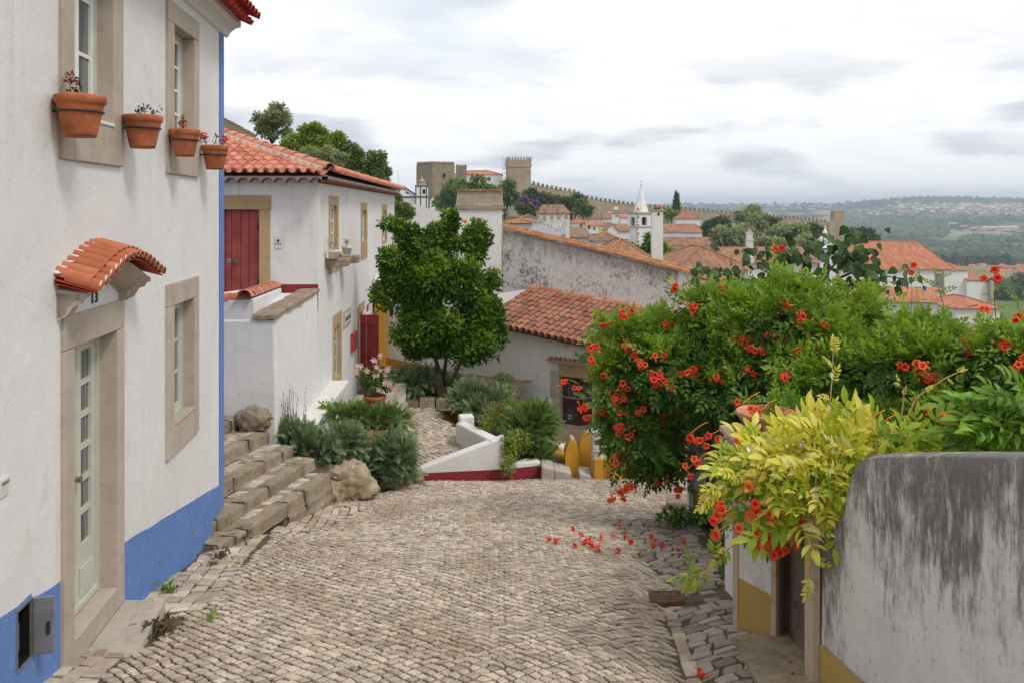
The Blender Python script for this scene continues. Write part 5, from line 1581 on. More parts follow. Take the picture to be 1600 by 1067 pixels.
def blotched_wall():
    h = thing('gable_wall', 'tall blotched white wall with a sloping lichened tile coping behind the old roof', 'wall', HT(8, -2.9, -4))
    w = Wall((HT(0, -2.80, 0).x, HT(0, -2.80, 0).y), HT.u)
    s0, s1, s2 = w.s_of(786), w.s_of(1060), w.s_of(1113)
    top = lambda s: float(np.interp(s, [w.s_of(p) for p in (786, 850, 900, 960, 1020, 1060, 1113)], [w.at(p, y)[1] for p, y in ((786,358),(850,374),(900,384.5),(960,399),(1020,414),(1060,423),(1113,441))]))
    mb = MB()
    ss = np.linspace(s0, s1, 30)
    g0 = len(mb.v); mb.grid([[w(s, 0, -8)] + [w(s, 0, top(s)-.02-k*.2) for k in (6,5,4,3,2,1,0)] for s in ss], .5)
    mb.grid([[w(s, 0, top(s)-.02), w(s, -.4, top(s)-.02)] for s in ss], .5)
    mb.face([w(s0, 0, -8), w(s0, 0, top(s0)-.02), w(s0, -.4, top(s0)-.02), w(s0, -.4, -8)], .5)
    wo = mb.build('wall', M['old_wall'], h)
    gv = [0.]*len(mb.v)
    for i in range(len(ss)*8): gv[i] = 0 if i % 8 == 0 else (i % 8 - 1)/6
    wo.data.attributes.new('grime', 'FLOAT', 'POINT').data.foreach_set('value', gv)
    mb = MB(); s3 = np.linspace(s1+.002, s2+1.2, 8)
    mb.grid([[w(s, .003, -8), w(s, .003, top(min(s, s2))-.02)] for s in s3], .5)
    mb.face([w(s1, .003, -8), w(s1, .003, top(s1)-.02), w(s1, -.4, top(s1)-.02), w(s1, -.4, -8)], .5)
    mb.build('newer_wall', M['white_house'], h)
    n = 46; rr = random.Random(4)
    for i in range(n):
        s = s0 + (s2-s0)*i/n
        for k, dd in enumerate((.03, -.17)):
            p = w(s + .1*k, dd, top(s)+.015+.03*k); q = w(s+.4 + .1*k, dd, top(min(s+.4, s2))+.015+.03*k)
            put_tile('tile_coping', h, p, (q-p) + Vector((0,0,.022)), Vector((0,0,1)), rr.uniform(1.0,1.15), 'coping_tile', rr.uniform(-.3,.3))
    # the other slope falls away behind
    mb = MB(); mb.face([w(s0, -.3, top(s0)), w(s2, -.3, top(s2)), w(s2, -4, top(s2)-.9), w(s0, -4, top(s0)-.9)]); mb.build('roof_behind', M['tile_old'], h)
    # dark slate strip by the coping
    mb = MB(); mb.hexa([w(w.s_of(818), -.35, top(w.s_of(818))+.06), w(w.s_of(862), -.35, top(w.s_of(862))+.02), w(w.s_of(862), -1.0, top(w.s_of(862))+.02), w(w.s_of(818), -1.0, top(w.s_of(818))+.06), w(w.s_of(818), -.35, top(w.s_of(818))+.16), w(w.s_of(862), -.35, top(w.s_of(862))+.10), w(w.s_of(862), -1.0, top(w.s_of(862))+.22), w(w.s_of(818), -1.0, top(w.s_of(818))+.28)])
    mb.build('lead_flashing', M['steel'], h)
blotched_wall()

def chimney_big():
    Y = 27.8; t = thing('chimney', 'broad white chimney stack with a flared lichened stone cap above the orange tree', 'chimney', P(750, 470, Y))
    x0, x1 = (715-CX)/F*Y, (783.5-CX)/F*Y; z = lambda py: -(py-HY)/F*Y
    mb = MB(); mb.box(x0, x1, Y, Y+.9, z(560), z(328.5)); mb.build('stack', M['old_white'], t, bevel=.02)
    c = ((x0+x1)/2, Y+.45); hx, hy = (x1-x0)/2, .45
    mb = MB()
    rows = []
    for py, g in ((328, .02), (327, .07), (320.5, .075), (319.5, .055), (312, .03), (304, .015), (301, .03), (299.5, .04)):
        zz = z(py); rows.append([(c[0]-hx-g, c[1]-hy-g, zz), (c[0]+hx+g, c[1]-hy-g, zz), (c[0]+hx+g, c[1]+hy+g, zz), (c[0]-hx-g, c[1]+hy+g, zz)])
    mb.grid(rows, .3, True); mb.face(rows[-1], .3); mb.build('cap', M['lichen_cap'], t)
    for i in range(7):
        mb = MB(); xa = c[0]-hx-.05 + i*(2*hx+.1)/7
        mb.box(xa+.01, xa+(2*hx+.1)/7-.01, c[1]-hy-.06, c[1]+hy+.06, z(299.3), z(296.2)+R.uniform(-.01,.01)); mb.build('cap_tile', M['tile_coping'], t, bevel=.008)
chimney_big()

def yellow_pier():
    t = thing('ochre_pier', 'tall ochre painted garden wall pier at the far corner of the tiled house', 'pier', P(592, 560, 26.6))
    Y = 26.4; x0, x1 = (585-CX)/F*Y, (601-CX)/F*Y
    mb = MB(); mb.box(x0, x1, Y, Y+.5, -6, -2.32); mb.build('pier', M['yellow_dado'], t, bevel=.02)
    mb = MB(); mb.hexa([(x0-.04,Y-.05,-2.31),(x1+.03,Y-.05,-2.31),(x1+.03,Y+.55,-2.31),(x0-.04,Y+.55,-2.31),(x0-.02,Y-.02,-2.2),(x1,Y-.02,-2.2),(x1,Y+.5,-2.05),(x0-.02,Y+.5,-2.05)]); mb.build('cap', M['old_white'], t, bevel=.02)
yellow_pier()

# ------------------------------------------------------------------ ochre gate posts across the lane
def gate_posts():
    def post(label, px0, px1, ptop, pbot, Y, th, tip):
        x0, x1 = (px0-CX)/F*Y, (px1-CX)/F*Y; zb = -(pbot-HY)/F*Y - .25; zt = -(ptop-HY)/F*Y
        t = thing('gate_post', label, 'gate post', ((x0+x1)/2, Y, zb), 'pointed ochre gate posts')
        n = 14; pr = []
        for i in range(n+1):
            a = i/n; x = x0 + (x1-x0)*a
            pr.append((x, zt - tip*(abs(2*a-1)**1.7)))
        lo = [(x0, Y, zb)] + [(x1, Y, zb)] + [(x, Y, z) for x, z in reversed(pr)]
        hi = [(p[0], Y+th, p[2]) for p in lo]
        mb = MB(); mb.prism(list(hi), list(lo)); mb.build('shaft', M['yellow_post'], t, bevel=.035)
        mb = MB(); mb.blob(((x0+x1)/2, Y+th/2, zt-.02), ((x1-x0)*.2, th*.45, .04), 3, .3, 2); mb.build('lichen_tip', M['lichen_cap'], t, True)
    post('shorter pointed ochre gate post, left of the gap in the yellow wall', 883.5, 905, 686.5, 750, 16.6, .42, .26)
    post('taller pointed ochre gate post, right of the gap in the yellow wall', 905.5, 929.5, 674.5, 748, 17.0, .30, .26)
    Y = 17.2; X = lambda px: (px-CX)/F*Y
    t = thing('ochre_wall', 'crumbling low ochre wall left of the pointed posts', 'wall', (X(865), Y, -5.6))
    mb = MB(); z = lambda py: -(py-HY)/F*Y
    mb.hexa([(X(838),Y,-6),(X(888),Y-.1,-6),(X(888),Y+.35,-6),(X(838),Y+.35,-6),(X(838),Y,z(706)),(X(888),Y-.1,z(712)),(X(888),Y+.35,z(700)),(X(838),Y+.35,z(700))]); mb.build('wall', M['yellow_post'], t, bevel=.05)
    mb = MB()
    for i in range(9): mb.blob((X(862)+.045*i, Y+.25, z(699)+.03*math.sin(i)-.012*i), (.11,.12,.10), i, .4, 2)
    mb.build('white_coping', M['old_white'], t, True)
    t2 = thing('ochre_wall', 'low wall with white rendered top and ochre base right of the pointed posts', 'wall', (X(960), 16.4, -5.6))
    Y2 = 16.3; X2 = lambda px: (px-CX)/F*Y2; z2 = lambda py: -(py-HY)/F*Y2
    mb = MB(); mb.hexa([(X2(926),Y2,-5.9),(X2(1010),Y2,-5.9),(X2(1010),Y2+.4,-5.9),(X2(926),Y2+.4,-5.9),(X2(926),Y2,z2(676)),(X2(1010),Y2,z2(668)),(X2(1010),Y2+.4,z2(668)),(X2(926),Y2+.4,z2(676))]); mb.build('wall', M['old_wall'], t2, bevel=.03)
    mb = MB(); mb.grid([[(X2(925.8)+.01*math.sin(i), Y2-.006, -5.9) if 0 else (X2(925.8)+(X2(1010)-X2(925.8))*i/12, Y2-.006, -5.9), (X2(925.8)+(X2(1010)-X2(925.8))*i/12, Y2-.006, z2(716)+.03*noise.noise(Vector((i*.9,0,0))))] for i in range(13)], .5); mb.build('ochre_base', M['yellow_post'], t2)
    for k, (px, w_) in enumerate(((929, .15), (956, .12))):
        mb = MB(); mb.box(X2(px)-.02, X2(px)+w_, Y2-.09-.02*k, Y2-.01, -5.7, z2(714-8*k)); mb.build('buttress', M['yellow_post'], t2, bevel=.03)
    for k, (a, b, zt, lab) in enumerate(((846, 866, 727, 'pale grey stone step at the foot of the red based wall end'), (866, 893, 733, 'worn stone threshold in front of the shorter ochre post'), (905, 925, 738, 'narrow stone threshold between the two ochre posts'))):
        y = 16.25 - .0*k; t3 = thing('threshold', lab, 'step', ((a+b-2*CX)/2/F*y, y, -5.2), 'stone thresholds at the ochre gate')
        mb = MB(); mb.hexa([((a-CX)/F*y,y,-5.5),((b-CX)/F*y,y,-5.5),((b-CX)/F*y,y+.5,-5.5),((a-CX)/F*y,y+.5,-5.5),((a-CX)/F*y,y,-(zt-HY)/F*y),((b-CX)/F*y,y,-(zt+6-HY)/F*y),((b-CX)/F*y,y+.5,-(zt+4-HY)/F*y),((a-CX)/F*y,y+.5,-(zt-HY)/F*y)]); mb.build('slab', M['concrete'], t3, bevel=.03)
gate_posts()
# pale cable sagging across the brown door
def cable():
    t = thing('cable', 'thin pale cable sagging across the brown double door', 'cable', HT(HT.s_of(872), .05, -4.9))
    a = HT(HT.s_of(864), .03, HT.at(864, 612)[1]); b = HT(HT.s_of(962), .03, HT.at(962, 606)[1])
    mb = MB(); mb.tube([a*(1-q) + b*q + Vector((0,0,-.22*4*q*(1-q))) for q in np.linspace(0,1,17)], .010, 5); mb.build('line', M['cable'], t, True)
cable()
# ------------------------------------------------------------------ right side: walls, gates, posts
NW = Wall((1.99, 5.48), (.258, -1))
def right_side():
    t = thing('boundary_wall', 'near boundary wall, white plaster blackened from its coping in runs, round shoulder at one end', 'wall', (2.2, 4.6, -3))
    key = [(1284, 838), (1318, 800), (1325, 765), (1331, 738), (1340, 720), (1352, 712), (1370, 710), (1480, 709), (1600, 710)]
    ks = [NW.at(*k) for k in key]; send = NW.s_of(1600) + 1.6
    zc = lambda s: float(np.interp(s, [k[0] for k in ks] + [send], [k[1] for k in ks] + [ks[-1][1] + .38]))
    ss = sorted(list(np.linspace(0, send, 60)) + [k[0] for k in ks])
    ws = Vector((NW.n.x, NW.n.y, 0))
    verts, faces, gr = [], [], []
    nz = 26
    def add(rows):
        i = len(verts); n = len(rows[0])
        for r in rows:
            for p, g in r: verts.append(tuple(p - Vector((2.2, 4.6, -3)))); gr.append(g)
        for a in range(len(rows)-1):
            for b in range(n-1): faces.append((i+a*n+b, i+(a+1)*n+b, i+(a+1)*n+b+1, i+a*n+b+1))
    def wav(s, z): return .012*noise.noise(Vector((s*1.5, z*1.5, 2)))
    rows = []
    for s in ss:
        top = zc(s); r = []
        for k in range(nz):
            z = -3.7 + (top - .02 + 3.7)*k/(nz-1)
            r.append((NW(s, wav(s, z), z), max(0, 1 - (top - z)/1.0)))
        for d, dz in ((-.02, .012), (-.08, .02), (-.22, .018), (-.28, 0), (-.30, -.05), (-.30, -2.6)):
            r.append((NW(s, d + wav(s, top), top - .02 + dz), 1.0))
        rows.append(r)
    add(rows)
    e = []
    for k in range(nz):
        z = -3.7 + (zc(0) + 3.7)*k/(nz-1); e.append((z, .85))
    add([[(NW(0, 0, z), g) for z, g in e], [(NW(0, -.3, z), g) for z, g in e]])
    me = bpy.data.meshes.new('wall'); me.from_pydata(verts, [], faces)
    me.attributes.new('grime', 'FLOAT', 'POINT').data.foreach_set('value', np.array(gr, np.float32))
    me.materials.append(M['grimy']); me.polygons.foreach_set('use_smooth', np.ones(len(faces), bool)); me.update()
    link('wall', me, t)
    a0, z0 = NW.at(1283, 1003); a1, z1 = NW.at(1355, 1067)
    mb = MB(); mb.grid([[NW(s, .017, -3.7), NW(s, .017, z0 + (z1-z0)*(s-a0)/(a1-a0) + .006*noise.noise(Vector((s*5,0,0))))] for s in np.linspace(0, send, 30)], .5)
    mb.build('yellow_base', M['pale_yellow'], t)
    # stone frame post of the brown gate
    p = thing('gate_post', 'slender pinkish stone gate post against the end of the blackened wall', 'gate post', (1.95, 5.55, -3.3))
    mb = MB(); mb.box(1.925, 1.99, 5.50, 5.62, -3.7, -2.02); mb.build('jamb', M['post_wood'], p, bevel=.006)
    for k in (.018, .045):
        mb = MB(); mb.box(1.922+k, 1.93+k, 5.492, 5.50, -3.7, -2.03); mb.build('moulding', M['post_wood'], p)
    # pier two
    q = thing('gate_pier', 'whitewashed gate pier with stone edges and a yellow base beside the brown gate', 'gate pier', (1.9, 6.6, -3.3))
    A, B, C = Vector((1.757, 6.76)), Vector((1.995, 6.44)), Vector((2.135, 6.66))
    w = Wall(A, B - A); L = (B-A).length; zt = -1.95
    mb = MB(); mb.prism([(A.x,A.y,-3.8),(B.x,B.y,-3.8),(C.x,C.y,-3.8),(A.x+.2,A.y+.25,-3.8)], [(A.x,A.y,zt),(B.x,B.y,zt),(C.x,C.y,zt),(A.x+.2,A.y+.25,zt)]); mb.build('pier', M['old_white'], q, bevel=.008)
    sa, za = w.at(1157.5, 903); sb, zb = w.at(1206, 930)
    mb = MB(); mb.face([w(.05, .004, -3.8), w(L-.045, .004, -3.8), w(L-.045, .004, zb), w(.05, .004, za)]); mb.build('yellow_base', M['pale_yellow'], q)
    for s0, s1 in ((-.004, .048), (L-.043, L+.005)):
        mb = MB(); mb.wbox(w, s0, s1, -.03, .012, -3.8, zt+.004); mb.build('edge_stone', M['post_wood'], q, bevel=.005)
    w2 = Wall(B, C - B)
    mb = MB(); mb.wbox(w2, .01, (C-B).length-.01, .0, .006, -3.8, zt-.05); mb.build('side_render', M['frame_stone'], q)
    # brown gate
    g = thing('metal_gate', 'brown painted sheet steel gate with a lozenge handle between pier and jamb', 'gate', (2.08, 6.1, -3.2))
    gw = Wall((2.12, 6.62), Vector((2.03, 5.62)) - Vector((2.12, 6.62))); gl = 1.0
    mb = MB(); mb.wbox(gw, .01, gl-.01, -.03, 0, -3.28, -2.25); mb.build('sheet', M['brown_metal'], g)
    for a, b, c, d in ((.0, .045, -3.28, -2.2), (gl-.045, gl, -3.28, -2.2), (.045, gl-.045, -2.25, -2.2), (.045, gl-.045, -3.28, -3.22)):
        mb = MB(); mb.wbox(gw, a, b, -.035, .012, c, d); mb.build('frame_bar', M['brown_metal'], g, bevel=.003)
    hs, hz = gw.at(1251, 962); mb = MB(); pts = [gw(hs-.09, .03, hz+.0), gw(hs, .035, hz+.10), gw(hs+.09, .03, hz-.0), gw(hs, .035, hz-.10)]
    mb.tube(pts + pts[:1], .007, 5); mb.build('handle', M['brown_metal'], g)
    mb = MB(); mb.prism([gw(.1, .02, -2.2), gw(.98, .02, -2.75), gw(.98, .02, -2.2)], [gw(.1, .035, -2.2), gw(.98, .035, -2.75), gw(.98, .035, -2.2)]); mb.build('green_panel', M['green_metal'], g)
    sl = thing('gate_step', 'mossy rough stone slab before the brown steel gate', 'step', (1.9, 6.0, -3.3))
    mb = MB(); mb.prism([(1.56,5.2,-3.5),(2.02,5.2,-3.5),(2.10,6.55,-3.5),(1.86,6.58,-3.6),(1.66,6.45,-3.6)], [(1.56,5.2,-2.99),(2.02,5.2,-2.98),(2.10,6.55,-3.24),(1.86,6.56,-3.25),(1.66,6.45,-3.24)]); mb.build('slab', M['step_stone'], sl, bevel=.02)
    # pier one at the far corner
    r = thing('gate_pier', 'far gate pier with grey white top and ochre base under the red flowered creeper', 'gate pier', (2.63, 11.9, -4.3))
    Y = 11.9; X = lambda px: (px-CX)/F*Y
    mb = MB(); mb.box(X(1080), X(1113), Y, Y+.3, -4.6, -2.55); mb.build('pier', M['white_house'], r, bevel=.012)
    mb = MB(); mb.box(X(1083), X(1113)+.004, Y-.004, Y+.2, -4.6, -(765-HY)/F*Y); mb.build('ochre_base', M['pale_yellow'], r)
    mb = MB(); mb.box(X(1076), X(1083), Y-.02, Y+.12, -4.6, -2.6); mb.build('edge_stone', M['white_house'], r, bevel=.006)
    mb = MB(); mb.hexa([(X(1115),Y-.5,-4.3),(X(1127),Y-.55,-4.3),(X(1127),Y+.1,-4.3),(X(1115),Y+.1,-4.3),(X(1115),Y-.5,-2.9),(X(1143),Y-.55,-3.4),(X(1143),Y+.1,-3.4),(X(1112),Y+.1,-2.9)]); mb.build('buttress', M['old_wall'], r, bevel=.02)
    b = thing('stone_block', 'low squared brown grey stone at the foot of the far gate pier', 'stone', (2.35, 12.7, -4.5))
    y = 12.7; mb = MB(); mb.hexa([((p-CX)/F*(y+dy), y+dy, z) for z in (-4.75, -(784-HY)/F*y) for p, dy in ((1040,0),(1077,-.05),(1077,.4),(1043,.4))]); mb.build('block', M['step_stone'], b, bevel=.03)
    # green garden gate between the piers
    gg = thing('garden_gate', 'dark green slatted steel gate half hidden under the creeper', 'gate', (2.3, 9, -4))
    o = Vector((2.78, 11.55)); e2 = Vector((1.93, 7.02)); wl = Wall(o, e2-o); n = 24; ln = (e2-o).length
    for i in range(n):
        s0, s1 = ln*i/n + .012, ln*(i+1)/n - .012; zg = lambda s: S((o + wl.u*s).x-.1, (o + wl.u*s).y)
        mb = MB(); mb.hexa([wl(s0,.0,zg(s0)),wl(s1,.0,zg(s1)),wl(s1,-.03,zg(s1)),wl(s0,-.03,zg(s0)),wl(s0,.0,zg(s0)+1.35),wl(s1,.0,zg(s1)+1.35),wl(s1,-.03,zg(s1)+1.35),wl(s0,-.03,zg(s0)+1.35)]); mb.build('slat', M['green_metal'], gg)
    for dz in (.2, 1.2):
        mb = MB(); mb.tube([wl(0,-.05,S(2.6,11.5)+dz), wl(ln,-.05,S(1.85,7.0)+dz)], .03, 5); mb.build('rail', M['green_metal'], gg)
    # planter pier and bowl
    pp = thing('planter_pier', 'grey rendered pier carrying the terracotta bowl behind the golden wisteria', 'pier', (2.2, 7.6, -3))
    mb = MB(); mb.box(1.98, 2.6, 7.35, 7.95, -3.8, -2.08); mb.build('pier', M['old_white'], pp, bevel=.015)
    mb = MB(); mb.box(1.94, 2.64, 7.31, 7.99, -2.078, -2.02); mb.build('cap', M['concrete'], pp, bevel=.012)
    c = P(1197, 690, 7.6); bw = thing('bowl_planter', 'wide sun bleached terracotta bowl on the grey pier', 'bowl planter', (c.x, c.y, -2.02))
    mb = MB(); mb.lathe((c.x, c.y, -2.02), [(0,0),(.12,0),(.14,.03),(.20,.10),(.245,.17),(.262,.19),(.265,.215),(.25,.225),(.232,.21),(.20,.14),(0,.13)], 32, .5); mb.build('bowl', M['terracotta_old'], bw, True)
    mb = MB(); mb.blob((c.x, c.y, -1.88), (.19,.19,.02), 3, .4, 2); mb.build('soil', M['soil'], bw, True)
    # retaining garden ground behind the walls
    mb = MB()
    mb.grid([[(x, y, -2.75 - .17*(y-4) - .0*x) for x in np.linspace(max(2.25, 2.3 + (y-6)*.14), 12, 8)] for y in np.linspace(2.5, 12, 10)], .5)
    mb.build('garden', M['soil'], None, True, org=(0,0,0), kind='structure', label='dark garden earth behind the right hand walls', cat='ground')
right_side()

# ------------------------------------------------------------------ plants
def blobs_px(L, ydepth=.75):
    """(px, py, Y, half width px, half height px[, depth m]) -> ellipsoids"""
    out = []
    for b in L:
        px, py, Y, rx, rz = b[:5]; k = Y/F
        out.append((P(px, py, Y), (rx*k, b[5] if len(b) > 5 else rx*k*ydepth, rz*k)))
    return out
def march(blobs, px, py, y0, y1, push=0.0):
    y = y0
    while y < y1:
        p = P(px, py, y)
        for c, r in blobs:
            d = p - c
            if (d.x/r[0])**2 + (d.y/r[1])**2 + (d.z/r[2])**2 < 1.0: return p
        y += .04
    return None

SPR_VINE = [pinnate(4, 1, .40, .50, .30, s, .12, False) for s in (1, 2, 3)]
VINE_PX = [(1016,592,11.8,84,76),(975,604,11.6,42,48),(996,665,11.6,52,50),(1034,662,11.8,44,66),(1020,706,11.9,32,26),(1080,560,11.6,100,74),(1172,552,11.2,106,78),(1205,606,11,100,58),
    (1262,552,10.8,100,72),(1290,620,10.4,108,68),(1352,578,10.2,106,66),(1400,640,9.8,106,70),(1450,590,9.6,96,66),(1500,655,9.2,106,64),(1540,596,9.2,92,70),(1625,620,8.8,95,100),(1625,560,9.0,70,52),
    (1262,690,10,76,45),(1350,700,9.5,110,45),(1460,712,9.0,110,45),(1585,715,8.6,110,55),(946,566,11.6,18,24),(948,640,11.7,18,20),(1250,480,11.0,58,34),(1320,490,10.8,50,30),(1130,482,11.4,50,30)]
VB = blobs_px(VINE_PX)
def shoot(parent, pts_px, mat_l, size, n, seed, shapes, smat='green_stem', r=.006, name='shoot'):
    pts = [P(*q) for q in pts_px]; rr = random.Random(seed)
    mb = MB(); mb.tube(pts, r, 5, r*.5); s = mb.build(name, M[smat], parent, True)
    ps, ds = [], []
    for i in range(n):
        u = (i+.6)/n*(len(pts)-1); k = min(int(u), len(pts)-2); p = pts[k]*(1-(u-k)) + pts[k+1]*(u-k)
        a = rr.uniform(0, 6.28); ps.append(p); ds.append((math.cos(a), math.sin(a)*.6 - .3, rr.uniform(.1,.6)))
    foliage('leaves', shapes, np.array([tuple(p) for p in ps]), np.array(ds), size, mat_l, s, 1.2, .1, .3, seed=seed)
    return pts[-1]

# trumpet flower: five-lobed flared tube
def trumpet_mesh(mat, name='flower', seed=0, curl=1.0):
    mb = MB(); n = 15; rows = []
    prof = [(-.075, .005), (-.06, .007), (-.03, .011), (0, .017), (.006, .022)]
    for x, r in prof: rows.append([(x, r*math.cos(2*math.pi*k/n), r*math.sin(2*math.pi*k/n)) for k in range(n)])
    lob = []; lob2 = []
    for k in range(n):
        a = 2*math.pi*k/n; f = (.5 + .5*math.cos(5*a))
        r1 = .027 + .010*f; r2 = .028 + .019*f**.7
        lob.append((.008 + .004*curl, r1*math.cos(a), r1*math.sin(a))); lob2.append((.006 - .012*f*curl, r2*math.cos(a), r2*math.sin(a)))
    rows += [lob, lob2]
    mb.grid(rows, None, True)
    mb.t = [(.85 if f//n < 2 else .25 + .2*((f % n) % 3)/3) if f//n < 3 else R.random()*.6 for f in range(len(mb.t))]
    return mb.mesh(name, mat, smooth=True)
FLOW = [trumpet_mesh(M['petal_red'], curl=1.0), trumpet_mesh(M['petal_red'], curl=.4), trumpet_mesh(M['petal_scar'], curl=1.3), trumpet_mesh(M['petal_scar'], curl=.7)]
def bud_mesh():
    mb = MB(); mb.lathe((0,0,0), [(.0,-.03),(.004,-.03),(.006,0),(.009,.02),(.008,.032),(0,.037)], 7); me = mb.mesh('bud', M['petal_bud'], smooth=True)
    return me
BUD = bud_mesh()
def place_local(me, name, parent, p, d, s=1.0, xaxis=True):
    top = parent
    while top.parent is not None: top = top.parent
    ob = link(name, me, parent)
    d = Vector(d).normalized()
    q = d.to_track_quat('X' if xaxis else 'Z', 'Y' if not xaxis else 'Z')
    ob.matrix_basis = Matrix.Translation(Vector(p) - ORG[top.name]) @ q.to_matrix().to_4x4() @ Matrix.Rotation(R.uniform(0, 6.28), 4, 'X' if xaxis else 'Z') @ Matrix.Scale(s, 4)
    return ob
def flower_cluster(parent, p, nrm, n, seed, s=1.0):
    rr = random.Random(seed); p = Vector(p); k = 0
    for i in range(n):
        d = Vector(nrm) + Vector((rr.uniform(-.8,.8), rr.uniform(-.5,.3), rr.uniform(-.5,.6)))
        off = Vector((rr.uniform(-.07,.07), rr.uniform(-.05,.03), rr.uniform(-.06,.06)))*(1 if n > 1 else .2)
        place_local(FLOW[rr.randrange(4)], 'flower', parent, p + off, d, s*rr.uniform(.9, 1.25)); k += 1
    return k

CLUST = [(1059,446),(1129,452),(979,491),(1080,480),(1044,505),(947,514),(926,546),(930,559),(981,536),(986,553),(1003,568),(943,587),(1027,590),(1044,600),(1018,596),(1069,578),(1083,578),(1114,579),(1125,592),(1170,553),(1181,547),(1198,529),(1219,534),(1176,576),(1222,585),(1232,590),(1217,611),(885,600),(902,604),(909,636),(915,647),(956,617),(967,624),(977,604),(973,645),(999,645),(1033,651),(1065,637),(1078,647),(941,645),(966,671),(979,682),(977,701),(964,716),(994,716),(1011,737),(1033,752),(981,763),(956,778),(970,772),(1061,771),(1215,389),(1252,495),(1284,508),(1220,535),(1249,552),(1266,544),(1355,545),(1402,571),(1443,572),(1445,589),(1463,589),(1517,542),(1525,540),(1552,529),(1568,542),(1598,566),(1596,495),(1530,485),(1424,421),(1566,431),(1547,430),(1497,623),(1515,618),(1512,653),(1519,664),(1475,652),(1443,630),(1490,653),(1232,475),(1456,640),(1540,694),(1030,560),(1160,530),(1100,640),(1310,500)]
def creeper():
    c = thing('trumpet_creeper', 'huge green creeper billowing over the garden wall, scattered with orange red trumpet flowers', 'creeper', (5, 10.5, -4))
    VC = clumps(VB, 9, 1, .26, .44, .55, 1.0)
    pts, nr = blob_points(VC, 19000, .55, 1.12, bias=(0, -.8, .35), inner=.62, clump=.12, seed=1)
    up = np.clip(nr[:,2]*.5 + .5, 0, 1)  # sprigs facing up get paler tones: light from above put into leaf colour
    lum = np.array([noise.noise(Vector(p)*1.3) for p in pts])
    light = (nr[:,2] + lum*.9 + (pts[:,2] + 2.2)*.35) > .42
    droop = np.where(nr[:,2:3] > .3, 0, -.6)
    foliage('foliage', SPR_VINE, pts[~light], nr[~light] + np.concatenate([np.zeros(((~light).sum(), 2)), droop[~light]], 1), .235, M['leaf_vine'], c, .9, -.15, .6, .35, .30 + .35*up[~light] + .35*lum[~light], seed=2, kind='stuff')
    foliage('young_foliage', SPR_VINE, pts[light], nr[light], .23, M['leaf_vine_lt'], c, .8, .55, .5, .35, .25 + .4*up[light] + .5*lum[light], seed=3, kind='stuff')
    # thin trailing ends that hang over the lane
    rr = random.Random(6)
    k = 0
    hang = [(905,600),(912,640),(886,598),(960,716),(956,776),(981,762),(1010,736),(1033,750),(1061,770),(975,690),(1040,745),(940,645)]
    for i, (px, py) in enumerate(hang):
        a = (max(955, px+55), py-95, 11.6); pts_ = [a, ((a[0]+px)/2-8, (a[1]+py)/2-12, 11.5), (px, py, 11.4)]
        shoot(c, pts_, M['leaf_vine'], .15, 9, i, SPR_VINE)
    for i, L in enumerate([[(1424,500,10.2),(1425,455,10.2),(1424,424,10.2)],[(1556,500,9.2),(1553,460,9.2),(1557,432,9.2)],[(1475,480,9.5),(1468,455,9.5),(1462,430,9.5)],[(1060,480,11.6),(1062,460,11.6),(1060,447,11.6)],[(1130,470,11.3),(1131,456,11.3)],[(1370,480,10.2),(1362,455,10.2)],[(1590,480,9),(1592,450,9)],[(1230,470,10.8),(1216,430,11.0),(1216,392,11.2)]]):
        shoot(c, L, M['leaf_vine_lt'], .15, 8, 40+i, SPR_VINE)
    total = 0
    for i, (px, py) in enumerate(CLUST):
        p = march(VC, px, py, 7.5, 13.5)
        if p is None: p = P(px, py, 11.45 if px < 1140 else 10.2 if px < 1450 else 9.2)
        p = p*(1 - .20/p.y)
        n = R.choice((2, 3, 4, 5, 6)) if px < 1060 else R.choice((2, 3, 4)) if px < 1240 else R.choice((2, 2, 3, 4))
        total += flower_cluster(c, p, (-.25, -1, .05), n, i, .98)
        for j in range(R.choice((1, 2, 3))):
            place_local(BUD, 'bud', c, p + Vector((R.uniform(-.1,.1), R.uniform(0,.05), R.uniform(-.06,.08))), (R.uniform(-1,1), -.6, R.uniform(-.3,.8)), 1.5, False)
    print('FLOWERS', total)
    # old stems up the piers
    for i, L in enumerate([[(2.75,11.9,-4.4),(2.70,11.7,-3.2),(2.5,11.6,-2.2),(1.9,11.6,-1.9)],[(3.3,10.6,-4),(3.4,10.7,-3),(3.6,10.8,-1.9)],[(4.9,9.7,-3.8),(5.0,9.8,-2.8),(5.1,9.9,-1.9)],[(6.2,9.2,-3.6),(6.3,9.2,-2.4),(6.0,9.3,-1.6)]]):
        mb = MB(); mb.tube(L, .05, 7, .02); mb.build('trunk', M['bark'], c, True)
    return c
creeper()

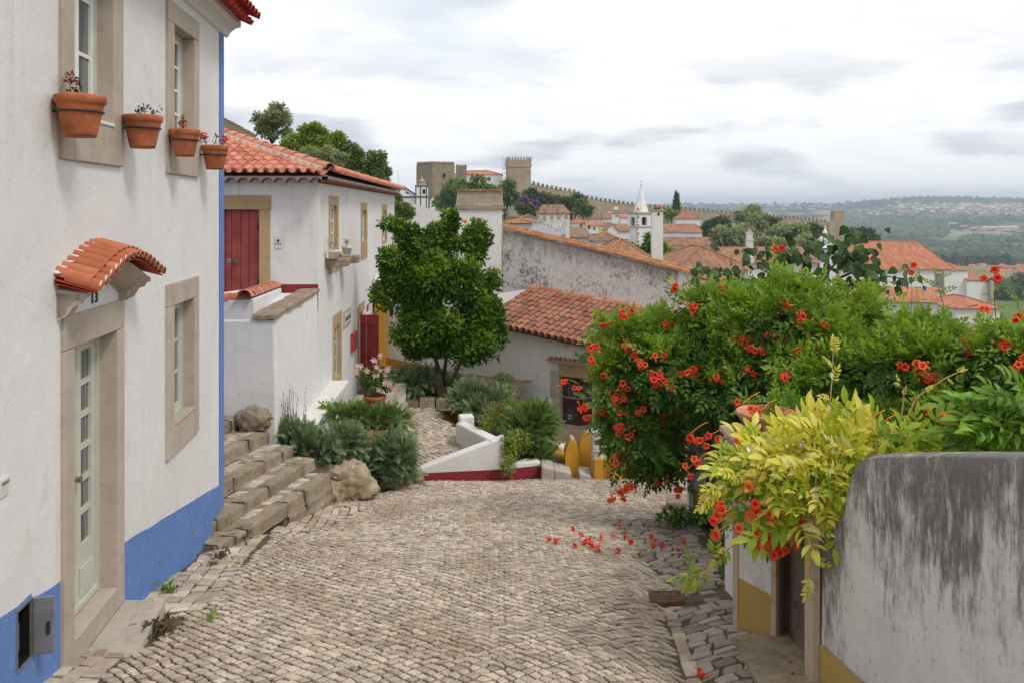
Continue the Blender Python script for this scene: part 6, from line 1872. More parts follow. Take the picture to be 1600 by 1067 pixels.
def gate_creeper():
    VG = blobs_px([(1215,640,8.0,44,22),(1150,728,7.7,26,30),(1190,735,7.0,48,28),(1180,800,6.75,42,26),(1135,780,7.2,20,24),(1245,660,7.9,36,22),(1215,818,6.5,32,18)], .9)
    c = thing('trumpet_creeper', 'sprig of trumpet creeper with big scarlet blooms tangled round the terracotta bowl and gate pier', 'creeper', (2.0, 7, -3.3))
    pts, nr = blob_points(VG, 420, .6, 1.1, bias=(0,-.8,.2), inner=.5, seed=4)
    foliage('foliage', SPR_VINE, pts, nr, .15, M['leaf_fresh'], c, .8, .1, .8, .3, seed=8, kind='stuff')
    mb = MB(); mb.tube([(2.2,7.2,-3.5),(2.1,7.1,-2.8),(2.05,7.0,-2.2)], .018, 6, .01); mb.build('stem', M['bark'], c, True)
    L = [(1172,760,6.7,1),(1123,821,7.0,2),(1136,803,7.0,2),(1120,836,7.0,1),(1157,824,6.8,1),(1172,798,6.7,2),(1193,811,6.4,2),(1213,808,6.3,3),(1238,814,6.2,2),(1189,842,6.15,3),(1210,850,6.1,5),(1213,864,6.1,2),(1233,853,6.1,2),(1080,679,7.6,2),(1102,690,7.5,4),(1131,686,7.4,2),(1155,679,7.2,3),(1161,688,7.2,3),(1087,724,7.5,2),(1072,737,7.5,2),(1189,643,7.1,2),(1209,660,7.0,3),(1162,632,7.5,2),(1311,650,6.6,2),(1358,660,6.5,2),(1375,667,6.4,3)]
    for i, (px, py, Y, n) in enumerate(L):
        if py > 740 and px > 1110: Y = 5.62
        p = P(px, py, Y); flower_cluster(c, p, (-.3,-1,.1), n, 200+i, .80)
        q = P(px+25, py-20, Y+.15)
        mb = MB(); mb.tube([q, (q+p)/2 + Vector((0,0,.02)), p + Vector((0,.04,0))], .004, 4); mb.build('flower_stalk', M['petal_bud'], c)
gate_creeper()

# golden wisteria: every leaf spray its own object
def spray_meshes(mat, nm, L=.27, ll=.50):
    out = []
    for s in range(5):
        V, Fc = pinnate(4, 1, ll, .40, .30, 20+s, .14, True, True)
        t = np.random.default_rng(s).random()*.5 + np.random.default_rng(s+9).random(len(Fc))*.5
        t = np.random.default_rng(s).random(len(Fc)//12+1).repeat(12)[:len(Fc)]; out.append(fast_mesh(nm, V*L, Fc, t, M[mat], True))
    return out
SPRAY = {k: spray_meshes(k, 'leaf_spray') for k in ('leaf_gold', 'leaf_lime', 'leaf_fresh')}
def put_spray(kind, parent, p, d, up, s):
    top = parent
    while top.parent is not None: top = top.parent
    ob = link('leaf_spray', SPRAY[kind][R.randrange(5)], parent)
    ob.matrix_basis = Matrix.Translation(-ORG[top.name]) @ tile_mat(Vector(p), d, up, s)
def wisteria():
    c = thing('golden_wisteria', 'golden yellow leaved wisteria spilling over the brown gate and the end of the blackened wall', 'shrub', (2.4, 5.9, -3))
    GB = blobs_px([(1245,740,5.95,76,44),(1200,752,6.2,52,40),(1290,775,5.6,38,44),(1335,722,5.95,76,30),(1410,718,6.2,60,18),(1282,715,6.2,56,34),(1262,812,5.6,30,26),(1455,718,6.3,24,12)], .9)
    pts, nr = blob_points(GB, 262, .55, 1.05, bias=(-.2,-.8,.5), inner=.4, seed=11)
    for p, n in zip(pts, nr):
        u, v = CX + p[0]/p[1]*F, HY - p[2]/p[1]*F
        gold = (R.random() < .80 if (u < 1345 and n[2] > -.3 and v < 760) else R.random() < .35) if u < 1400 else R.random() < .2
        d = Vector((n[0]*.9 + R.gauss(0,.45) - .1, n[1]*.7 - .35 + R.gauss(0,.3), n[2]*.6 + .12 + R.gauss(0,.38)))
        put_spray('leaf_gold' if gold else 'leaf_lime', c, p, d, (n[0]*.3+R.gauss(0,.3), n[1]*.4-.5, .8), R.uniform(.75, 1.15))
    # arching and hanging strands
    def strand(L, kind, n, s, mat='stem', r=.006):
        pts = [P(*q) for q in L]; mb = MB(); mb.tube(pts, r, 6, r*.6); mb.build('branch', M[mat], c, True)
        for i in range(n):
            u = (i+.7)/n*(len(pts)-1); k = min(int(u), len(pts)-2); p = pts[k]*(1-(u-k)) + pts[k+1]*(u-k); t = (pts[k+1]-pts[k]).normalized()
            sd = 1 if i % 2 else -1
            put_spray(kind, c, p, t*.7 + Vector((sd*R.uniform(.2,.5), -.3, sd*.5+R.uniform(-.2,.3))), (R.gauss(0,.3), -.6, .7), s*R.uniform(.7,1.1))
        put_spray(kind, c, pts[-1], (pts[-1]-pts[-2]), (0,-.5,.8), s*.8)
    strand([(1285,705,5.9),(1240,722,5.8),(1200,722,5.75),(1155,740,5.75),(1130,762,5.75),(1112,775,5.75)], 'leaf_gold', 9, .55)
    strand([(1262,800,5.7),(1200,820,5.75),(1150,850,5.8),(1112,872,5.9),(1085,905,6.0)], 'leaf_lime', 5, .62, 'stem')
    strand([(1120,868,6.0),(1100,898,6.0),(1082,900,6.0)], 'leaf_lime', 2, .62)
    strand([(1275,745,5.5),(1272,800,5.47),(1268,850,5.46),(1266,905,5.46)], 'leaf_gold', 7, .45)
    strand([(1292,690,5.9),(1296,640,5.9),(1300,590,5.95),(1302,545,6.0)], 'leaf_gold', 6, .36)
    strand([(1400,690,6.2),(1432,620,6.2),(1478,590,6.2),(1500,580,6.2)], 'leaf_gold', 4, .2)
    strand([(1404,690,6.3),(1412,620,6.3),(1405,596,6.3)], 'leaf_gold', 3, .2)
    for i, L in enumerate([[(2.35,6.2,-3.3),(2.3,6.1,-2.6),(2.2,6.0,-1.9)],[(2.4,6.0,-3.3),(2.5,6.0,-2.4),(2.55,5.9,-1.7)],[(2.2,5.9,-3.2),(2.15,5.75,-2.5),(2.0,5.7,-2.1)]]):
        mb = MB(); mb.tube(L, .02, 7, .01); mb.build('trunk', M['bark'], c, True)
    g = thing('green_wisteria', 'fresh light green wisteria sprays rising behind the blackened wall', 'shrub', (3.3, 5.4, -3))
    GG = blobs_px([(1575,672,5.6,60,45),(1600,640,5.5,40,30),(1545,690,5.7,35,22)], .8)
    pts, nr = blob_points(GG, 58, .4, 1.0, bias=(0,-.6,.5), inner=.3, seed=12)
    for p, n in zip(pts, nr): put_spray('leaf_fresh', g, p, (n[0]-.5+R.gauss(0,.4), -.4+R.gauss(0,.3), .35+R.gauss(0,.3)), (0,-.5,.8), R.uniform(.8,1.2))
    mb = MB(); mb.tube([P(1590,760,5.8), P(1588,700,5.7), P(1575,650,5.6)], .012, 6, .006); mb.build('branch', M['green_stem'], g, True)
wisteria()

def broad_tree():
    t = thing('broad_leaf_tree', 'branches of dark heart shaped leaves rising behind the flowering creeper', 'tree', (5, 13.2, -5))
    V, Fc = leaf_shape(1, .85, .10, .22)
    V = np.concatenate([V, [[.12,-.36,.06],[.12,.36,.06]]]); Fc = np.array([[0,5,4],[5,1,4],[1,3,4],[0,4,6],[6,4,2],[4,3,2]])
    lm = [fast_mesh('leaf', V*.17, Fc, np.full(6, q), M['leaf_broad']) for q in (.1,.35,.6,.9)]
    br = [[(1220,520,13.2),(1215,450,13.2),(1195,410,13.2),(1165,385,13.2)],[(1225,480,13.2),(1250,430,13.2),(1265,395,13.2),(1290,375,13.1)],[(1230,470,13.2),(1290,430,13.2),(1320,395,13.2),(1335,368,13.1)],[(1240,470,13.2),(1180,440,13.2),(1130,430,13.2),(1105,420,13.2)],[(1300,470,12.6),(1350,440,12.6),(1385,432,12.6),(1418,437,12.6)],[(1300,440,13),(1345,420,13),(1352,390,13)],[(1215,450,13.2),(1225,410,13.2),(1232,385,13.2)]]
    k = 0
    for L in br:
        pts = [P(*q) for q in L]; mb = MB(); mb.tube(pts, .025, 6, .006); mb.build('branch', M['bark'], t, True)
        for i in range(40):
            u = (R.random()**.7)*(len(pts)-1); j = min(int(u), len(pts)-2); p = pts[j]*(1-(u-j)) + pts[j+1]*(u-j)
            p = p + Vector((R.gauss(0,.13), R.gauss(0,.14), R.gauss(0,.09)))
            ob = link('leaf', lm[R.randrange(4)], t); k += 1
            ob.matrix_basis = Matrix.Translation(-ORG[t.name]) @ tile_mat(p, (R.gauss(0,.6), -.2+R.gauss(0,.5), -.55+R.gauss(0,.25)), (R.gauss(0,.3), -.8, .6), R.uniform(.6,1.15))
broad_tree()
FROND = [frond(13, 1, .34, .055, s) for s in (1, 2, 3)]
LEAF = [leaf_shape(1, .42, .1, .12), leaf_shape(1, .5, .14, .2)]
def limb_tree(t, base, blobs, r0, mat='bark', limbs=4, seed=0):
    rr = random.Random(seed); base = Vector(base)
    bl = sorted(blobs, key=lambda b: -b[1][0])[:limbs]
    top = sum((Vector(b[0]) for b in bl), Vector())/len(bl)
    fork = base + (top - base)*.38
    mb = MB(); mb.tube([base - Vector((0,0,.3)), base + (fork-base)*.5 + Vector((r0*.4,0,0)), fork], r0, 9, r0*.7)
    tr = mb.build('trunk', M[mat], t, True)
    for b in bl:
        c = Vector(b[0]); m = (fork + c)/2 + Vector((rr.uniform(-.2,.2), rr.uniform(-.2,.2), .1))*(c-fork).length*.3
        mb = MB(); mb.tube([fork - (fork-base)*.05, m, c], r0*.55, 7, r0*.15); mb.build('limb', M[mat], t, True)

def orange_tree():
    L = [(640,405,22,40,36),(690,385,22,34,34),(705,352,22,18,20),(745,392,22,30,34),(640,450,22,46,52),(690,440,21.8,58,56),(745,462,22,42,42),(660,512,21.8,55,42),(722,512,21.7,60,48),(762,505,22,34,40),(690,535,21.8,44,22),(742,536,21.8,32,26),(625,358,22,26,22),(772,478,22,22,22),(612,420,22,18,24),(655,540,22,24,20)]
    B = clumps(blobs_px(L, .7), 6, 3, .38, .54, .40, .92)
    t = thing('orange_tree', 'dense rounded orange tree with glossy dark leaves and a single ripe fruit', 'tree', P(690, 618, 22))
    pts, nr = blob_points(B, 27000, .45, 1.10, bias=(0,-.7,.3), inner=.60, clump=.2, seed=21)
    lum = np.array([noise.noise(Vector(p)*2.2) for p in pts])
    foliage('crown', LEAF, pts, nr, .145, M['leaf_orange'], t, .7, .1, .8, .3, .34 + .34*nr[:,2] + .6*lum, seed=22, kind='stuff')  # upward leaves toned brighter, top light painted into the crown
    base = P(692, 622, 22.0)
    for i, tip in enumerate((P(682,556,21.9), P(700,540,22), P(722,560,22), P(668,520,22))):
        mb = MB(); mb.tube([base - Vector((0,0,.3)) + Vector((.04*i,0,0)), (base+tip)/2 + Vector((-.08+.05*i,0,-.02)), tip], .10 if i == 0 else .07, 8, .035); mb.build('trunk' if i == 0 else 'limb', M['bark'], t, True)
    for px, py in ((771,420),(724,346)):
        q = march(B, px-4, py, 19, 24) or P(px, py, 21.6)
        mb = MB(); mb.blob(q + Vector((.05,-.06,0)), (.055,.055,.052), 1, .05, 2); mb.build('orange', M['petal_bud'], t, True)
orange_tree()

def juniper(label, L, n, size, mat, seed, out=.9, up=.35, extra=None, cat='shrub', name='juniper', group=None, tone=None, depth=.8):
    B = blobs_px(L, depth)
    c = B[0][0]
    t = thing(name, label, cat, (c.x, c.y, min(b[0].z - b[1][2] for b in B)), group)
    pts, nr = blob_points(B, n, .35, .98, bias=(0,-.6,.5), inner=.4, seed=seed)
    foliage('foliage', FROND, pts, nr, size, M[mat], t, out, up, .45, .4, seed=seed, kind='stuff')
    mb = MB(); z0 = min(b[0].z - b[1][2] for b in B)
    for b in B[:4]: mb.tube([(c.x, c.y, z0-.05), tuple((b[0] + Vector((c.x,c.y,z0)))/2 + Vector((0,0,.03))), tuple(b[0])], .022, 6, .008)
    mb.build('stem', M['bark'], t, True)
    return t, B
GJ = 'junipers planted around the steps and path'
juniper('blue green juniper mound against the foot of the white parapet', [(468,692,14.1,31,28),(500,702,14.1,28,23),(446,676,14.1,15,16)], 1323, 0.177, 'juniper', 31, group=GJ)
juniper('spreading blue green juniper between the terracotta pots and the boulders', [(540,690,14.5,28,18),(516,714,14.3,18,12),(552,704,14.5,14,11)], 1701, 0.188, 'juniper', 32, group=GJ)
juniper('feathery bright juniper leaning over the grey corner stone', [(602,722,15.0,26,26),(622,705,15.0,23,20),(632,734,15.1,15,15),(588,742,14.9,15,11)], 1171, 0.24, 'juniper', 33, up=.5, group=GJ)
juniper('olive green juniper with browning tips draped over the terracotta pots', [(560,650,15.8,21,12),(600,652,16,24,11),(628,658,16.1,12,8),(530,650,15.6,15,9)], 1058, 0.188, 'juniper_lt', 34, up=.1, group=GJ)
juniper('flat topped juniper growing in the white planter', [(640,598,21.9,24,12),(612,602,21.9,16,10),(664,592,21.9,14,7)], 793, 0.287, 'juniper', 35, group=GJ)
juniper('dark juniper in the shade under the orange tree', [(682,602,22.6,27,12),(712,608,22.6,22,10),(660,610,22.8,19,9)], 718, 0.261, 'juniper', 36, group=GJ)
juniper('wide blue juniper along the ochre base of the low house', [(738,622,20.6,29,17),(776,628,20.4,22,14),(716,630,20.4,13,10),(752,640,20.2,26,10)], 1209, 0.272, 'juniper', 37, group=GJ)
juniper('big bright green juniper fanning out above the red based wall', [(828,672,17.2,33,33),(842,662,17.3,24,22),(812,700,17.0,28,25),(838,712,16.9,23,15)], 1890, 0.261, 'juniper_lt', 38, up=.3, group=GJ)
def bushes():
    def bush(name, label, L, n, size, mat, seed, mat2=None, n2=0, s2=.05, grp=None):
        B = blobs_px(L); c = B[0][0]
        t = thing(name, label, 'shrub', (c.x, c.y, min(b[0].z-b[1][2] for b in B)), grp)
        pts, nr = blob_points(B, n, .4, 1.02, bias=(0,-.6,.4), inner=.4, clump=.15, seed=seed)
        foliage('foliage', LEAF, pts, nr, size, M[mat], t, .8, .3, .8, .3, seed=seed, kind='stuff')
        if n2:
            p2, r2 = blob_points(B, n2, .92, 1.1, bias=(0,-.7,.6), inner=.5, seed=seed+1)
            foliage('blossom', LEAF, p2, r2, s2, M[mat2], t, .8, .3, .8, .3, seed=seed+2)
        mb = MB(); z0 = min(b[0].z-b[1][2] for b in B)
        for b in B: mb.tube([(c.x,c.y,z0-.1), tuple(b[0])], .015, 5, .006)
        mb.build('stem', M['bark'], t, True)
    bush('shrub', 'reddish green heath bush behind the low white wall', [(775,652,17.8,24,22),(800,640,17.8,24,20),(762,662,17.6,16,14),(808,660,17.5,24,20)], 1500, .075, 'tree_bright', 51, 'heather', 520, .06)
    bush('shrub', 'small green bush trailing down the front of the red based wall', [(797,700,16.3,16,26),(793,728,16.05,12,18),(812,690,16.5,18,18)], 900, .075, 'tree_bright', 52, 'heather', 120, .055)
    bush('shrub', 'pink flowering shrub against the peeling end of the ochre band', [(786,598,22.6,14,14),(795,612,22.4,16,10)], 420, .09, 'tree_mid', 53, 'heather', 90, .08)
    bush('shrub', 'mauve tipped heath bush beside the bright green juniper', [(832,645,17.9,20,14),(822,655,17.8,14,12)], 420, .07, 'tree_mid', 54, 'heather', 260, .06)
    bush('shrub', 'yellow leaved seedling beside the white ledge', [(508,640,16.2,9,13),(500,650,16.2,8,8)], 170, .10, 'leaf_lime', 55)
    # heath twigs above the first juniper
    c = P(455, 660, 14.2); t = thing('heath', 'thin brown heath twigs sticking up from the juniper by the parapet', 'shrub', c)
    for i in range(22):
        px = R.uniform(436, 484); b = P(px*.6+455*.4, 680, 14.2); e = P(px + R.uniform(-8,8), R.uniform(600, 648), 14.2 + R.uniform(-.2,.2))
        mb = MB(); mb.tube([b, (b+e)/2 + Vector((R.uniform(-.03,.03),0,0)), e], .004, 4, .002); tw = mb.build('twig', M['bark'], t)
        pp = np.array([tuple(b*(1-f)+e*f) for f in np.linspace(.35,1,10)])
        foliage('needles', FROND, pp, np.tile([0,0,1.],(10,1)), .05, M['juniper_dry'], tw, .4, .3, 1, seed=i)
bushes()

def big_pot(px, py_rim, Y, dia, hgt, label, z_to=None):
    c = P(px, py_rim, Y); r = dia/2; zb = c.z - hgt
    t = thing('plant_pot', label, 'plant pot', (c.x, c.y, zb), 'large terracotta pots by the path')
    mb = MB(); mb.lathe((c.x,c.y,zb), [(0,0),(r*.70,0),(r*.74,.02),(r*.93,hgt*.82),(r*.95,hgt*.83),(r*1.04,hgt*.85),(r*1.05,hgt*.98),(r*1.0,hgt),(r*.92,hgt),(r*.88,hgt*.9),(0,hgt*.9)], 30, .5)
    mb.build('pot', M['terracotta'], t, True)
    mb = MB(); mb.blob((c.x,c.y,zb+hgt*.9), (r*.85,r*.85,.03), 4, .4, 2); mb.build('soil', M['soil'], t, True)
    if z_to is not None:
        q = thing('pot_plinth', 'squared stone plinth under the ' + label.split(' with')[0], 'plinth', (c.x, c.y, z_to)); mb = MB(); mb.box(c.x-r*.95, c.x+r*.95, c.y-r*.9, c.y+r*.9, z_to, zb-.002); mb.build('block', M['step_stone'], q, bevel=.02)
    return t, c
t, c = big_pot(585.5, 617, 17.0, .44, .50, 'tall terracotta pot with pink and white geraniums before the red shutter', -5.1)
def geranium():
    g = thing('geranium', 'leafy geranium with starry pink and white blooms in the tall terracotta pot', 'potted plant', c)
    B = blobs_px([(585,600,17,26,20,.28),(575,588,17,18,16,.22),(600,590,17,16,16,.22),(606,605,17,12,10,.15)])
    pts, nr = blob_points(B, 900, .3, 1.05, inner=.3, seed=61)
    foliage('leaves', [leaf_shape(1,.8,.08,.1)], pts, nr, .06, M['pot_leaf'], g, .7, .3, .8, .3, seed=62, kind='stuff')
    V, Fc = leaf_shape(1,.42,.05,.15)
    Vs, Fs = [], []
    for i in range(5):
        a = 2*math.pi*i/5; m = np.array(Matrix.Rotation(a,3,'X') @ Matrix.Rotation(-1.2,3,'Y')); Vs.append((V @ m.T)); Fs.append(Fc + 5*i)
    fm = fast_mesh('bloom', np.concatenate(Vs)*.062, np.concatenate(Fs), np.tile([.1,.3,.5,.95],5), M['petal_pink'])
    for px, py in ((594,555),(559,570),(585,566),(574,578),(591,574),(607,577),(588,586),(601,584),(555,585),(610,600),(613,606),(616,612),(608,598),(593,609),(602,596),(618,606),(560,578)):
        a = P(px, py, 16.8 + R.uniform(-.1,.1)); b = P(px*.4+586*.6, 606, 17)
        mb = MB(); mb.tube([b,(a+b)/2+Vector((0,0,.02)),a], .004, 4); mb.build('stalk', M['green_stem'], g)
        for k in range(3): place_local(fm, 'bloom', g, a + Vector((R.gauss(0,.025),R.gauss(0,.02),R.gauss(0,.02))), (R.gauss(0,.4),-1,R.uniform(-.2,.6)), R.uniform(.8,1.3))
geranium()
big_pot(596, 668, 15.9, .42, .46, 'large terracotta pot showing under the draped olive green juniper', -5.1)
big_pot(566, 676, 15.4, .42, .50, 'terracotta pot behind the spreading blue green juniper, nearest the boulders', -5.1)
def small_items():
    t = thing('flower_pot', 'small clay pot of pink and red flowers by the white ledge', 'flower pot', P(532,668,16.6))
    c = P(532,668,16.6); mb = MB(); mb.lathe(c, [(0,0),(.07,0),(.10,.17),(.11,.18),(.11,.22),(.09,.22),(0,.2)], 16, .5); mb.build('pot', M['terracotta'], t, True)
    B = [(c+Vector((0,0,.34)),(.12,.1,.14))]; pts, nr = blob_points(B, 130, .3, 1.05, seed=66)
    foliage('leaves', [leaf_shape(1,.6)], pts, nr, .05, M['pot_leaf'], t, .6,.3,.8, seed=67, kind='stuff')
    pts, nr = blob_points(B, 60, .95, 1.25, seed=68); foliage('blossom', [leaf_shape(1,.8)], pts, nr, .045, M['petal_scar'], t, .8,.3,.6, seed=69)
    t = thing('garden_ornament', 'black and white glazed ornament standing by the white ledge', 'ornament', P(524,668,16.5))
    c = P(524,668,16.5); mb = MB(); mb.lathe(c, [(0,0),(.07,0),(.09,.10),(.09,.28),(.05,.36),(.035,.40)], 14, .5); mb.build('body', M['iron'], t, True)
    mb = MB(); mb.blob(c+Vector((0,0,.44)), (.06,.06,.07), 2, .1, 2); mb.build('head', M['iron'], t, True)
    mb = MB(); mb.blob(c+Vector((.05,-.06,.2)), (.05,.04,.09), 2, .2, 2); mb.build('front_patch', M['white_paint'], t, True)
    t = thing('plant_stand', 'thin white wire plant support standing on the path edge', 'plant support', P(626,706,16.2))
    mb = MB()
    for px in (622, 634):
        mb.tube([P(px,706,16.2), P(px,668,16.2)], .008, 5)
    mb.tube([P(622,668,16.2), P(634,668,16.2)], .008, 5); mb.tube([P(622,690,16.2), P(634,690,16.2)], .008, 5)
    mb.build('frame', M['white_paint'], t)
small_items()

# ------------------------------------------------------------------ things on the lane
def lane_things():
    pos = [(665,345),(785,288),(825,320),(851,348),(866,343),(880,375),(910,390),(925,335),(795,370),(990,322),(1010,397),(1022,275),(1045,330),(1075,358),(1178,330),(1185,378),(1230,378),(1337,350),(1312,408),(843,358),(889,384),(872,366),(1180,383),(915,396),(700,352)]
    for i, (x, y) in enumerate(pos):
        px, py = 650+.3125*x, 740+.3125*y; Y = 2759/(py-579.); X = (px-CX)/F*Y
        o = link('fallen_flower', FLOW[R.randrange(4)], None)
        o.location = (X, Y, S(X,Y)+.045); o.rotation_euler = (R.uniform(0,6), R.uniform(-.3,1.4), R.uniform(0,6)); o.scale = (.95, .95*R.uniform(.5,1), .95)
        ORG[o.name] = o.location.copy()
        tag(o, 'fallen orange red trumpet flower lying on the cobbles below the big creeper', 'fallen flower', 'flowers fallen on the lane')
    for px, py, z, lab in ((1094,1048,None,'red fallen trumpet flower on the grey setts beside the gutter at the bottom edge'),(1236,1036,1,'orange fallen trumpet flower on the mossy slab close to the gate jamb'),(1240,1060,1,'faded fallen trumpet flower at the lowest corner of the mossy slab')):
        Y = 2759/(py-579.)
        if z: Y = 5.85 if py < 1050 else 5.62
        X = (px-CX)/F*Y; o = link('fallen_flower', FLOW[0], None); zz = S(X,Y)+.035 if not z else -3.10 - .19*(Y-5.7)
        o.location = (X, Y, zz); o.rotation_euler = (.3,.3,2.6); o.scale = (.9,)*3; ORG[o.name] = o.location.copy()
        tag(o, lab, 'fallen flower')
    # drain
    cs = [(1012,919),(1064,921),(1070,938),(1016,937)]
    pts = []
    for px, py in cs:
        Y = 2759/(py-579.); pts.append(Vector(((px-CX)/F*Y, Y, S((px-CX)/F*Y, Y))))
    c = sum(pts, Vector())/4
    t = thing('drain_grate', 'rusty rectangular iron drain grate set in the cobbles', 'drain', c)
    pl = lambda u, v, dz: (pts[3]*(1-u)+pts[2]*u)*(1-v) + (pts[0]*(1-u)+pts[1]*u)*v + Vector((0,0,dz))
    mb = MB(); mb.face([pl(0,0,-.05),pl(1,0,-.05),pl(1,1,-.05),pl(0,1,-.05)]); mb.build('pit', M['void'], t)
    mb = MB()
    for a,b,cc,d in ((0,.06,0,1),(.94,1,0,1),(.06,.94,0,.1),(.06,.94,.9,1)):
        mb.hexa([pl(a,cc,-.04),pl(b,cc,-.04),pl(b,d,-.04),pl(a,d,-.04),pl(a,cc,.012),pl(b,cc,.012),pl(b,d,.012),pl(a,d,.012)])
    mb.build('frame', M['rust'], t)
    for i in range(6):
        v0, v1 = .10+.135*i, .10+.135*i+.10; mb = MB(); mb.hexa([pl(.06,v0,-.03),pl(.94,v0,-.03),pl(.94,v1,-.03),pl(.06,v1,-.03),pl(.06,v0,.006),pl(.94,v0,.006),pl(.94,v1,.006),pl(.06,v1,.006)]); mb.build('bar', M['rust'], t)
    # weeds
    W_ = [(262,924,.10,'fresh green weed tuft at the outer corner of the doorstep','leaf_fresh',60),(248,988,.13,'dry mossy weed tuft under the edge of the doorstep','dry_leaf',80),(345,872,.10,'brown dried weed on the cobbles below the blue corner','dry_leaf',60),(368,846,.12,'tangle of dry weeds between the blue corner and the first step','dry_leaf',90),(385,842,.07,'small green weed by the lowest step stone','leaf_lime',40),(332,884,.06,'small brown weed against the blue band','dry_leaf',40),(372,882,.06,'little green and brown weed out on the setts','leaf_lime',40),(330,968,.07,'yellowish moss tuft at the start of the silted seam','leaf_lime',46)]
    for px, py, s, lab, mt, n in W_:
        Y = 2759/(py-579.); X = (px-CX)/F*Y; z = S(X,Y)
        t = thing('weed', lab, 'weed', (X,Y,z))
        pts = np.array([(X+R.gauss(0,s*.5), Y+R.gauss(0,s*.5), z+abs(R.gauss(0,s*.35))) for _ in range(n)])
        foliage('leaves', LEAF, pts, np.tile([0,0,1.],(n,1)), s*.55, M[mt], t, .5,.5,.9, seed=int(px), kind='stuff')
    t = thing('weed', 'low dark green leafy weeds along the foot of the far gate pier', 'weed', P(1080,818,11.6))
    pts = np.array([tuple(P(R.uniform(1030,1118), R.uniform(812,824), 11.4+R.uniform(-.3,.3)) + Vector((0,0,R.uniform(0,.12)))) for _ in range(260)])
    foliage('leaves', LEAF, pts, np.tile([0,0,1.],(260,1)), .11, M['leaf_vine'], t, .5,.4,.9, seed=3, kind='stuff')
lane_things()
# ------------------------------------------------------------------ the town, the castle and the valley
def roof_slope(mb, a, b, c, d, pitch=.4, amp=.07, row=None):
    """a tiled slope with real barrels: a-b along the eave, d-c along the top"""
    a, b, c, d = map(Vector, (a, b, c, d)); wid = (b-a).length
    e = (b-a)/wid; n = e.cross(d-a if (d-a).length > .01 else c-a)
    if n.length < 1e-6: return
    n.normalize(); n = n if n.z > 0 else -n
    up = n.cross(e).normalized(); up = up if up.dot(d-a + c-b) > 0 else -up
    sd, td, sc_, tc = (d-a).dot(e), (d-a).dot(up), (c-a).dot(e), (c-a).dot(up)
    def tm(s):
        if s < sd: return td*max(0, s)/max(sd, 1e-6)
        if s > sc_: return tc*max(0, wid-s)/max(wid-sc_, 1e-6)
        return td + (tc-td)*(s-sd)/max(sc_-sd, 1e-6)
    def tl(s):
        if sd < 0 and s < 0: return td*s/sd
        return 0
    k = max(2, int(wid/pitch)); p = wid/k
    T = max(td, tc); rows = max(1, int(T/row)) if row else 1
    for i in range(k):
        prof = [(i*p, 0), (i*p+p*.22, amp*.85), (i*p+p*.5, amp), (i*p+p*.78, amp*.85), (i*p+p, 0)]
        mx = [tm(s) for s, h in prof]
        for r in range(rows):
            t0 = T*r/rows; t1 = T*(r+1)/rows
            if t0 >= max(mx): break
            tn = R.random(); j = len(mb.v)
            for (s, h), m in zip(prof, mx):
                for t in (min(t0, m), min(t1, m)): mb.v.append(tuple(a + e*s + up*t + n*h))
            for q in range(4): mb.f.append((j+2*q, j+2*q+2, j+2*q+3, j+2*q+1)); mb.t.append(tn)

def ground_at(px, py, y0=60, y1=9000):
    y = y0
    while y < y1:
        p = P(px, py, y)
        if terr(p.x, p.y) >= p.z: return p
        y *= 1.02
    return None

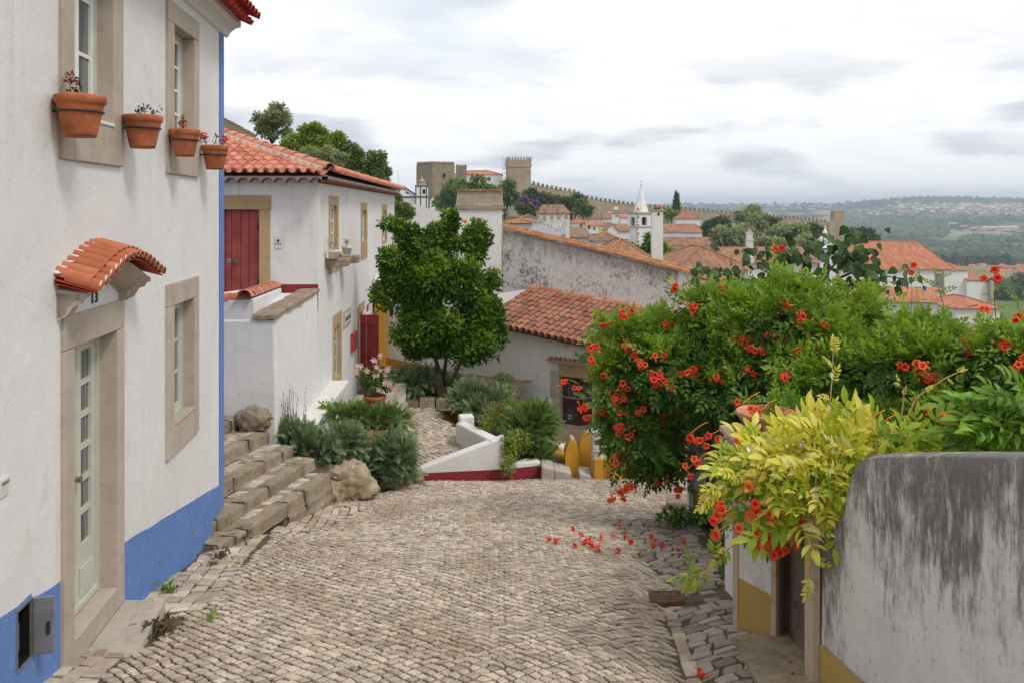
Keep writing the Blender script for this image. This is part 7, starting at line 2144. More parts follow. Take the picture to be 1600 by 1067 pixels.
def house(name, label, x, y, w, d, zb, ze, zr, rot=0., roof='gable', wall='far_white', tile='tile_far', wins=(), pitch=.45, cat='house', group=None, over=.35, chim=(), row=1.2, trim=None, ridge='x', glass='glass_dark'):
    """footprint w x d with its front (local -y) centred on x, y; wins: (u, z, w, h) on the front"""
    t = thing(name, label, cat, (x, y, zb), group); ca, sa = math.cos(rot), math.sin(rot)
    q = lambda u, v, z: Vector((x + u*ca - v*sa, y + u*sa + v*ca, z))
    h = w/2; mb = MB()
    W_ = Wall((q(-h,0,0).x, q(-h,0,0).y), (ca, sa))
    holes = [(u+h-ww/2, u+h+ww/2, z-hh/2, z+hh/2) for u, z, ww, hh in wins]
    if roof == 'gable' and ridge == 'y':
        wall_face(mb, W_, 0, w, zb, ze, holes, 0, .2)
        mb.face([q(-h,0,ze), q(h,0,ze), q(0,0,zr)], .5); mb.face([q(h,d,ze), q(-h,d,ze), q(0,d,zr)], .5)
    else:
        wall_face(mb, W_, 0, w, zb, ze, holes, 0, .2)
        if roof == 'gable':
            mb.face([q(h,0,ze), q(h,d,ze), q(h,d/2,zr)], .5); mb.face([q(-h,d,ze), q(-h,0,ze), q(-h,d/2,zr)], .5)
    for a, b in (((h,0),(h,d)), ((h,d),(-h,d)), ((-h,d),(-h,0))):
        mb.face([q(*a,zb), q(*b,zb), q(*b,ze), q(*a,ze)], .5)
    mb.build('wall', M[wall], t)
    o = over; s = (zr-ze)/(d/2 if not (roof == 'gable' and ridge == 'y') else h); mb = MB(); z0 = ze - o*s*.6 + .06
    if roof == 'gable' and ridge == 'x':
        roof_slope(mb, q(-h-o,-o,z0), q(h+o,-o,z0), q(h+o,d/2,zr), q(-h-o,d/2,zr), pitch, pitch*.16, row)
        roof_slope(mb, q(h+o,d+o,z0), q(-h-o,d+o,z0), q(-h-o,d/2,zr), q(h+o,d/2,zr), pitch, pitch*.16, row)
    elif roof == 'gable':
        roof_slope(mb, q(h+o,-o,z0), q(h+o,d+o,z0), q(0,d+o,zr), q(0,-o,zr), pitch, pitch*.16, row)
        roof_slope(mb, q(-h-o,d+o,z0), q(-h-o,-o,z0), q(0,-o,zr), q(0,d+o,zr), pitch, pitch*.16, row)
    elif roof == 'lean':
        roof_slope(mb, q(-h-o,-o,z0), q(h+o,-o,z0), q(h+o,d,zr), q(-h-o,d,zr), pitch, pitch*.16, row)
        mb2 = MB(); mb2.face([q(h,0,ze), q(h,d,ze), q(h,d,zr)], .5); mb2.face([q(-h,d,ze), q(-h,0,ze), q(-h,d,zr)], .5); mb2.face([q(h,d,ze), q(-h,d,ze), q(-h,d,zr), q(h,d,zr)], .5); mb2.build('gable', M[wall], t)
    else:
        m = min(h, d/2)
        if w >= d: r0, r1 = q(-h+d/2, d/2, zr), q(h-d/2, d/2, zr)
        else: r0, r1 = q(0, h, zr), q(0, d-h, zr)
        A, B, C, D = q(-h-o,-o,z0), q(h+o,-o,z0), q(h+o,d+o,z0), q(-h-o,d+o,z0)
        if w >= d:
            for f in ((A,B,r1,r0), (B,C,r1,r1), (C,D,r0,r1), (D,A,r0,r0)): roof_slope(mb, f[0], f[1], f[2], f[3] , pitch, pitch*.16, row)
            hips = ((A,r0),(B,r1),(C,r1),(D,r0),(r0,r1))
        else:
            for f in ((A,B,r0,r0), (B,C,r1,r0), (C,D,r1,r1), (D,A,r0,r1)): roof_slope(mb, f[0], f[1], f[2], f[3], pitch, pitch*.16, row)
            hips = ((A,r0),(B,r0),(C,r1),(D,r1),(r0,r1))
        hm = MB()
        for a, b in hips:
            if (a-b).length > .2: hm.tube([a+Vector((0,0,.04)), b+Vector((0,0,.06))], pitch*.3, 5)
        hm.build('hip_tiles', M['tile_coping'], t)
    rf = mb.build('roof', M[tile], t)
    for u, z, ww, hh in wins:
        m2 = MB(); f = .10 if ww > .7 else .06; yo = -.012
        for (a, b, c, e) in ((u-ww/2-f, u-ww/2, z-hh/2-f, z+hh/2+f), (u+ww/2, u+ww/2+f, z-hh/2-f, z+hh/2+f), (u-ww/2, u+ww/2, z+hh/2, z+hh/2+f), (u-ww/2, u+ww/2, z-hh/2-f, z-hh/2)):
            m2.wbox(W_, a+h, b+h, -.1, .03, c, e)
        m2.wbox(W_, u+h-.03, u+h+.03, -.14, -.06, z-hh/2, z+hh/2)
        wf = m2.build('window', M[trim or 'frame_stone'], t)
        m3 = MB(); m3.wbox(W_, u+h-ww/2, u+h+ww/2, -.19, -.15, z-hh/2, z+hh/2); m3.build('pane', M[glass], wf)
    for u, v, cw, zt in chim:
        c = q(u, v, 0); m2 = MB(); m2.obox((c.x,c.y), cw, cw*.7, ze, zt, rot); ch = m2.build('chimney', M['far_white'], rf)
        m2 = MB(); m2.obox((c.x,c.y), cw*1.2, cw*.9, zt+.003, zt+cw*.45, rot); m2.build('chimney_cap', M['tile_coping'], ch)
    return t
def phouse(name, label, px0, px1, pe, pb, pr, Y, d, roof='gable', ridge='x', wins=(), rot=0., chim=(), **k):
    """a town house from the columns of its front and the rows of its eave, base and ridge"""
    m = Y/F; z = lambda py: -(py-HY)*m
    x = ((px0+px1)/2 - CX)*m; w = (px1-px0)*m
    yr = Y + (d/2 if ridge == 'x' and roof == 'gable' else d if roof == 'lean' else min(w, d)/2 if roof == 'hip' else 0)
    zr = -(pr-HY)*yr/F
    wn = [(((a+b)/2-CX)*m - x, z((c+e)/2), (b-a)*m, (e-c)*m) for a, b, c, e in wins]
    ch = [((p-CX)*m*(1+v/Y) - x, v, cw, -(pt-HY)*(Y+v)/F) for p, v, cw, pt in chim]
    return house(name, label, x, Y, w, d, z(pb), z(pe), zr, rot, roof, wins=wn, chim=ch, ridge=ridge, **k)

TREES = 'trees among the town roofs'
def tree(name, label, L, n, size, mat, seed, base=None, group=None, trunk=.25, cat='tree', clump=.14, tone=None, ydepth=.8, out=.8, up=.2, shapes=LEAF, smooth=False, trunkmat='bark', lo=.72):
    B0 = blobs_px(L, ydepth); B = clumps(B0, 6, seed, .34, .52, .45, .95) if clump else B0; c = B[0][0]
    zb = min(b[0].z - b[1][2] for b in B)
    base = P(*base) if base else Vector((c.x, c.y, zb - 1))
    t = thing(name, label, cat, base, group)
    pts, nr = blob_points(B, int(n*1.25), min(lo, .5), 1.1, bias=(0,-.7,.3), inner=.6, clump=clump, seed=seed); n = len(pts)
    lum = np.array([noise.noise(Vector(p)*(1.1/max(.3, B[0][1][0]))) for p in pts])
    foliage('crown', shapes, pts, nr, size, M[mat], t, out, up, .7, .35, np.clip(.42 + .26*nr[:,2] + .55*lum, 0, 1) if tone is None else np.full(n, tone), seed=seed, kind='stuff')  # crown tone rises on upward leaves: overhead light put into the colour
    limb_tree(t, base, B0, trunk, trunkmat, min(4, len(B0)), seed)
    return t

def skyline_left():
    G = 'trees on the rise behind the tiled house'
    tree('tree', 'airy grey green tree standing highest on the rise beside the old brown wall', [(425,190,60,24,22),(412,200,60,18,16),(440,203,60,18,16),(432,180,60,18,13),(402,188,60,10,10),(447,186,60,9,9)], 3200, 0.24, 'olive', 71, (424,240,60), G, .22, clump=.3, lo=.5)
    tree('tree', 'bright yellow green leafy tree right behind the hip of the orange roof', [(470,225,56,30,26),(490,206,56,20,16),(515,222,56,24,18),(455,236,56,18,16),(500,235,56,26,20)], 7040, 0.24, 'tree_bright', 72, (480,290,56), G, .2, clump=.3)
    tree('tree', 'soft grey willow like tree in front of the bright green one', [(510,255,50,34,24),(485,248,50,22,18),(540,262,50,28,22),(522,244,50,22,13)], 6160, 0.20, 'olive', 73, (512,310,50), G, .18, clump=.2)
    tree('tree', 'dark rounded tree between the willow and the two poplars', [(545,245,62,22,20),(530,232,62,16,12),(556,262,62,20,20)], 3300, 0.24, 'pine', 74, (545,310,62), G, .2, clump=.25)
    tree('poplar', 'taller of two loose poplars, its top beside the dark rounded tree', [(560,256,48,13,18),(556,240,48,9,11),(566,275,48,16,18),(553,285,48,16,14)], 3300, 0.17, 'tree_mid', 75, (560,330,48), G, .12, clump=.3, lo=.4)
    tree('poplar', 'loose poplar with a ragged top at the outer end of the row of trees', [(588,262,48,16,22),(580,245,48,9,10),(597,280,48,16,18),(603,268,48,9,12),(585,288,48,18,14)], 3740, 0.17, 'tree_mid', 76, (590,330,48), G, .12, clump=.3, lo=.4)
    tree('shrub', 'green bush hanging at the far end of the white tiled house', [(630,325,40,14,16),(625,345,40,12,18),(640,335,40,8,10),(622,310,42,8,8)], 2640, 0.13, 'tree_mid', 77, (628,380,40), None, .08, clump=.3, lo=.4)
    # old brown wall on the rise
    t = thing('old_rampart', 'weathered brown rampart sloping down behind the orange hipped roof', 'wall', P(370, 230, 62))
    mb = MB(); Y = 62; pts = [(330,176),(350,187),(375,200),(400,214)]
    w = Wall((P(330,200,Y).x, Y), (1,.08))
    mb.grid([[w(w.s_of(px), 0, -3), w(w.s_of(px), 0, -(py-HY)/F*Y)] for px, py in pts], .5); mb.grid([[w(w.s_of(px), 0, -(py-HY)/F*Y), w(w.s_of(px), -1.2, -(py-HY)/F*Y)] for px, py in pts], .5); mb.build('wall', M['castle_dark'], t)
    for i in range(13):
        px = 333+i*5.2; py = float(np.interp(px, [p[0] for p in pts], [p[1] for p in pts])); s = w.s_of(px); z = -(py-HY)/F*Y
        mb = MB(); mb.wbox(w, s, s+.2, -.5, .02, z-.02, z+.05+R.random()*.03); mb.build('coping_stone', M['castle_dark'], t)
    # antenna
    a = thing('radio_mast', 'thin pale radio mast above the church gable', 'mast', P(622, 305, 300)); mb = MB(); mb.tube([P(622,320,300), P(622,269,300)], .10, 5); mb.build('pole', M['cable'], a)
    mb = MB(); mb.tube([P(619,289,300), P(625,289,300)], .06, 5); mb.build('crossbar', M['cable'], a)
skyline_left()

def tower(name, label, px0, px1, ptop, pbot, Y, depth, mat, merl, group=None, rot=.0, mw=.5, mh=5, overhang=0):
    m = Y/F; x = ((px0+px1)/2-CX)*m; w = (px1-px0)*m; zt, zb = -(ptop-HY)*m, -(pbot-HY)*m
    t = thing(name, label, 'tower', (x, Y, zb), group); c = (x, Y+depth/2)
    mb = MB(); mb.obox(c, w/2, depth/2, zb-6, zt, rot, .985); mb.build('shaft', M[mat], t)
    if overhang:
        mb = MB(); mb.obox(c, w/2+overhang, depth/2+overhang, zt-3.0, zt+.002, rot); mb.build('parapet', M[mat], t)
    ca, sa = math.cos(rot), math.sin(rot); W2, D2 = w/2+overhang, depth/2+overhang
    def mer(u, v, a, b):
        cc = (c[0]+u*ca-v*sa, c[1]+u*sa+v*ca); m2 = MB(); m2.obox(cc, a, b, zt-.01, zt+mh*m, rot); m2.hexa; m2.build('merlon', M[mat], t)
    for i in range(merl):
        u = -W2 + (i+.5)*2*W2/merl; mer(u, -D2+.3, W2/merl*mw, .3); mer(u, D2-.3, W2/merl*mw, .3)
    k = max(2, round(merl*depth/w))
    for i in range(1, k-1):
        v = -D2 + (i+.5)*2*D2/k; mer(-W2+.3, v, .3, D2/k*mw); mer(W2-.3, v, .3, D2/k*mw)
    return t, c, zt, m
def castle():
    # great tower seen on its corner: two faces
    Y = 330; m = Y/F
    t = thing('castle_tower', 'massive square castle tower with battlements behind the small white church', 'tower', P(680, 330, Y))
    cx, cy = P(675,0,Y+8).x, Y+8
    A, B, C, D = P(650.5,0,Y+5), P(676,0,Y-1), P(710.5,0,Y+4), P(686,0,Y+14)
    zt, zb = -(258-HY)*m, -(345-HY)*m
    mb = MB(); mb.hexa([(p.x,p.y,zb) for p in (A,B,C,D)] + [(p.x,p.y,zt) for p in (A,B,C,D)]); mb.build('shaft', M['castle_dark'], t)
    for a, b, k in ((A,B,8),(B,C,10),(C,D,6),(D,A,6)):
        d = b-a; n = Vector((d.y,-d.x,0)).normalized()
        for i in range(k):
            p0 = a + d*((i+.18)/k); p1 = a + d*((i+.82)/k)
            q0, q1 = p0 - n*.8, p1 - n*.8; h = zt+1.05
            mb = MB(); mb.hexa([(p.x,p.y,zt-.01) for p in (p0,p1,q1,q0)]+[(p.x,p.y,h) for p in (p0,p1,q1,q0)]); me = MB()
            mm = (p0+p1+q0+q1)/4
            for e,f in ((p0,p1),(p1,q1),(q1,q0),(q0,p0)): mb.face([(e.x,e.y,h),(f.x,f.y,h),(mm.x,mm.y,h+.45)])
            mb.build('merlon', M['castle_dark'], t)
    # dark quoin and slit
    mb = MB(); p = P(694,274,Y+.2); mb.obox((p.x,p.y+1.2),.35,.8,p.z-.7,p.z+.7,.14); mb.build('arrow_slit', M['void'], t)
    tower('castle_turret', 'small square turret beside the great battlemented tower', 712, 728.5, 260, 300, 350, 5, 'castle_dark', 5, mh=2.6)
    tk, c, zt, mk = tower('castle_keep', 'tall castle keep wrapped at one side in scaffolding', 792, 828, 250, 330, 352, 9, 'castle', 8, rot=.12, mh=3.8, overhang=.15)
    s = thing('scaffold', 'grey steel scaffolding up the side and round the top of the castle keep', 'scaffold', P(788, 300, 350))
    mb = MB()
    for px in (785.5, 789, 792.5):
        for dy in (0, 2.0): mb.tube([P(px,302,349+dy), P(px,247,349+dy)], .07, 4)
    for py in range(250, 301, 7):
        mb.tube([P(785.5,py,349), P(792.5,py,349)], .06, 4); mb.tube([P(785.5,py+.4,349), P(785.5,py+.4,351)], .06, 4)
    for px in range(795, 832, 6): mb.tube([P(px,251,347.5), P(px,242.5,347.5)], .05, 4)
    mb.tube([P(790,246,347.5), P(832,246,347.5)], .05, 4); mb.tube([P(790,250.5,347.5), P(832,250.5,347.5)], .05, 4)
    mb.build('poles', M['steel'], s)
    for py in (257, 264, 271, 278, 285, 292):
        mb = MB(); a, b = P(785.5,py,348.9), P(792.3,py,351); mb.box(a.x, b.x, 349, 351, a.z-.05, a.z+.08); mb.build('deck', M['frame_stone'], s)
    phouse('castle_palace', 'long white castle palace with a low orange roof between the turret and the keep', 711, 784, 273.5, 300, 267.3, 352, 12, 'hip', wins=[(762,766.5,278,283),(735,738,277,281),(748,751,277,281)], wall='pale_church', tile='tile_church', pitch=.8, cat='castle building', row=3)
    # little white church with dark trims
    ch = thing('white_church', 'small white church with dark stone trims and a domed belfry under the great tower', 'church', P(645, 330, 300)); Y = 300; m = Y/F
    mb = MB(); g = [P(627,330,Y), P(652,330,Y), P(652,306,Y), P(640,297,Y), P(630,291.5,Y), P(624,303,Y), P(624,330,Y)]
    mb.prism([v + Vector((0,9,0)) for v in g], g); mb.build('nave', M['pale_church'], ch)
    mb = MB()
    for a, b in ((P(629.5,291,Y),P(653,307,Y)), (P(629.5,291,Y),P(622,302,Y)), (P(626,308.5,Y),P(652,308.5,Y))): mb.tube([a + Vector((0,-.1,0)), b + Vector((0,-.1,0))], .28, 4)
    mb.prism([P(634,303,Y-.02), P(641,303,Y-.02), P(634.5,299,Y-.02)], [P(634,303,Y-.12), P(641,303,Y-.12), P(634.5,299,Y-.12)])
    mb.build('trims', M['trim_dark'], ch)
    mb = MB(); a, b = P(650.5,330,Y), P(668,330,Y); mb.box(a.x, b.x, Y-2, Y+2, a.z-2, -(291-HY)*m); mb.build('belfry', M['pale_church'], ch)
    mb = MB()
    for px in (650.5, 658, 667.2): mb.box(P(px,0,Y).x-.16, P(px,0,Y).x+.2, Y-2.12, Y-1.99, a.z-2, -(291-HY)*m)
    for py in (291, 308): mb.box(a.x-.3, b.x+.3, Y-2.25, Y+2.2, -(py-HY)*m-.2, -(py-HY)*m+.22)
    mb.build('trims', M['trim_dark'], ch)
    mb = MB(); w_ = P(662.5,299,Y-2.02); mb.obox((w_.x, w_.y), .5, .06, w_.z-1.0, w_.z+.6); mb.build('bell_opening', M['void'], ch)
    cc = ((a.x+b.x)/2, Y); mb = MB(); zt = -(290.4-HY)*m; mb.lathe((cc[0],cc[1],zt), [(1.7,0),(1.75,.3),(1.2,.5),(1.15,1.1),(1.35,1.2),(1.2,1.6),(.7,2.1),(.25,2.5),(.2,2.9),(0,3.1)], 12); mb.build('dome', M['castle'], ch, True)
    mb = MB(); p = P(676,330,Y-3); mb.box(p.x-.8, p.x+.8, Y-4, Y-2.5, p.z-1, -(315-HY)*m); mb.prism([(p.x-.8,Y-4,-(315-HY)*m),(p.x+.8,Y-4,-(315-HY)*m),(p.x,Y-4,-(310-HY)*m)],[(p.x-.8,Y-2.5,-(315-HY)*m),(p.x+.8,Y-2.5,-(315-HY)*m),(p.x,Y-2.5,-(310-HY)*m)]); mb.build('pinnacle', M['pale_church'], ch)
    pw = thing('gable_end_wall', 'plain pale wall sloping down behind the orange tree', 'wall', P(680, 350, 70)); Y = 70
    mb = MB(); mb.prism([P(640,400,Y+1), P(720,400,Y+1), P(720,348,Y+1), P(690,333,Y+1), P(645,318,Y+1)], [P(640,400,Y), P(720,400,Y), P(720,348,Y), P(690,333,Y), P(645,318,Y)]); mb.build('wall', M['old_white'], pw)
castle()

def city_wall():
    t = thing('city_wall', 'long crenellated medieval town wall running down from the keep', 'wall', P(1050, 345, 400))
    K = [(829,287,362),(850,292,365),(880,297.5,370),(900,301,372),(905,307,374),(940,313.5,380),(975,318.5,386),(1010,322,393),(1060,326.5,402),(1110,331,412),(1150,334,420),(1200,338,428),(1260,343.5,438),(1296,347,442)]
    pts = [P(*k) for k in K]; mb = MB()
    mb.grid([[(p.x,p.y,p.z-(14 if 0 else 6+6*min(1,i/3))), (p.x,p.y,p.z), (p.x,p.y+1.6,p.z), (p.x,p.y+1.6,p.z-12)] for i, p in enumerate(pts)], .5); mb.build('wall', M['castle'], t)
    px = 832.0; i = 0
    while px < 1294:
        py = float(np.interp(px, [k[0] for k in K], [k[1] for k in K])); Y = float(np.interp(px, [k[0] for k in K], [k[2] for k in K])); p = P(px, py, Y)
        mb = MB(); mb.obox((p.x+.55, p.y+.35), .58, .35, p.z-.3, p.z+.95+R.uniform(-.06,.06)); mb.build('merlon', M['castle_dark'], t)
        px += 7.0 if px < 1130 else 6.2; i += 1
    tt, c, zt, m = tower('wall_tower', 'square stone tower ending the crenellated town wall', 1304, 1319.5, 331.5, 392, 440, 6, 'castle', 4, mh=1.5)
    t2 = thing('wall_ramp', 'stone stair ramp climbing to the tower at the end of the town wall', 'wall', P(1303, 390, 430))
    Y = 430; mb = MB(); mb.prism([P(1298,400,Y),P(1316,400,Y),P(1313,352,Y),P(1303,340,Y),P(1296,348,Y)][::-1], [P(1298,400,Y+4),P(1316,400,Y+4),P(1313,352,Y+4),P(1303,340,Y+4),P(1296,348,Y+4)][::-1]); mb.build('ramp', M['castle'], t2)
city_wall()

def town():
    # near stacks and hip roofs
    t = thing('dovecote_chimney', 'square white chimney house with a dark tiled pyramid cap above the blotched wall', 'chimney', P(866, 375, 42)); Y = 42; m = Y/F
    a, b = P(840.5,0,Y), P(890,0,Y); z = lambda py: -(py-HY)*m; W_ = b.x-a.x
    mb = MB(); mb.box(a.x, b.x, Y, Y+1.3, z(400), z(334)); mb.build('stack', M['old_wall'], t)
    mb = MB(); A,B,C,D = [Vector(v) for v in ((a.x-.04,Y-.06,z(334)),(b.x+.06,Y-.06,z(334)),(b.x+.06,Y+1.36,z(334)),(a.x-.04,Y+1.36,z(334)))]
    A2,B2,C2,D2 = [Vector(v) for v in ((a.x+.24,Y+.4,z(320.5)),(b.x-.30,Y+.4,z(320.5)),(b.x-.30,Y+.9,z(320.5)),(a.x+.24,Y+.9,z(320.5)))]
    for f in ((A,B,B2,A2),(B,C,C2,B2),(C,D,D2,C2),(D,A,A2,D2)): roof_slope(mb, *f, .14, .025, .25)
    mb.face([A2,B2,C2,D2]); mb.build('cap', M['tile_brown'], t)
    for i in range(4):
        mb = MB(); x = a.x + .25 + i*.36; mb.box(x, x+.14, Y-.03, Y+.02, z(342), z(335.5)); mb.build('smoke_vent', M['ochre_stone'], t)
    t = thing('tall_chimney', 'tall slender whitewashed chimney with a broken tile top in front of the church', 'chimney', P(1027, 408, 48)); Y = 48; m = Y/F; z = lambda py: -(py-HY)*m
    a, b = P(1019,0,Y), P(1036,0,Y); mb = MB(); mb.box(a.x, b.x, Y, Y+.5, z(420), z(331)); mb.build('stack', M['old_white'], t)
    mb = MB(); mb.box(a.x-.05, b.x+.05, Y-.05, Y+.55, z(330.8), z(328)); mb.build('cap_slab', M['lichen_cap'], t)
    mb = MB(); mb.blob(((a.x+b.x)/2, Y+.25, z(325)), (.24,.22,.16), 4, .6, 2); mb.build('broken_top', M['tile_old'], t)
    mb = MB(); p = P(1029,335.5,Y-.01); mb.obox((p.x,p.y), .05, .02, p.z-.06, p.z+.08); mb.build('smoke_vent', M['void'], t)
    phouse('town_house', 'hip roofed house with lichened tiles peeking over the blotched wall', 944, 1006, 402, 425, 375, 46, 4.2, 'hip', tile='tile_far', pitch=.17, row=.5, wall='far_white')
    phouse('town_house', 'large lichened hipped roof with pale walls behind the creeper', 1060, 1172, 421.5, 470, 386, 52, 6.0, 'hip', rot=.16, tile='tile_far', pitch=.19, row=.5, wall='far_white')
    phouse('town_house', 'broad orange brown roof behind the obelisk chimney', 1150, 1275, 411, 440, 386.5, 66, 9, 'gable', tile='tile_far', pitch=.25, row=.7)
    t = thing('obelisk_chimney', 'cream obelisk shaped chimney with stepped bands', 'chimney', P(1172, 405, 58)); Y = 58; c = P(1172,0,Y); m = Y/F; z = lambda py: -(py-HY)*m
    mb = MB(); mb.obox((c.x,c.y+.2), .27, .2, z(412), z(377), 0, .82); mb.build('stack', M['plaque'], t)
    mb = MB(); mb.obox((c.x,c.y+.2), .25, .2, z(376.8), z(375)); mb.obox((c.x,c.y+.2), .20, .16, z(374.9), z(365)); mb.obox((c.x,c.y+.2), .23, .19, z(364.9), z(363.4)); mb.build('bands', M['plaque'], t)
    mb = MB(); mb.lathe((c.x,c.y+.2,z(363.3)), [(.19,0),(.16,.08),(.10,.17),(.09,.22),(.0,.30)], 10); mb.build('finial', M['lichen_cap'], t, True)
    phouse('town_house', 'small white gable with a stub chimney left of the dovecote chimney', 812, 842, 344, 372, 336, 75, 5, 'gable', ridge='y', wall='far_white', pitch=.3, row=1)
    phouse('town_house', 'orange hipped roof scrap above the blotched wall coping', 796, 832, 350, 372, 344.5, 62, 5, 'hip', wall='far_white', pitch=.25, row=.7, tile='tile_coping')
    # middle distance
    phouse('town_house', 'long white house with a dark red roof under the town wall', 903, 956, 342, 357, 333, 255, 9, 'gable', tile='tile_brown', wins=[(918,920,344,346.5),(938,940,344,346.5)], chim=[(936.5,6,.6,331),(952,5,.5,330)], pitch=.7, row=3)
    phouse('town_house', 'small orange roofed house at the near end of the row', 892, 917, 349, 362, 342.5, 225, 7, 'hip', tile='tile_church', wins=[(906,909.5,351,355.5)], pitch=.6, row=2)
    th = phouse('town_house', 'white house with an orange roof and a bright yellow corner band', 917, 940, 353, 366, 346, 215, 7, 'gable', tile='tile_church', wins=[(927,930,356,360),(919,922,353.8,359)], pitch=.6, row=2)
    m = 214.9/F; mb = MB(); mb.box((936.5-CX)*m, (939.3-CX)*m, 214.84, 214.95, -(366-HY)*m, -(353-HY)*m); mb.build('yellow_band', M['far_yellow'], th)
    phouse('town_house', 'brown roofed white house right of the yellow banded one', 939, 956, 354, 366, 348, 222, 6, 'gable', tile='tile_brown', wins=[(946,948,357,360)], pitch=.6, row=2)
    phouse('town_house', 'white gabled house end next to the church tower', 948, 966, 361, 374, 350.5, 190, 8, 'gable', ridge='y', tile='tile_far', pitch=.6, row=2)
    phouse('town_house', 'orange roofed house leaning on the church tower', 962, 984, 362, 374, 350.5, 196, 7, 'lean', tile='tile_far', pitch=.6, row=2)
    phouse('town_house', 'tall white house with a chimney behind the church tower', 955, 985, 334, 350, 328.5, 262, 8, 'gable', tile='tile_brown', wins=[(962,963.5,337,340)], chim=[(962.5,4,.6,322)], pitch=.7, row=3)
    phouse('town_house', 'little white house with a red roof squeezed behind the belfry', 970, 990, 340, 352, 336, 240, 6, 'gable', tile='tile_church', pitch=.6, row=3)
    phouse('town_house', 'low brown hipped roof with a blank white wall over the blotched wall', 886, 930, 377.5, 400, 366, 95, 8, 'gable', tile='tile_brown', pitch=.35, row=1)
    phouse('town_house', 'brown hipped roof beside the lichened hip in the dip', 927, 966, 377, 400, 364.5, 100, 7, 'hip', tile='tile_brown', pitch=.35, row=1, rot=-.1)
    phouse('town_house', 'dark brown lean roof close behind the dovecote chimney', 884, 920, 372, 386, 355, 88, 7, 'lean', tile='tile_brown', pitch=.35, row=1)
    phouse('town_house', 'white house with a hipped red roof on the slope behind the church', 1057, 1096, 342.5, 362, 332, 262, 12, 'hip', tile='tile_far', pitch=.7, row=3)
    # church with the spire
    c = thing('spire_church', 'white parish church with a pointed white spire and two long orange roofs', 'church', P(1040, 395, 215)); Y = 210; m = Y/F; z = lambda py: -(py-HY)*m
    a, b = P(982,0,Y).x, P(1020,0,Y).x; D = b-a; mb = MB()
    A_, B_, C_, D_ = Vector((a,Y+1.6)), Vector((P(994,0,Y).x,Y-.6)), Vector((b,Y+1.0)), Vector((a+D*.7,Y+5.5))
    # tower turned a little: narrow left face, broad right face
    W1 = Wall((A_.x,A_.y), B_-A_); W2_ = Wall((B_.x,B_.y), C_-B_); l1, l2 = (B_-A_).length, (C_-B_).length
    o1 = (l1*.40, l1*.80, z(353), z(340)); o2 = (l2*.34, l2*.64, z(352.5), z(339.5))
    wall_face(mb, W1, 0, l1, z(400), z(333.5), [o1], 0, .8); wall_face(mb, W2_, 0, l2, z(400), z(333.5), [o2], 0, .8)
    mb.face([(C_.x,C_.y,z(400)),(D_.x,D_.y,z(400)),(D_.x,D_.y,z(333.5)),(C_.x,C_.y,z(333.5))]); mb.face([(D_.x,D_.y,z(400)),(A_.x,A_.y,z(400)),(A_.x,A_.y,z(333.5)),(D_.x,D_.y,z(333.5))]); mb.build('tower', M['pale_church'], c)
    for wl, o in ((W1,o1),(W2_,o2)):
        mb = MB(); mb.wbox(wl, o[0]-.05, o[1]+.05, -1.2, -.7, o[2], o[3]); mb.build('bell_opening', M['void'], c)
        mb = MB(); n = 9; mb.tube([wl(o[0],.02,o[2]), wl(o[0],.02,o[3]-.4)] + [wl((o[0]+o[1])/2 - (o[1]-o[0])/2*math.cos(q), .02, o[3]-.4+.4*math.sin(q)) for q in np.linspace(.3,2.8,7)] + [wl(o[1],.02,o[3]-.4), wl(o[1],.02,o[2])], .12, 4); mb.build('arch', M['frame_stone'], c)
    mb = MB()
    for py, g in ((333.5,.35),(355.5,.16)):
        for wl, l in ((W1,l1),(W2_,l2)): mb.wbox(wl, -g, l+g*.99, -.3, g, z(py)-.1, z(py)+.28)
    mb.build('cornice', M['frame_stone'], c)
    mb = MB()
    for i in range(12): mb.wbox(W2_, 0, .45+.3*(i % 2), 0, .03, z(400)+i*1.0, z(400)+i*1.0+.8)
    mb.build('quoins', M['castle'], c)
    ct = Vector(((A_.x+B_.x+C_.x+D_.x)/4, (A_.y+B_.y+C_.y+D_.y)/4)); sx = P(1001.5,0,ct.y).x
    mb = MB(); mb.lathe((sx, ct.y, z(332.6)), [(1.92,0),(1.85,.15),(.14,6.3),(.05,6.6)], 8); sp = mb.build('spire', M['pale_church'], c)
    mb = MB(); mb.lathe((sx, ct.y, z(332.6)+6.55), [(0,-.1),(.22,.1),(.22,.25),(0,.42)], 8); mb.tube([(sx,ct.y,z(332.6)+6.8),(sx,ct.y,z(332.6)+8.0)], .06, 5); mb.tube([(sx-.3,ct.y,z(332.6)+7.6),(sx+.3,ct.y,z(332.6)+7.6)], .05, 5); mb.build('cross', M['frame_stone'], sp)
    for px, Yp in ((983,211),(1019,211.3)):
        mb = MB(); p = P(px,332.6,Yp); mb.lathe(p, [(.3,0),(.3,.3),(.16,.4),(.18,.7),(0,1.2)], 6); mb.build('pinnacle', M['castle'], c)
    # nave and aisle
    Y = 222; m = Y/F; z = lambda py: -(py-HY)*m
    def slab(nm, px0, px1, pe, pt, pb, yy, dd):
        mm = yy/F; zz = lambda py: -(py-HY)*mm; mb = MB(); x0, x1 = (px0-CX)*mm, (px1-CX)*mm; mb.box(x0, x1, yy, yy+dd+2, zz(pb), zz(pe)-.03); mb.build(nm+'_wall', M['pale_church'], c)
        mb = MB(); zr = -(pt-HY)*(yy+dd)/F; roof_slope(mb, (x0-.3,yy-.4,zz(pe)), (x1+.3,yy-.4,zz(pe)), (x1-.2,yy+dd,zr), (x0-.3,yy+dd,zr), .6, .09, 1.5); mb.build(nm+'_roof', M['tile_far'], c)
    slab('aisle', 1030, 1118, 384.5, 371, 396, 214, 4.6); slab('nave', 1030, 1097, 363.5, 350.3, 374, 219, 6)
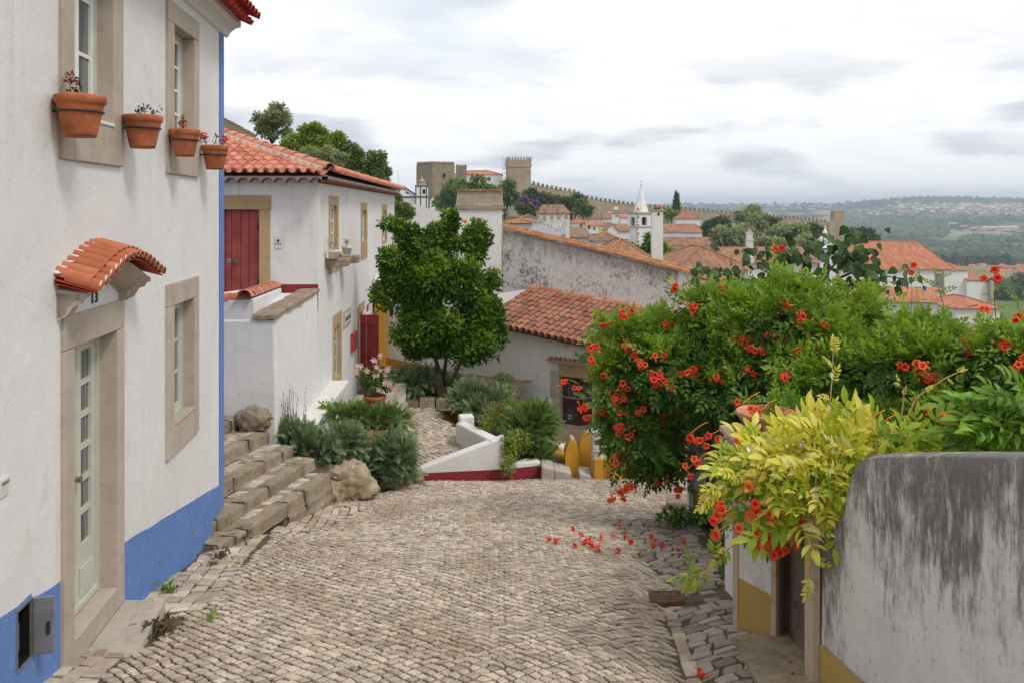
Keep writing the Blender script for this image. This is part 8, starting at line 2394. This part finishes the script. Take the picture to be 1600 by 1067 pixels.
    # white church on the right with the big orange roof
    Y = 185; m = Y/F; z = lambda py: -(py-HY)*m; X = lambda px: (px-CX)*m
    c = thing('orange_roof_church', 'long white church with a big orange hipped roof and stepped annexes', 'church', (X(1440), Y, z(480)))
    mb = MB(); w = Wall((X(1300), Y), (1, 0)); s = lambda px: X(px)-X(1300)
    wins = [(s(1403), s(1418), z(452), z(434.5)), (s(1462), s(1474), z(452), z(428))]
    wall_face(mb, w, 0, s(1488), z(490), z(421.5), wins, 0, .5); mb.face([w(s(1488),0,z(490)), w(s(1488),-13,z(490)), w(s(1488),-13,z(421.5)), w(s(1488),0,z(421.5))]); mb.face([w(0,-13,z(490)), w(0,0,z(490)), w(0,0,z(421.5)), w(0,-13,z(421.5))]); mb.build('wall', M['pale_church'], c)
    zr = -(378-HY)*(Y+6.5)/F; mb = MB(); z0 = z(421.5)+.02
    a, b = X(1300)-.3, X(1488)+.4; r1 = (1433-CX)*(Y+6.5)/F; r0 = (1352-CX)*(Y+6.5)/F
    roof_slope(mb, (a,Y-.5,z0),(b,Y-.5,z0),(r1,Y+6.5,zr),(r0,Y+6.5,zr), .5, .08, 1.); roof_slope(mb, (b,Y-.5,z0),(b,Y+13.5,z0),(r1,Y+6.5,zr),(r1,Y+6.5,zr), .5, .08, 1.); roof_slope(mb, (b,Y+13.5,z0),(a,Y+13.5,z0),(r0,Y+6.5,zr),(r1,Y+6.5,zr), .5, .08, 1.); roof_slope(mb, (a,Y+13.5,z0),(a,Y-.5,z0),(r0,Y+6.5,zr),(r0,Y+6.5,zr), .5, .08, 1.)
    mb.build('roof', M['tile_church'], c)
    mb = MB(); mb.tube([(r1,Y+6.5,zr+.08),(b,Y-.5,z0+.08)], .13, 5); mb.tube([(r0,Y+6.5,zr+.08),(r1,Y+6.5,zr+.08)], .13, 5); mb.build('hip_tiles', M['tile_coping'], c)
    for o, nm in zip(wins, ('grille', 'pane')):
        mb = MB(); mb.wbox(w, o[0], o[1], -.45, -.35, o[2], o[3]); f = mb.build('window', M['frame_stone'] if nm == 'pane' else M['trim_dark'], c)
        mb = MB()
        for i in range(5): mb.wbox(w, o[0]+(o[1]-o[0])*i/5+.05, o[0]+(o[1]-o[0])*i/5+.15, -.35, -.28, o[2], o[3])
        mb.build('bar', M['steel'], f)
    mb = MB(); n = 12; q = wins[1]; cxm = (q[0]+q[1])/2; mb.tube([w(q[0]-.1,.03,q[2]), w(q[0]-.1,.03,q[3])] + [w(cxm-(q[1]-q[0])/2*1.1*math.cos(t_), .03, q[3]+.6*math.sin(t_)) for t_ in np.linspace(.2,2.94,8)] + [w(q[1]+.1,.03,q[3]), w(q[1]+.1,.03,q[2])], .14, 4); mb.build('window_arch', M['frame_stone'], c)
    for px0, px1, pe, pr, pb, yy, dd in ((1486,1512,423,405,490,187,9),(1511,1549,438.5,420,490,186,9)):
        mm = yy/F; x0, x1 = (px0-CX)*mm, (px1-CX)*mm; zz = lambda py: -(py-HY)*mm
        mb = MB(); mb.box(x0, x1, yy, yy+dd, zz(pb), zz(pe)-.05); mb.build('annex_wall', M['pale_church'], c)
        mb = MB(); h = -(pr-HY)*(yy+dd)/F; roof_slope(mb, (x0-.1,yy-.3,zz(pe)),(x1+.3,yy-.3,zz(pe)),(x0+(x1-x0)*.35,yy+dd,h),(x0-.1,yy+dd,h), .5, .08, 1.); roof_slope(mb, (x1+.3,yy-.3,zz(pe)),(x1+.3,yy+dd,zz(pe)),(x0+(x1-x0)*.35,yy+dd,h),(x0+(x1-x0)*.35,yy+dd,h), .5, .08, 1.); mb.build('annex_roof', M['tile_church'], c)
    mb = MB(); mb.box((1547-CX)*m, (1552-CX)*m, Y-.3, Y+1, z(490), z(437)); mb.build('corner_pilaster', M['frame_stone'], c)
    # baroque belfry
    Y = 160; m = Y/F; z = lambda py: -(py-HY)*m; ce = P(1294, 0, Y)
    c = thing('baroque_belfry', 'ornate white and dark banded bell turret with an onion dome behind the dark leaves', 'bell tower', (ce.x, Y, z(430)))
    mb = MB(); mb.obox((ce.x, Y+1.6), 1.75, 1.6, z(470), z(398)); mb.build('shaft', M['pale_church'], c)
    mb = MB(); p = P(1304,404,Y-.02); mb.obox((p.x,Y-.02), .4, .08, z(412), z(402)); mb.build('bell_opening', M['void'], c)
    mb = MB()
    for px in (1279, 1294, 1309): mb.box(P(px,0,Y).x-.2, P(px,0,Y).x+.2, Y-.1, Y+.02, z(470), z(398))
    mb.obox((ce.x,Y+1.6), 2.1, 1.95, z(397.8), z(395)); mb.obox((ce.x,Y+1.6), 1.95, 1.85, z(390), z(388)); mb.build('dark_trims', M['trim_dark'], c)
    mb = MB(); mb.obox((ce.x,Y+1.6), 1.75, 1.65, z(394.9), z(390.1)); mb.build('attic', M['pale_church'], c)
    n = 16; rows = []; prof = [(1.75,388),(1.3,384.5),(1.1,381.5),(1.3,379.5),(1.42,376.5),(1.25,372.8),(.7,369.5),(.4,367),(.5,365),(.35,362),(.15,359),(.03,352)]
    mb = MB(); mb.lathe((ce.x,Y+1.6,0), [(r, z(py)) for r, py in prof], n); mb.t = [.05 if (i % n) % 4 == 0 else .6 for i in range(len(mb.t))]; dm = mb.build('dome', M['pale_church'], c, False)
    mb = MB()
    for i in range(8):
        a_ = 2*math.pi*i/8+.2; mb.tube([(ce.x+(r+.03)*math.cos(a_), Y+1.6+(r+.03)*math.sin(a_), z(py)) for r, py in prof[2:9]], .09, 4)
    mb.build('dome_rib', M['trim_dark'], dm)
    for px in (1271.5, 1316):
        mb = MB(); p = P(px,396,Y+.5); mb.lathe(p, [(.28,-1.5),(.28,.2),(.4,.3),(.2,.5),(.3,.9),(.1,1.3),(.05,2.3),(0,2.4)], 8); mb.build('pinnacle', M['trim_dark'], c, True)
    mb = MB(); a_, b_ = P(1271.5,0,Y+.5), P(1275,0,Y); mb.box(a_.x-.28, a_.x+.28, Y+.2, Y+.9, z(470), z(385+10)); mb.build('side_pilaster', M['trim_dark'], c)
    # lower roofs near the creeper on the right
    phouse('town_house', 'small orange gabled roof with a blue flag just above the creeper', 1392, 1462, 472, 492, 449, 84, 7, 'gable', tile='tile_church', pitch=.3, row=.8, rot=-.25)
    phouse('town_house', 'low red roof end at the foot of the orange roofed church', 1446, 1476, 455, 480, 450.5, 120, 5, 'gable', tile='tile_church', pitch=.4, row=1)
    phouse('town_house', 'flat orange roof showing through the creeper shoots near the church corner', 1494, 1562, 482, 505, 465, 100, 8, 'hip', tile='tile_church', pitch=.35, row=1)
    f = thing('blue_flag', 'small blue flag flying beside the low orange roof', 'flag', P(1442, 455, 82)); mb = MB(); mb.tube([P(1442,462,82),P(1442,443,82)], .03, 5); mb.build('pole', M['steel'], f)
    fm = m_plain('flag_blue', (.03,.07,.45)); mb = MB(); mb.grid([[P(1442,446+.0,82) + Vector((k*.06, .05*math.sin(k*1.3), -.03*k)), P(1442,453,82) + Vector((k*.06, .05*math.sin(k*1.3+.4), -.03*k))] for k in range(7)]); mb.build('cloth', fm, f)
town()

def town_trees():
    G = TREES
    tree('tree', 'broad round green tree between the great tower and the flared chimney', [(730,300,250,34,20),(705,305,250,20,16),(700,318,250,16,14),(755,296,250,24,14)], 2400, 1.5, 'tree_mid', 81, (730,345,250), G, .5)
    tree('tree', 'dense round tree right below the castle keep', [(788,303,270,22,20),(775,312,270,16,14),(800,308,270,12,16)], 1500, 1.5, 'tree_mid', 82, (788,345,270), G, .5)
    tree('tree', 'dark wood clump at the foot of the town wall near the keep', [(838,312,300,20,11),(860,319,300,20,11),(825,314,300,12,9)], 1500, 1.8, 'pine', 83, (845,345,300), G, .5)
    tree('tree', 'brownish green tree crown by the pyramid capped chimney', [(893,321,270,16,12),(903,316,270,10,8),(880,318,270,11,9)], 1100, 1.6, 'pine', 84, (893,350,270), G, .5)
    tree('tree', 'lighter green tree under the town wall beside the dark wood', [(908,326,250,12,9),(918,330,250,8,7)], 500, 1.4, 'tree_mid', 85, (910,350,250), G, .4)
    tree('bougainvillea', 'purple flowering bush glowing among the dark trees below the keep', [(818,320,225,15,9),(832,322,225,10,7)], 900, 1.1, 'purple', 86, (820,345,225), None, .25, cat='shrub')
    tree('tree', 'small dark tree in front of the purple bush', [(824,332,200,12,10),(815,328,200,8,7)], 700, 1.0, 'pine', 87, (824,355,200), G, .3)
    tree('cypress', 'slim dark cypress standing against the town wall', [(1057,322,300,4.2,13),(1057,310,300,2.4,8),(1057,330,300,4.6,7)], 700, 1.0, 'pine', 88, (1057,345,300), None, .3, clump=0, up=.9, out=.4)
    tree('tree', 'leafy tree in the dip before the church tower', [(990,398,75,22,16),(975,388,75,12,10),(1012,385,75,12,14),(1005,402,75,18,12)], 1700, .5, 'tree_mid', 89, (992,420,75), G, .2)
    tree('tree', 'bright bush at the foot of the tall white chimney', [(1050,396,80,18,9),(1038,392,80,8,8)], 700, .45, 'tree_bright', 90, (1048,412,80), G, .15)
    tree('tree', 'hedge like green bush beside the red roof below the cypress', [(1045,335,270,10,6),(1052,341,270,9,6)], 420, 1.2, 'tree_bright', 91, (1048,352,270), G, .2)
    O = 'olive and pine trees below the town wall'
    L = [('grey olive crown nearest the church nave', [(1120,352,235,18,16),(1108,362,235,14,14)], 'pine'),
         ('wide silver olive in the middle of the grove', [(1145,372,190,26,22),(1128,378,190,18,16)], 'olive'),
         ('tall olive topping the grove under the town wall', [(1178,338,260,20,13),(1165,345,260,16,12),(1192,344,260,14,11)], 'olive'),
         ('dark olive crown right of the tallest one', [(1205,356,250,18,13),(1222,362,250,15,12)], 'pine'),
         ('silver olive behind the obelisk chimney', [(1178,362,200,20,18),(1165,378,200,16,15)], 'olive'),
         ('round olive between the obelisk chimney and the belfry', [(1235,368,205,24,18),(1215,376,205,18,14)], 'olive'),
         ('dark tree crown beside the banded belfry', [(1262,364,260,20,11),(1280,367,260,12,9)], 'pine'),
         ('grey olive low in front of the grove', [(1205,385,160,26,14),(1185,390,160,16,11)], 'olive'),
         ('loose olive just left of the onion dome', [(1255,382,170,18,13),(1240,390,170,16,11)], 'olive'),
         ('dark tree below the end tower of the town wall', [(1345,372,300,22,10),(1332,366,300,12,8),(1362,378,300,12,7)], 'pine')]
    for i, (lab, B, mt) in enumerate(L):
        Y = B[0][2]; tree('olive_tree' if mt == 'olive' else 'tree', lab, B, 1300, .0052*Y+.05, mt, 100+i, (B[0][0], B[0][1]+B[0][4]*1.5, Y), O, .3)
    # row of dark trees by the valley village
    for i in range(16):
        px = 1464 + i*7.8 + R.uniform(-2,2); h = R.uniform(9, 14) if i < 7 else R.uniform(7, 12); py = 412 - h*.5 + R.uniform(-2,3); Y = 620 + R.uniform(-25,25)
        q = ground_at(px, 416, 300); 
        if q: Y = q.y
        tree('tree', 'dark tree in the row before the valley village', [(px,py,Y,4.6 if i > 6 else 3.2,h*.6)], 130, .0045*Y, 'pine', 150+i, (px,py+h*.75,Y), 'row of dark trees before the valley village', .4)
    # dark clump below, right edge
    for i, (px, py, rx, rz) in enumerate(((1568,452,18,14),(1592,448,16,16),(1580,470,22,12))):
        q = ground_at(px, 470, 200); Y = q.y if q else 320
        tree('tree', ('dark tree beyond the church annex', 'dark tree at the picture edge past the church', 'lower dark tree under the valley village')[i], [(px,py,Y,rx,rz),(px+8,py+4,Y,rx*.6,rz*.6)], 800, .0052*Y, 'pine', 180+i, (px,py+rz*1.3,Y), 'dark trees past the church', .5)
town_trees()

def valley():
    # village close below: every house its own thing
    rr = random.Random(31); k = 0
    for i in range(34):
        px = rr.uniform(1518, 1606); py = rr.uniform(417, 437); q = ground_at(px, py, 250)
        if q is None: continue
        w = rr.uniform(7, 12)*q.y/F; ht = rr.uniform(3.2, 5.5)*q.y/F
        house('village_house', 'small pale house with an orange roof in the valley village', q.x, q.y, w, w*.8, q.z-1.5, q.z+ht*.62, q.z+ht*1.15, rr.uniform(-.6,.6), 'gable' if rr.random() < .6 else 'hip', wall=rr.choice(('far_white','far_white','plaque')), tile='tile_church', pitch=2.0, row=None, group='houses of the valley village', over=.4,
              wins=[(-w*.22, q.z+ht*.15, w*.14, ht*.3), (w*.2, q.z+ht*.15, w*.14, ht*.3)])
        k += 1
    # hamlet farther off and the pale sheds
    for i in range(24):
        px = rr.uniform(1500, 1604) if i < 18 else rr.uniform(1440, 1500); py = rr.uniform(355, 365); q = ground_at(px, py, 500)
        if q is None: continue
        w = rr.uniform(6, 11)*q.y/F; ht = rr.uniform(2.6, 4)*q.y/F
        house('hamlet_house', 'tiny pale house with an orange roof in the hamlet among the fields', q.x, q.y, w, w*.7, q.z-4, q.z+ht*.6, q.z+ht*1.1, rr.uniform(-.4,.4), wall='far_white', tile='tile_church', pitch=6, row=None, group='houses of the farther hamlet', over=.5)
    for i, (a, b, py) in enumerate(((1484,1497,352),(1540,1592,358),(1448,1474,320))):
        q = ground_at((a+b)/2, py, 500)
        if q is None: continue
        w = (b-a)*q.y/F
        house('farm_shed', ('short white farm shed between the dark woods', 'long pale greenhouse roof behind the hamlet', 'white warehouse on the far hillside')[i], q.x, q.y, w, w*.3, q.z-5, q.z+2.2*q.y/F, q.z+3.2*q.y/F, 0, wall='far_white', tile='plaque', pitch=8, row=None, cat='shed')
    # uncountable far houses, woods
    def mass(name, regions, n, size, mat, lab, boxy, seed, kind='stuff'):
        r2 = np.random.default_rng(seed); mb = MB(); V, Fc = [], []
        bm = bmesh.new(); bmesh.ops.create_icosphere(bm, subdivisions=1, radius=1); sv = np.array([v.co[:] for v in bm.verts]); sf = np.array([[v.index for v in f.verts] for f in bm.faces]); bm.free()
        out_v, out_f, tn, off = [], [], [], 0
        wts = np.array([(x1-x0)*(y1-y0)*w for x0,x1,y0,y1,w in regions]); wts = wts/wts.sum()
        for i in range(n):
            x0,x1,y0,y1,w = regions[r2.choice(len(regions), p=wts)]
            px, py = r2.uniform(x0,x1), r2.uniform(y0,y1)
            q = ground_at(px, py, 350)
            if q is None: continue
            s = size*r2.uniform(.6,1.4)*q.y/F
            if boxy: mb.obox((q.x,q.y), s, s*.6, q.z-s, q.z+s*.7, r2.uniform(-.5,.5)); mb.t[-6:] = [float(r2.random())]*6
            else:
                j = 1 + r2.normal(size=(len(sv),1))*.14
                out_v.append(sv*j*np.array([s, s, s*r2.uniform(.7,1.5)]) + np.array([q.x,q.y,q.z+s*.35])); out_f.append(sf+off); off += len(sv); tn.append(np.full(len(sf), r2.random()))
        if boxy: return mb.build(name, mat, None, kind=kind, label=lab, cat='village')
        ob = link(name, fast_mesh(name, np.concatenate(out_v), np.concatenate(out_f), np.concatenate(tn), mat), None)
        return tag(ob, lab, 'woodland', None, kind)
    mass('valley_woods', [(1310,1480,346,372,1.5),(1500,1605,372,380,.9),(1330,1600,384,398,.12),(1480,1605,342,350,.2),(1560,1605,398,410,.6)], 1900, 4.2, M['pine'], 'dark woods covering the valley floor', False, 3)
    mass('hill_woods', [(1040,1330,320,330,.5),(1320,1605,310,319,1.5),(1320,1605,326,340,.3)], 1700, 2.2, M['pine'], 'dark woods along the far hills', False, 4)
    t = NT('far_village_paint'); k_ = t.attr(); vm = t.done(t.mix(t.ramp(k_, .45, .55), (.78,.75,.70), (.52,.26,.18)), .9, .1)
    mass('far_villages', [(1200,1300,320,328,.9),(1400,1605,325,336,1.2),(1500,1605,319,328,1.5),(1320,1420,330,337,.7),(1390,1500,317,323,.5)], 800, 2.5, vm, 'villages of white and red specks along the far hillside', True, 5)
valley()

# ------------------------------------------------------------------ the air
def haze():
    s = 11300.; me = bpy.data.meshes.new('haze'); z0, z1 = -115., 118.
    v = [(x,y,z) for z in (z0,z1) for x,y in ((-s,-s),(s,-s),(s,s),(-s,s))]
    me.from_pydata(v, [], [(0,3,2,1),(4,5,6,7),(0,1,5,4),(1,2,6,5),(2,3,7,6),(3,0,4,7)])
    m = bpy.data.materials.new('haze'); m.use_nodes = True; nt = m.node_tree; nt.nodes.clear()
    o = nt.nodes.new('ShaderNodeOutputMaterial'); p = nt.nodes.new('ShaderNodeVolumePrincipled')
    p.inputs['Color'].default_value = (.70,.83,1.0,1); p.inputs['Density'].default_value = HAZE; p.inputs['Anisotropy'].default_value = .0
    nt.links.new(p.outputs[0], o.inputs['Volume']); me.materials.append(m)
    ob = link('haze', me); tag(ob, 'thin bluish haze lying over the whole valley', 'haze', None, 'stuff')
HAZE = 1.8e-4
haze()
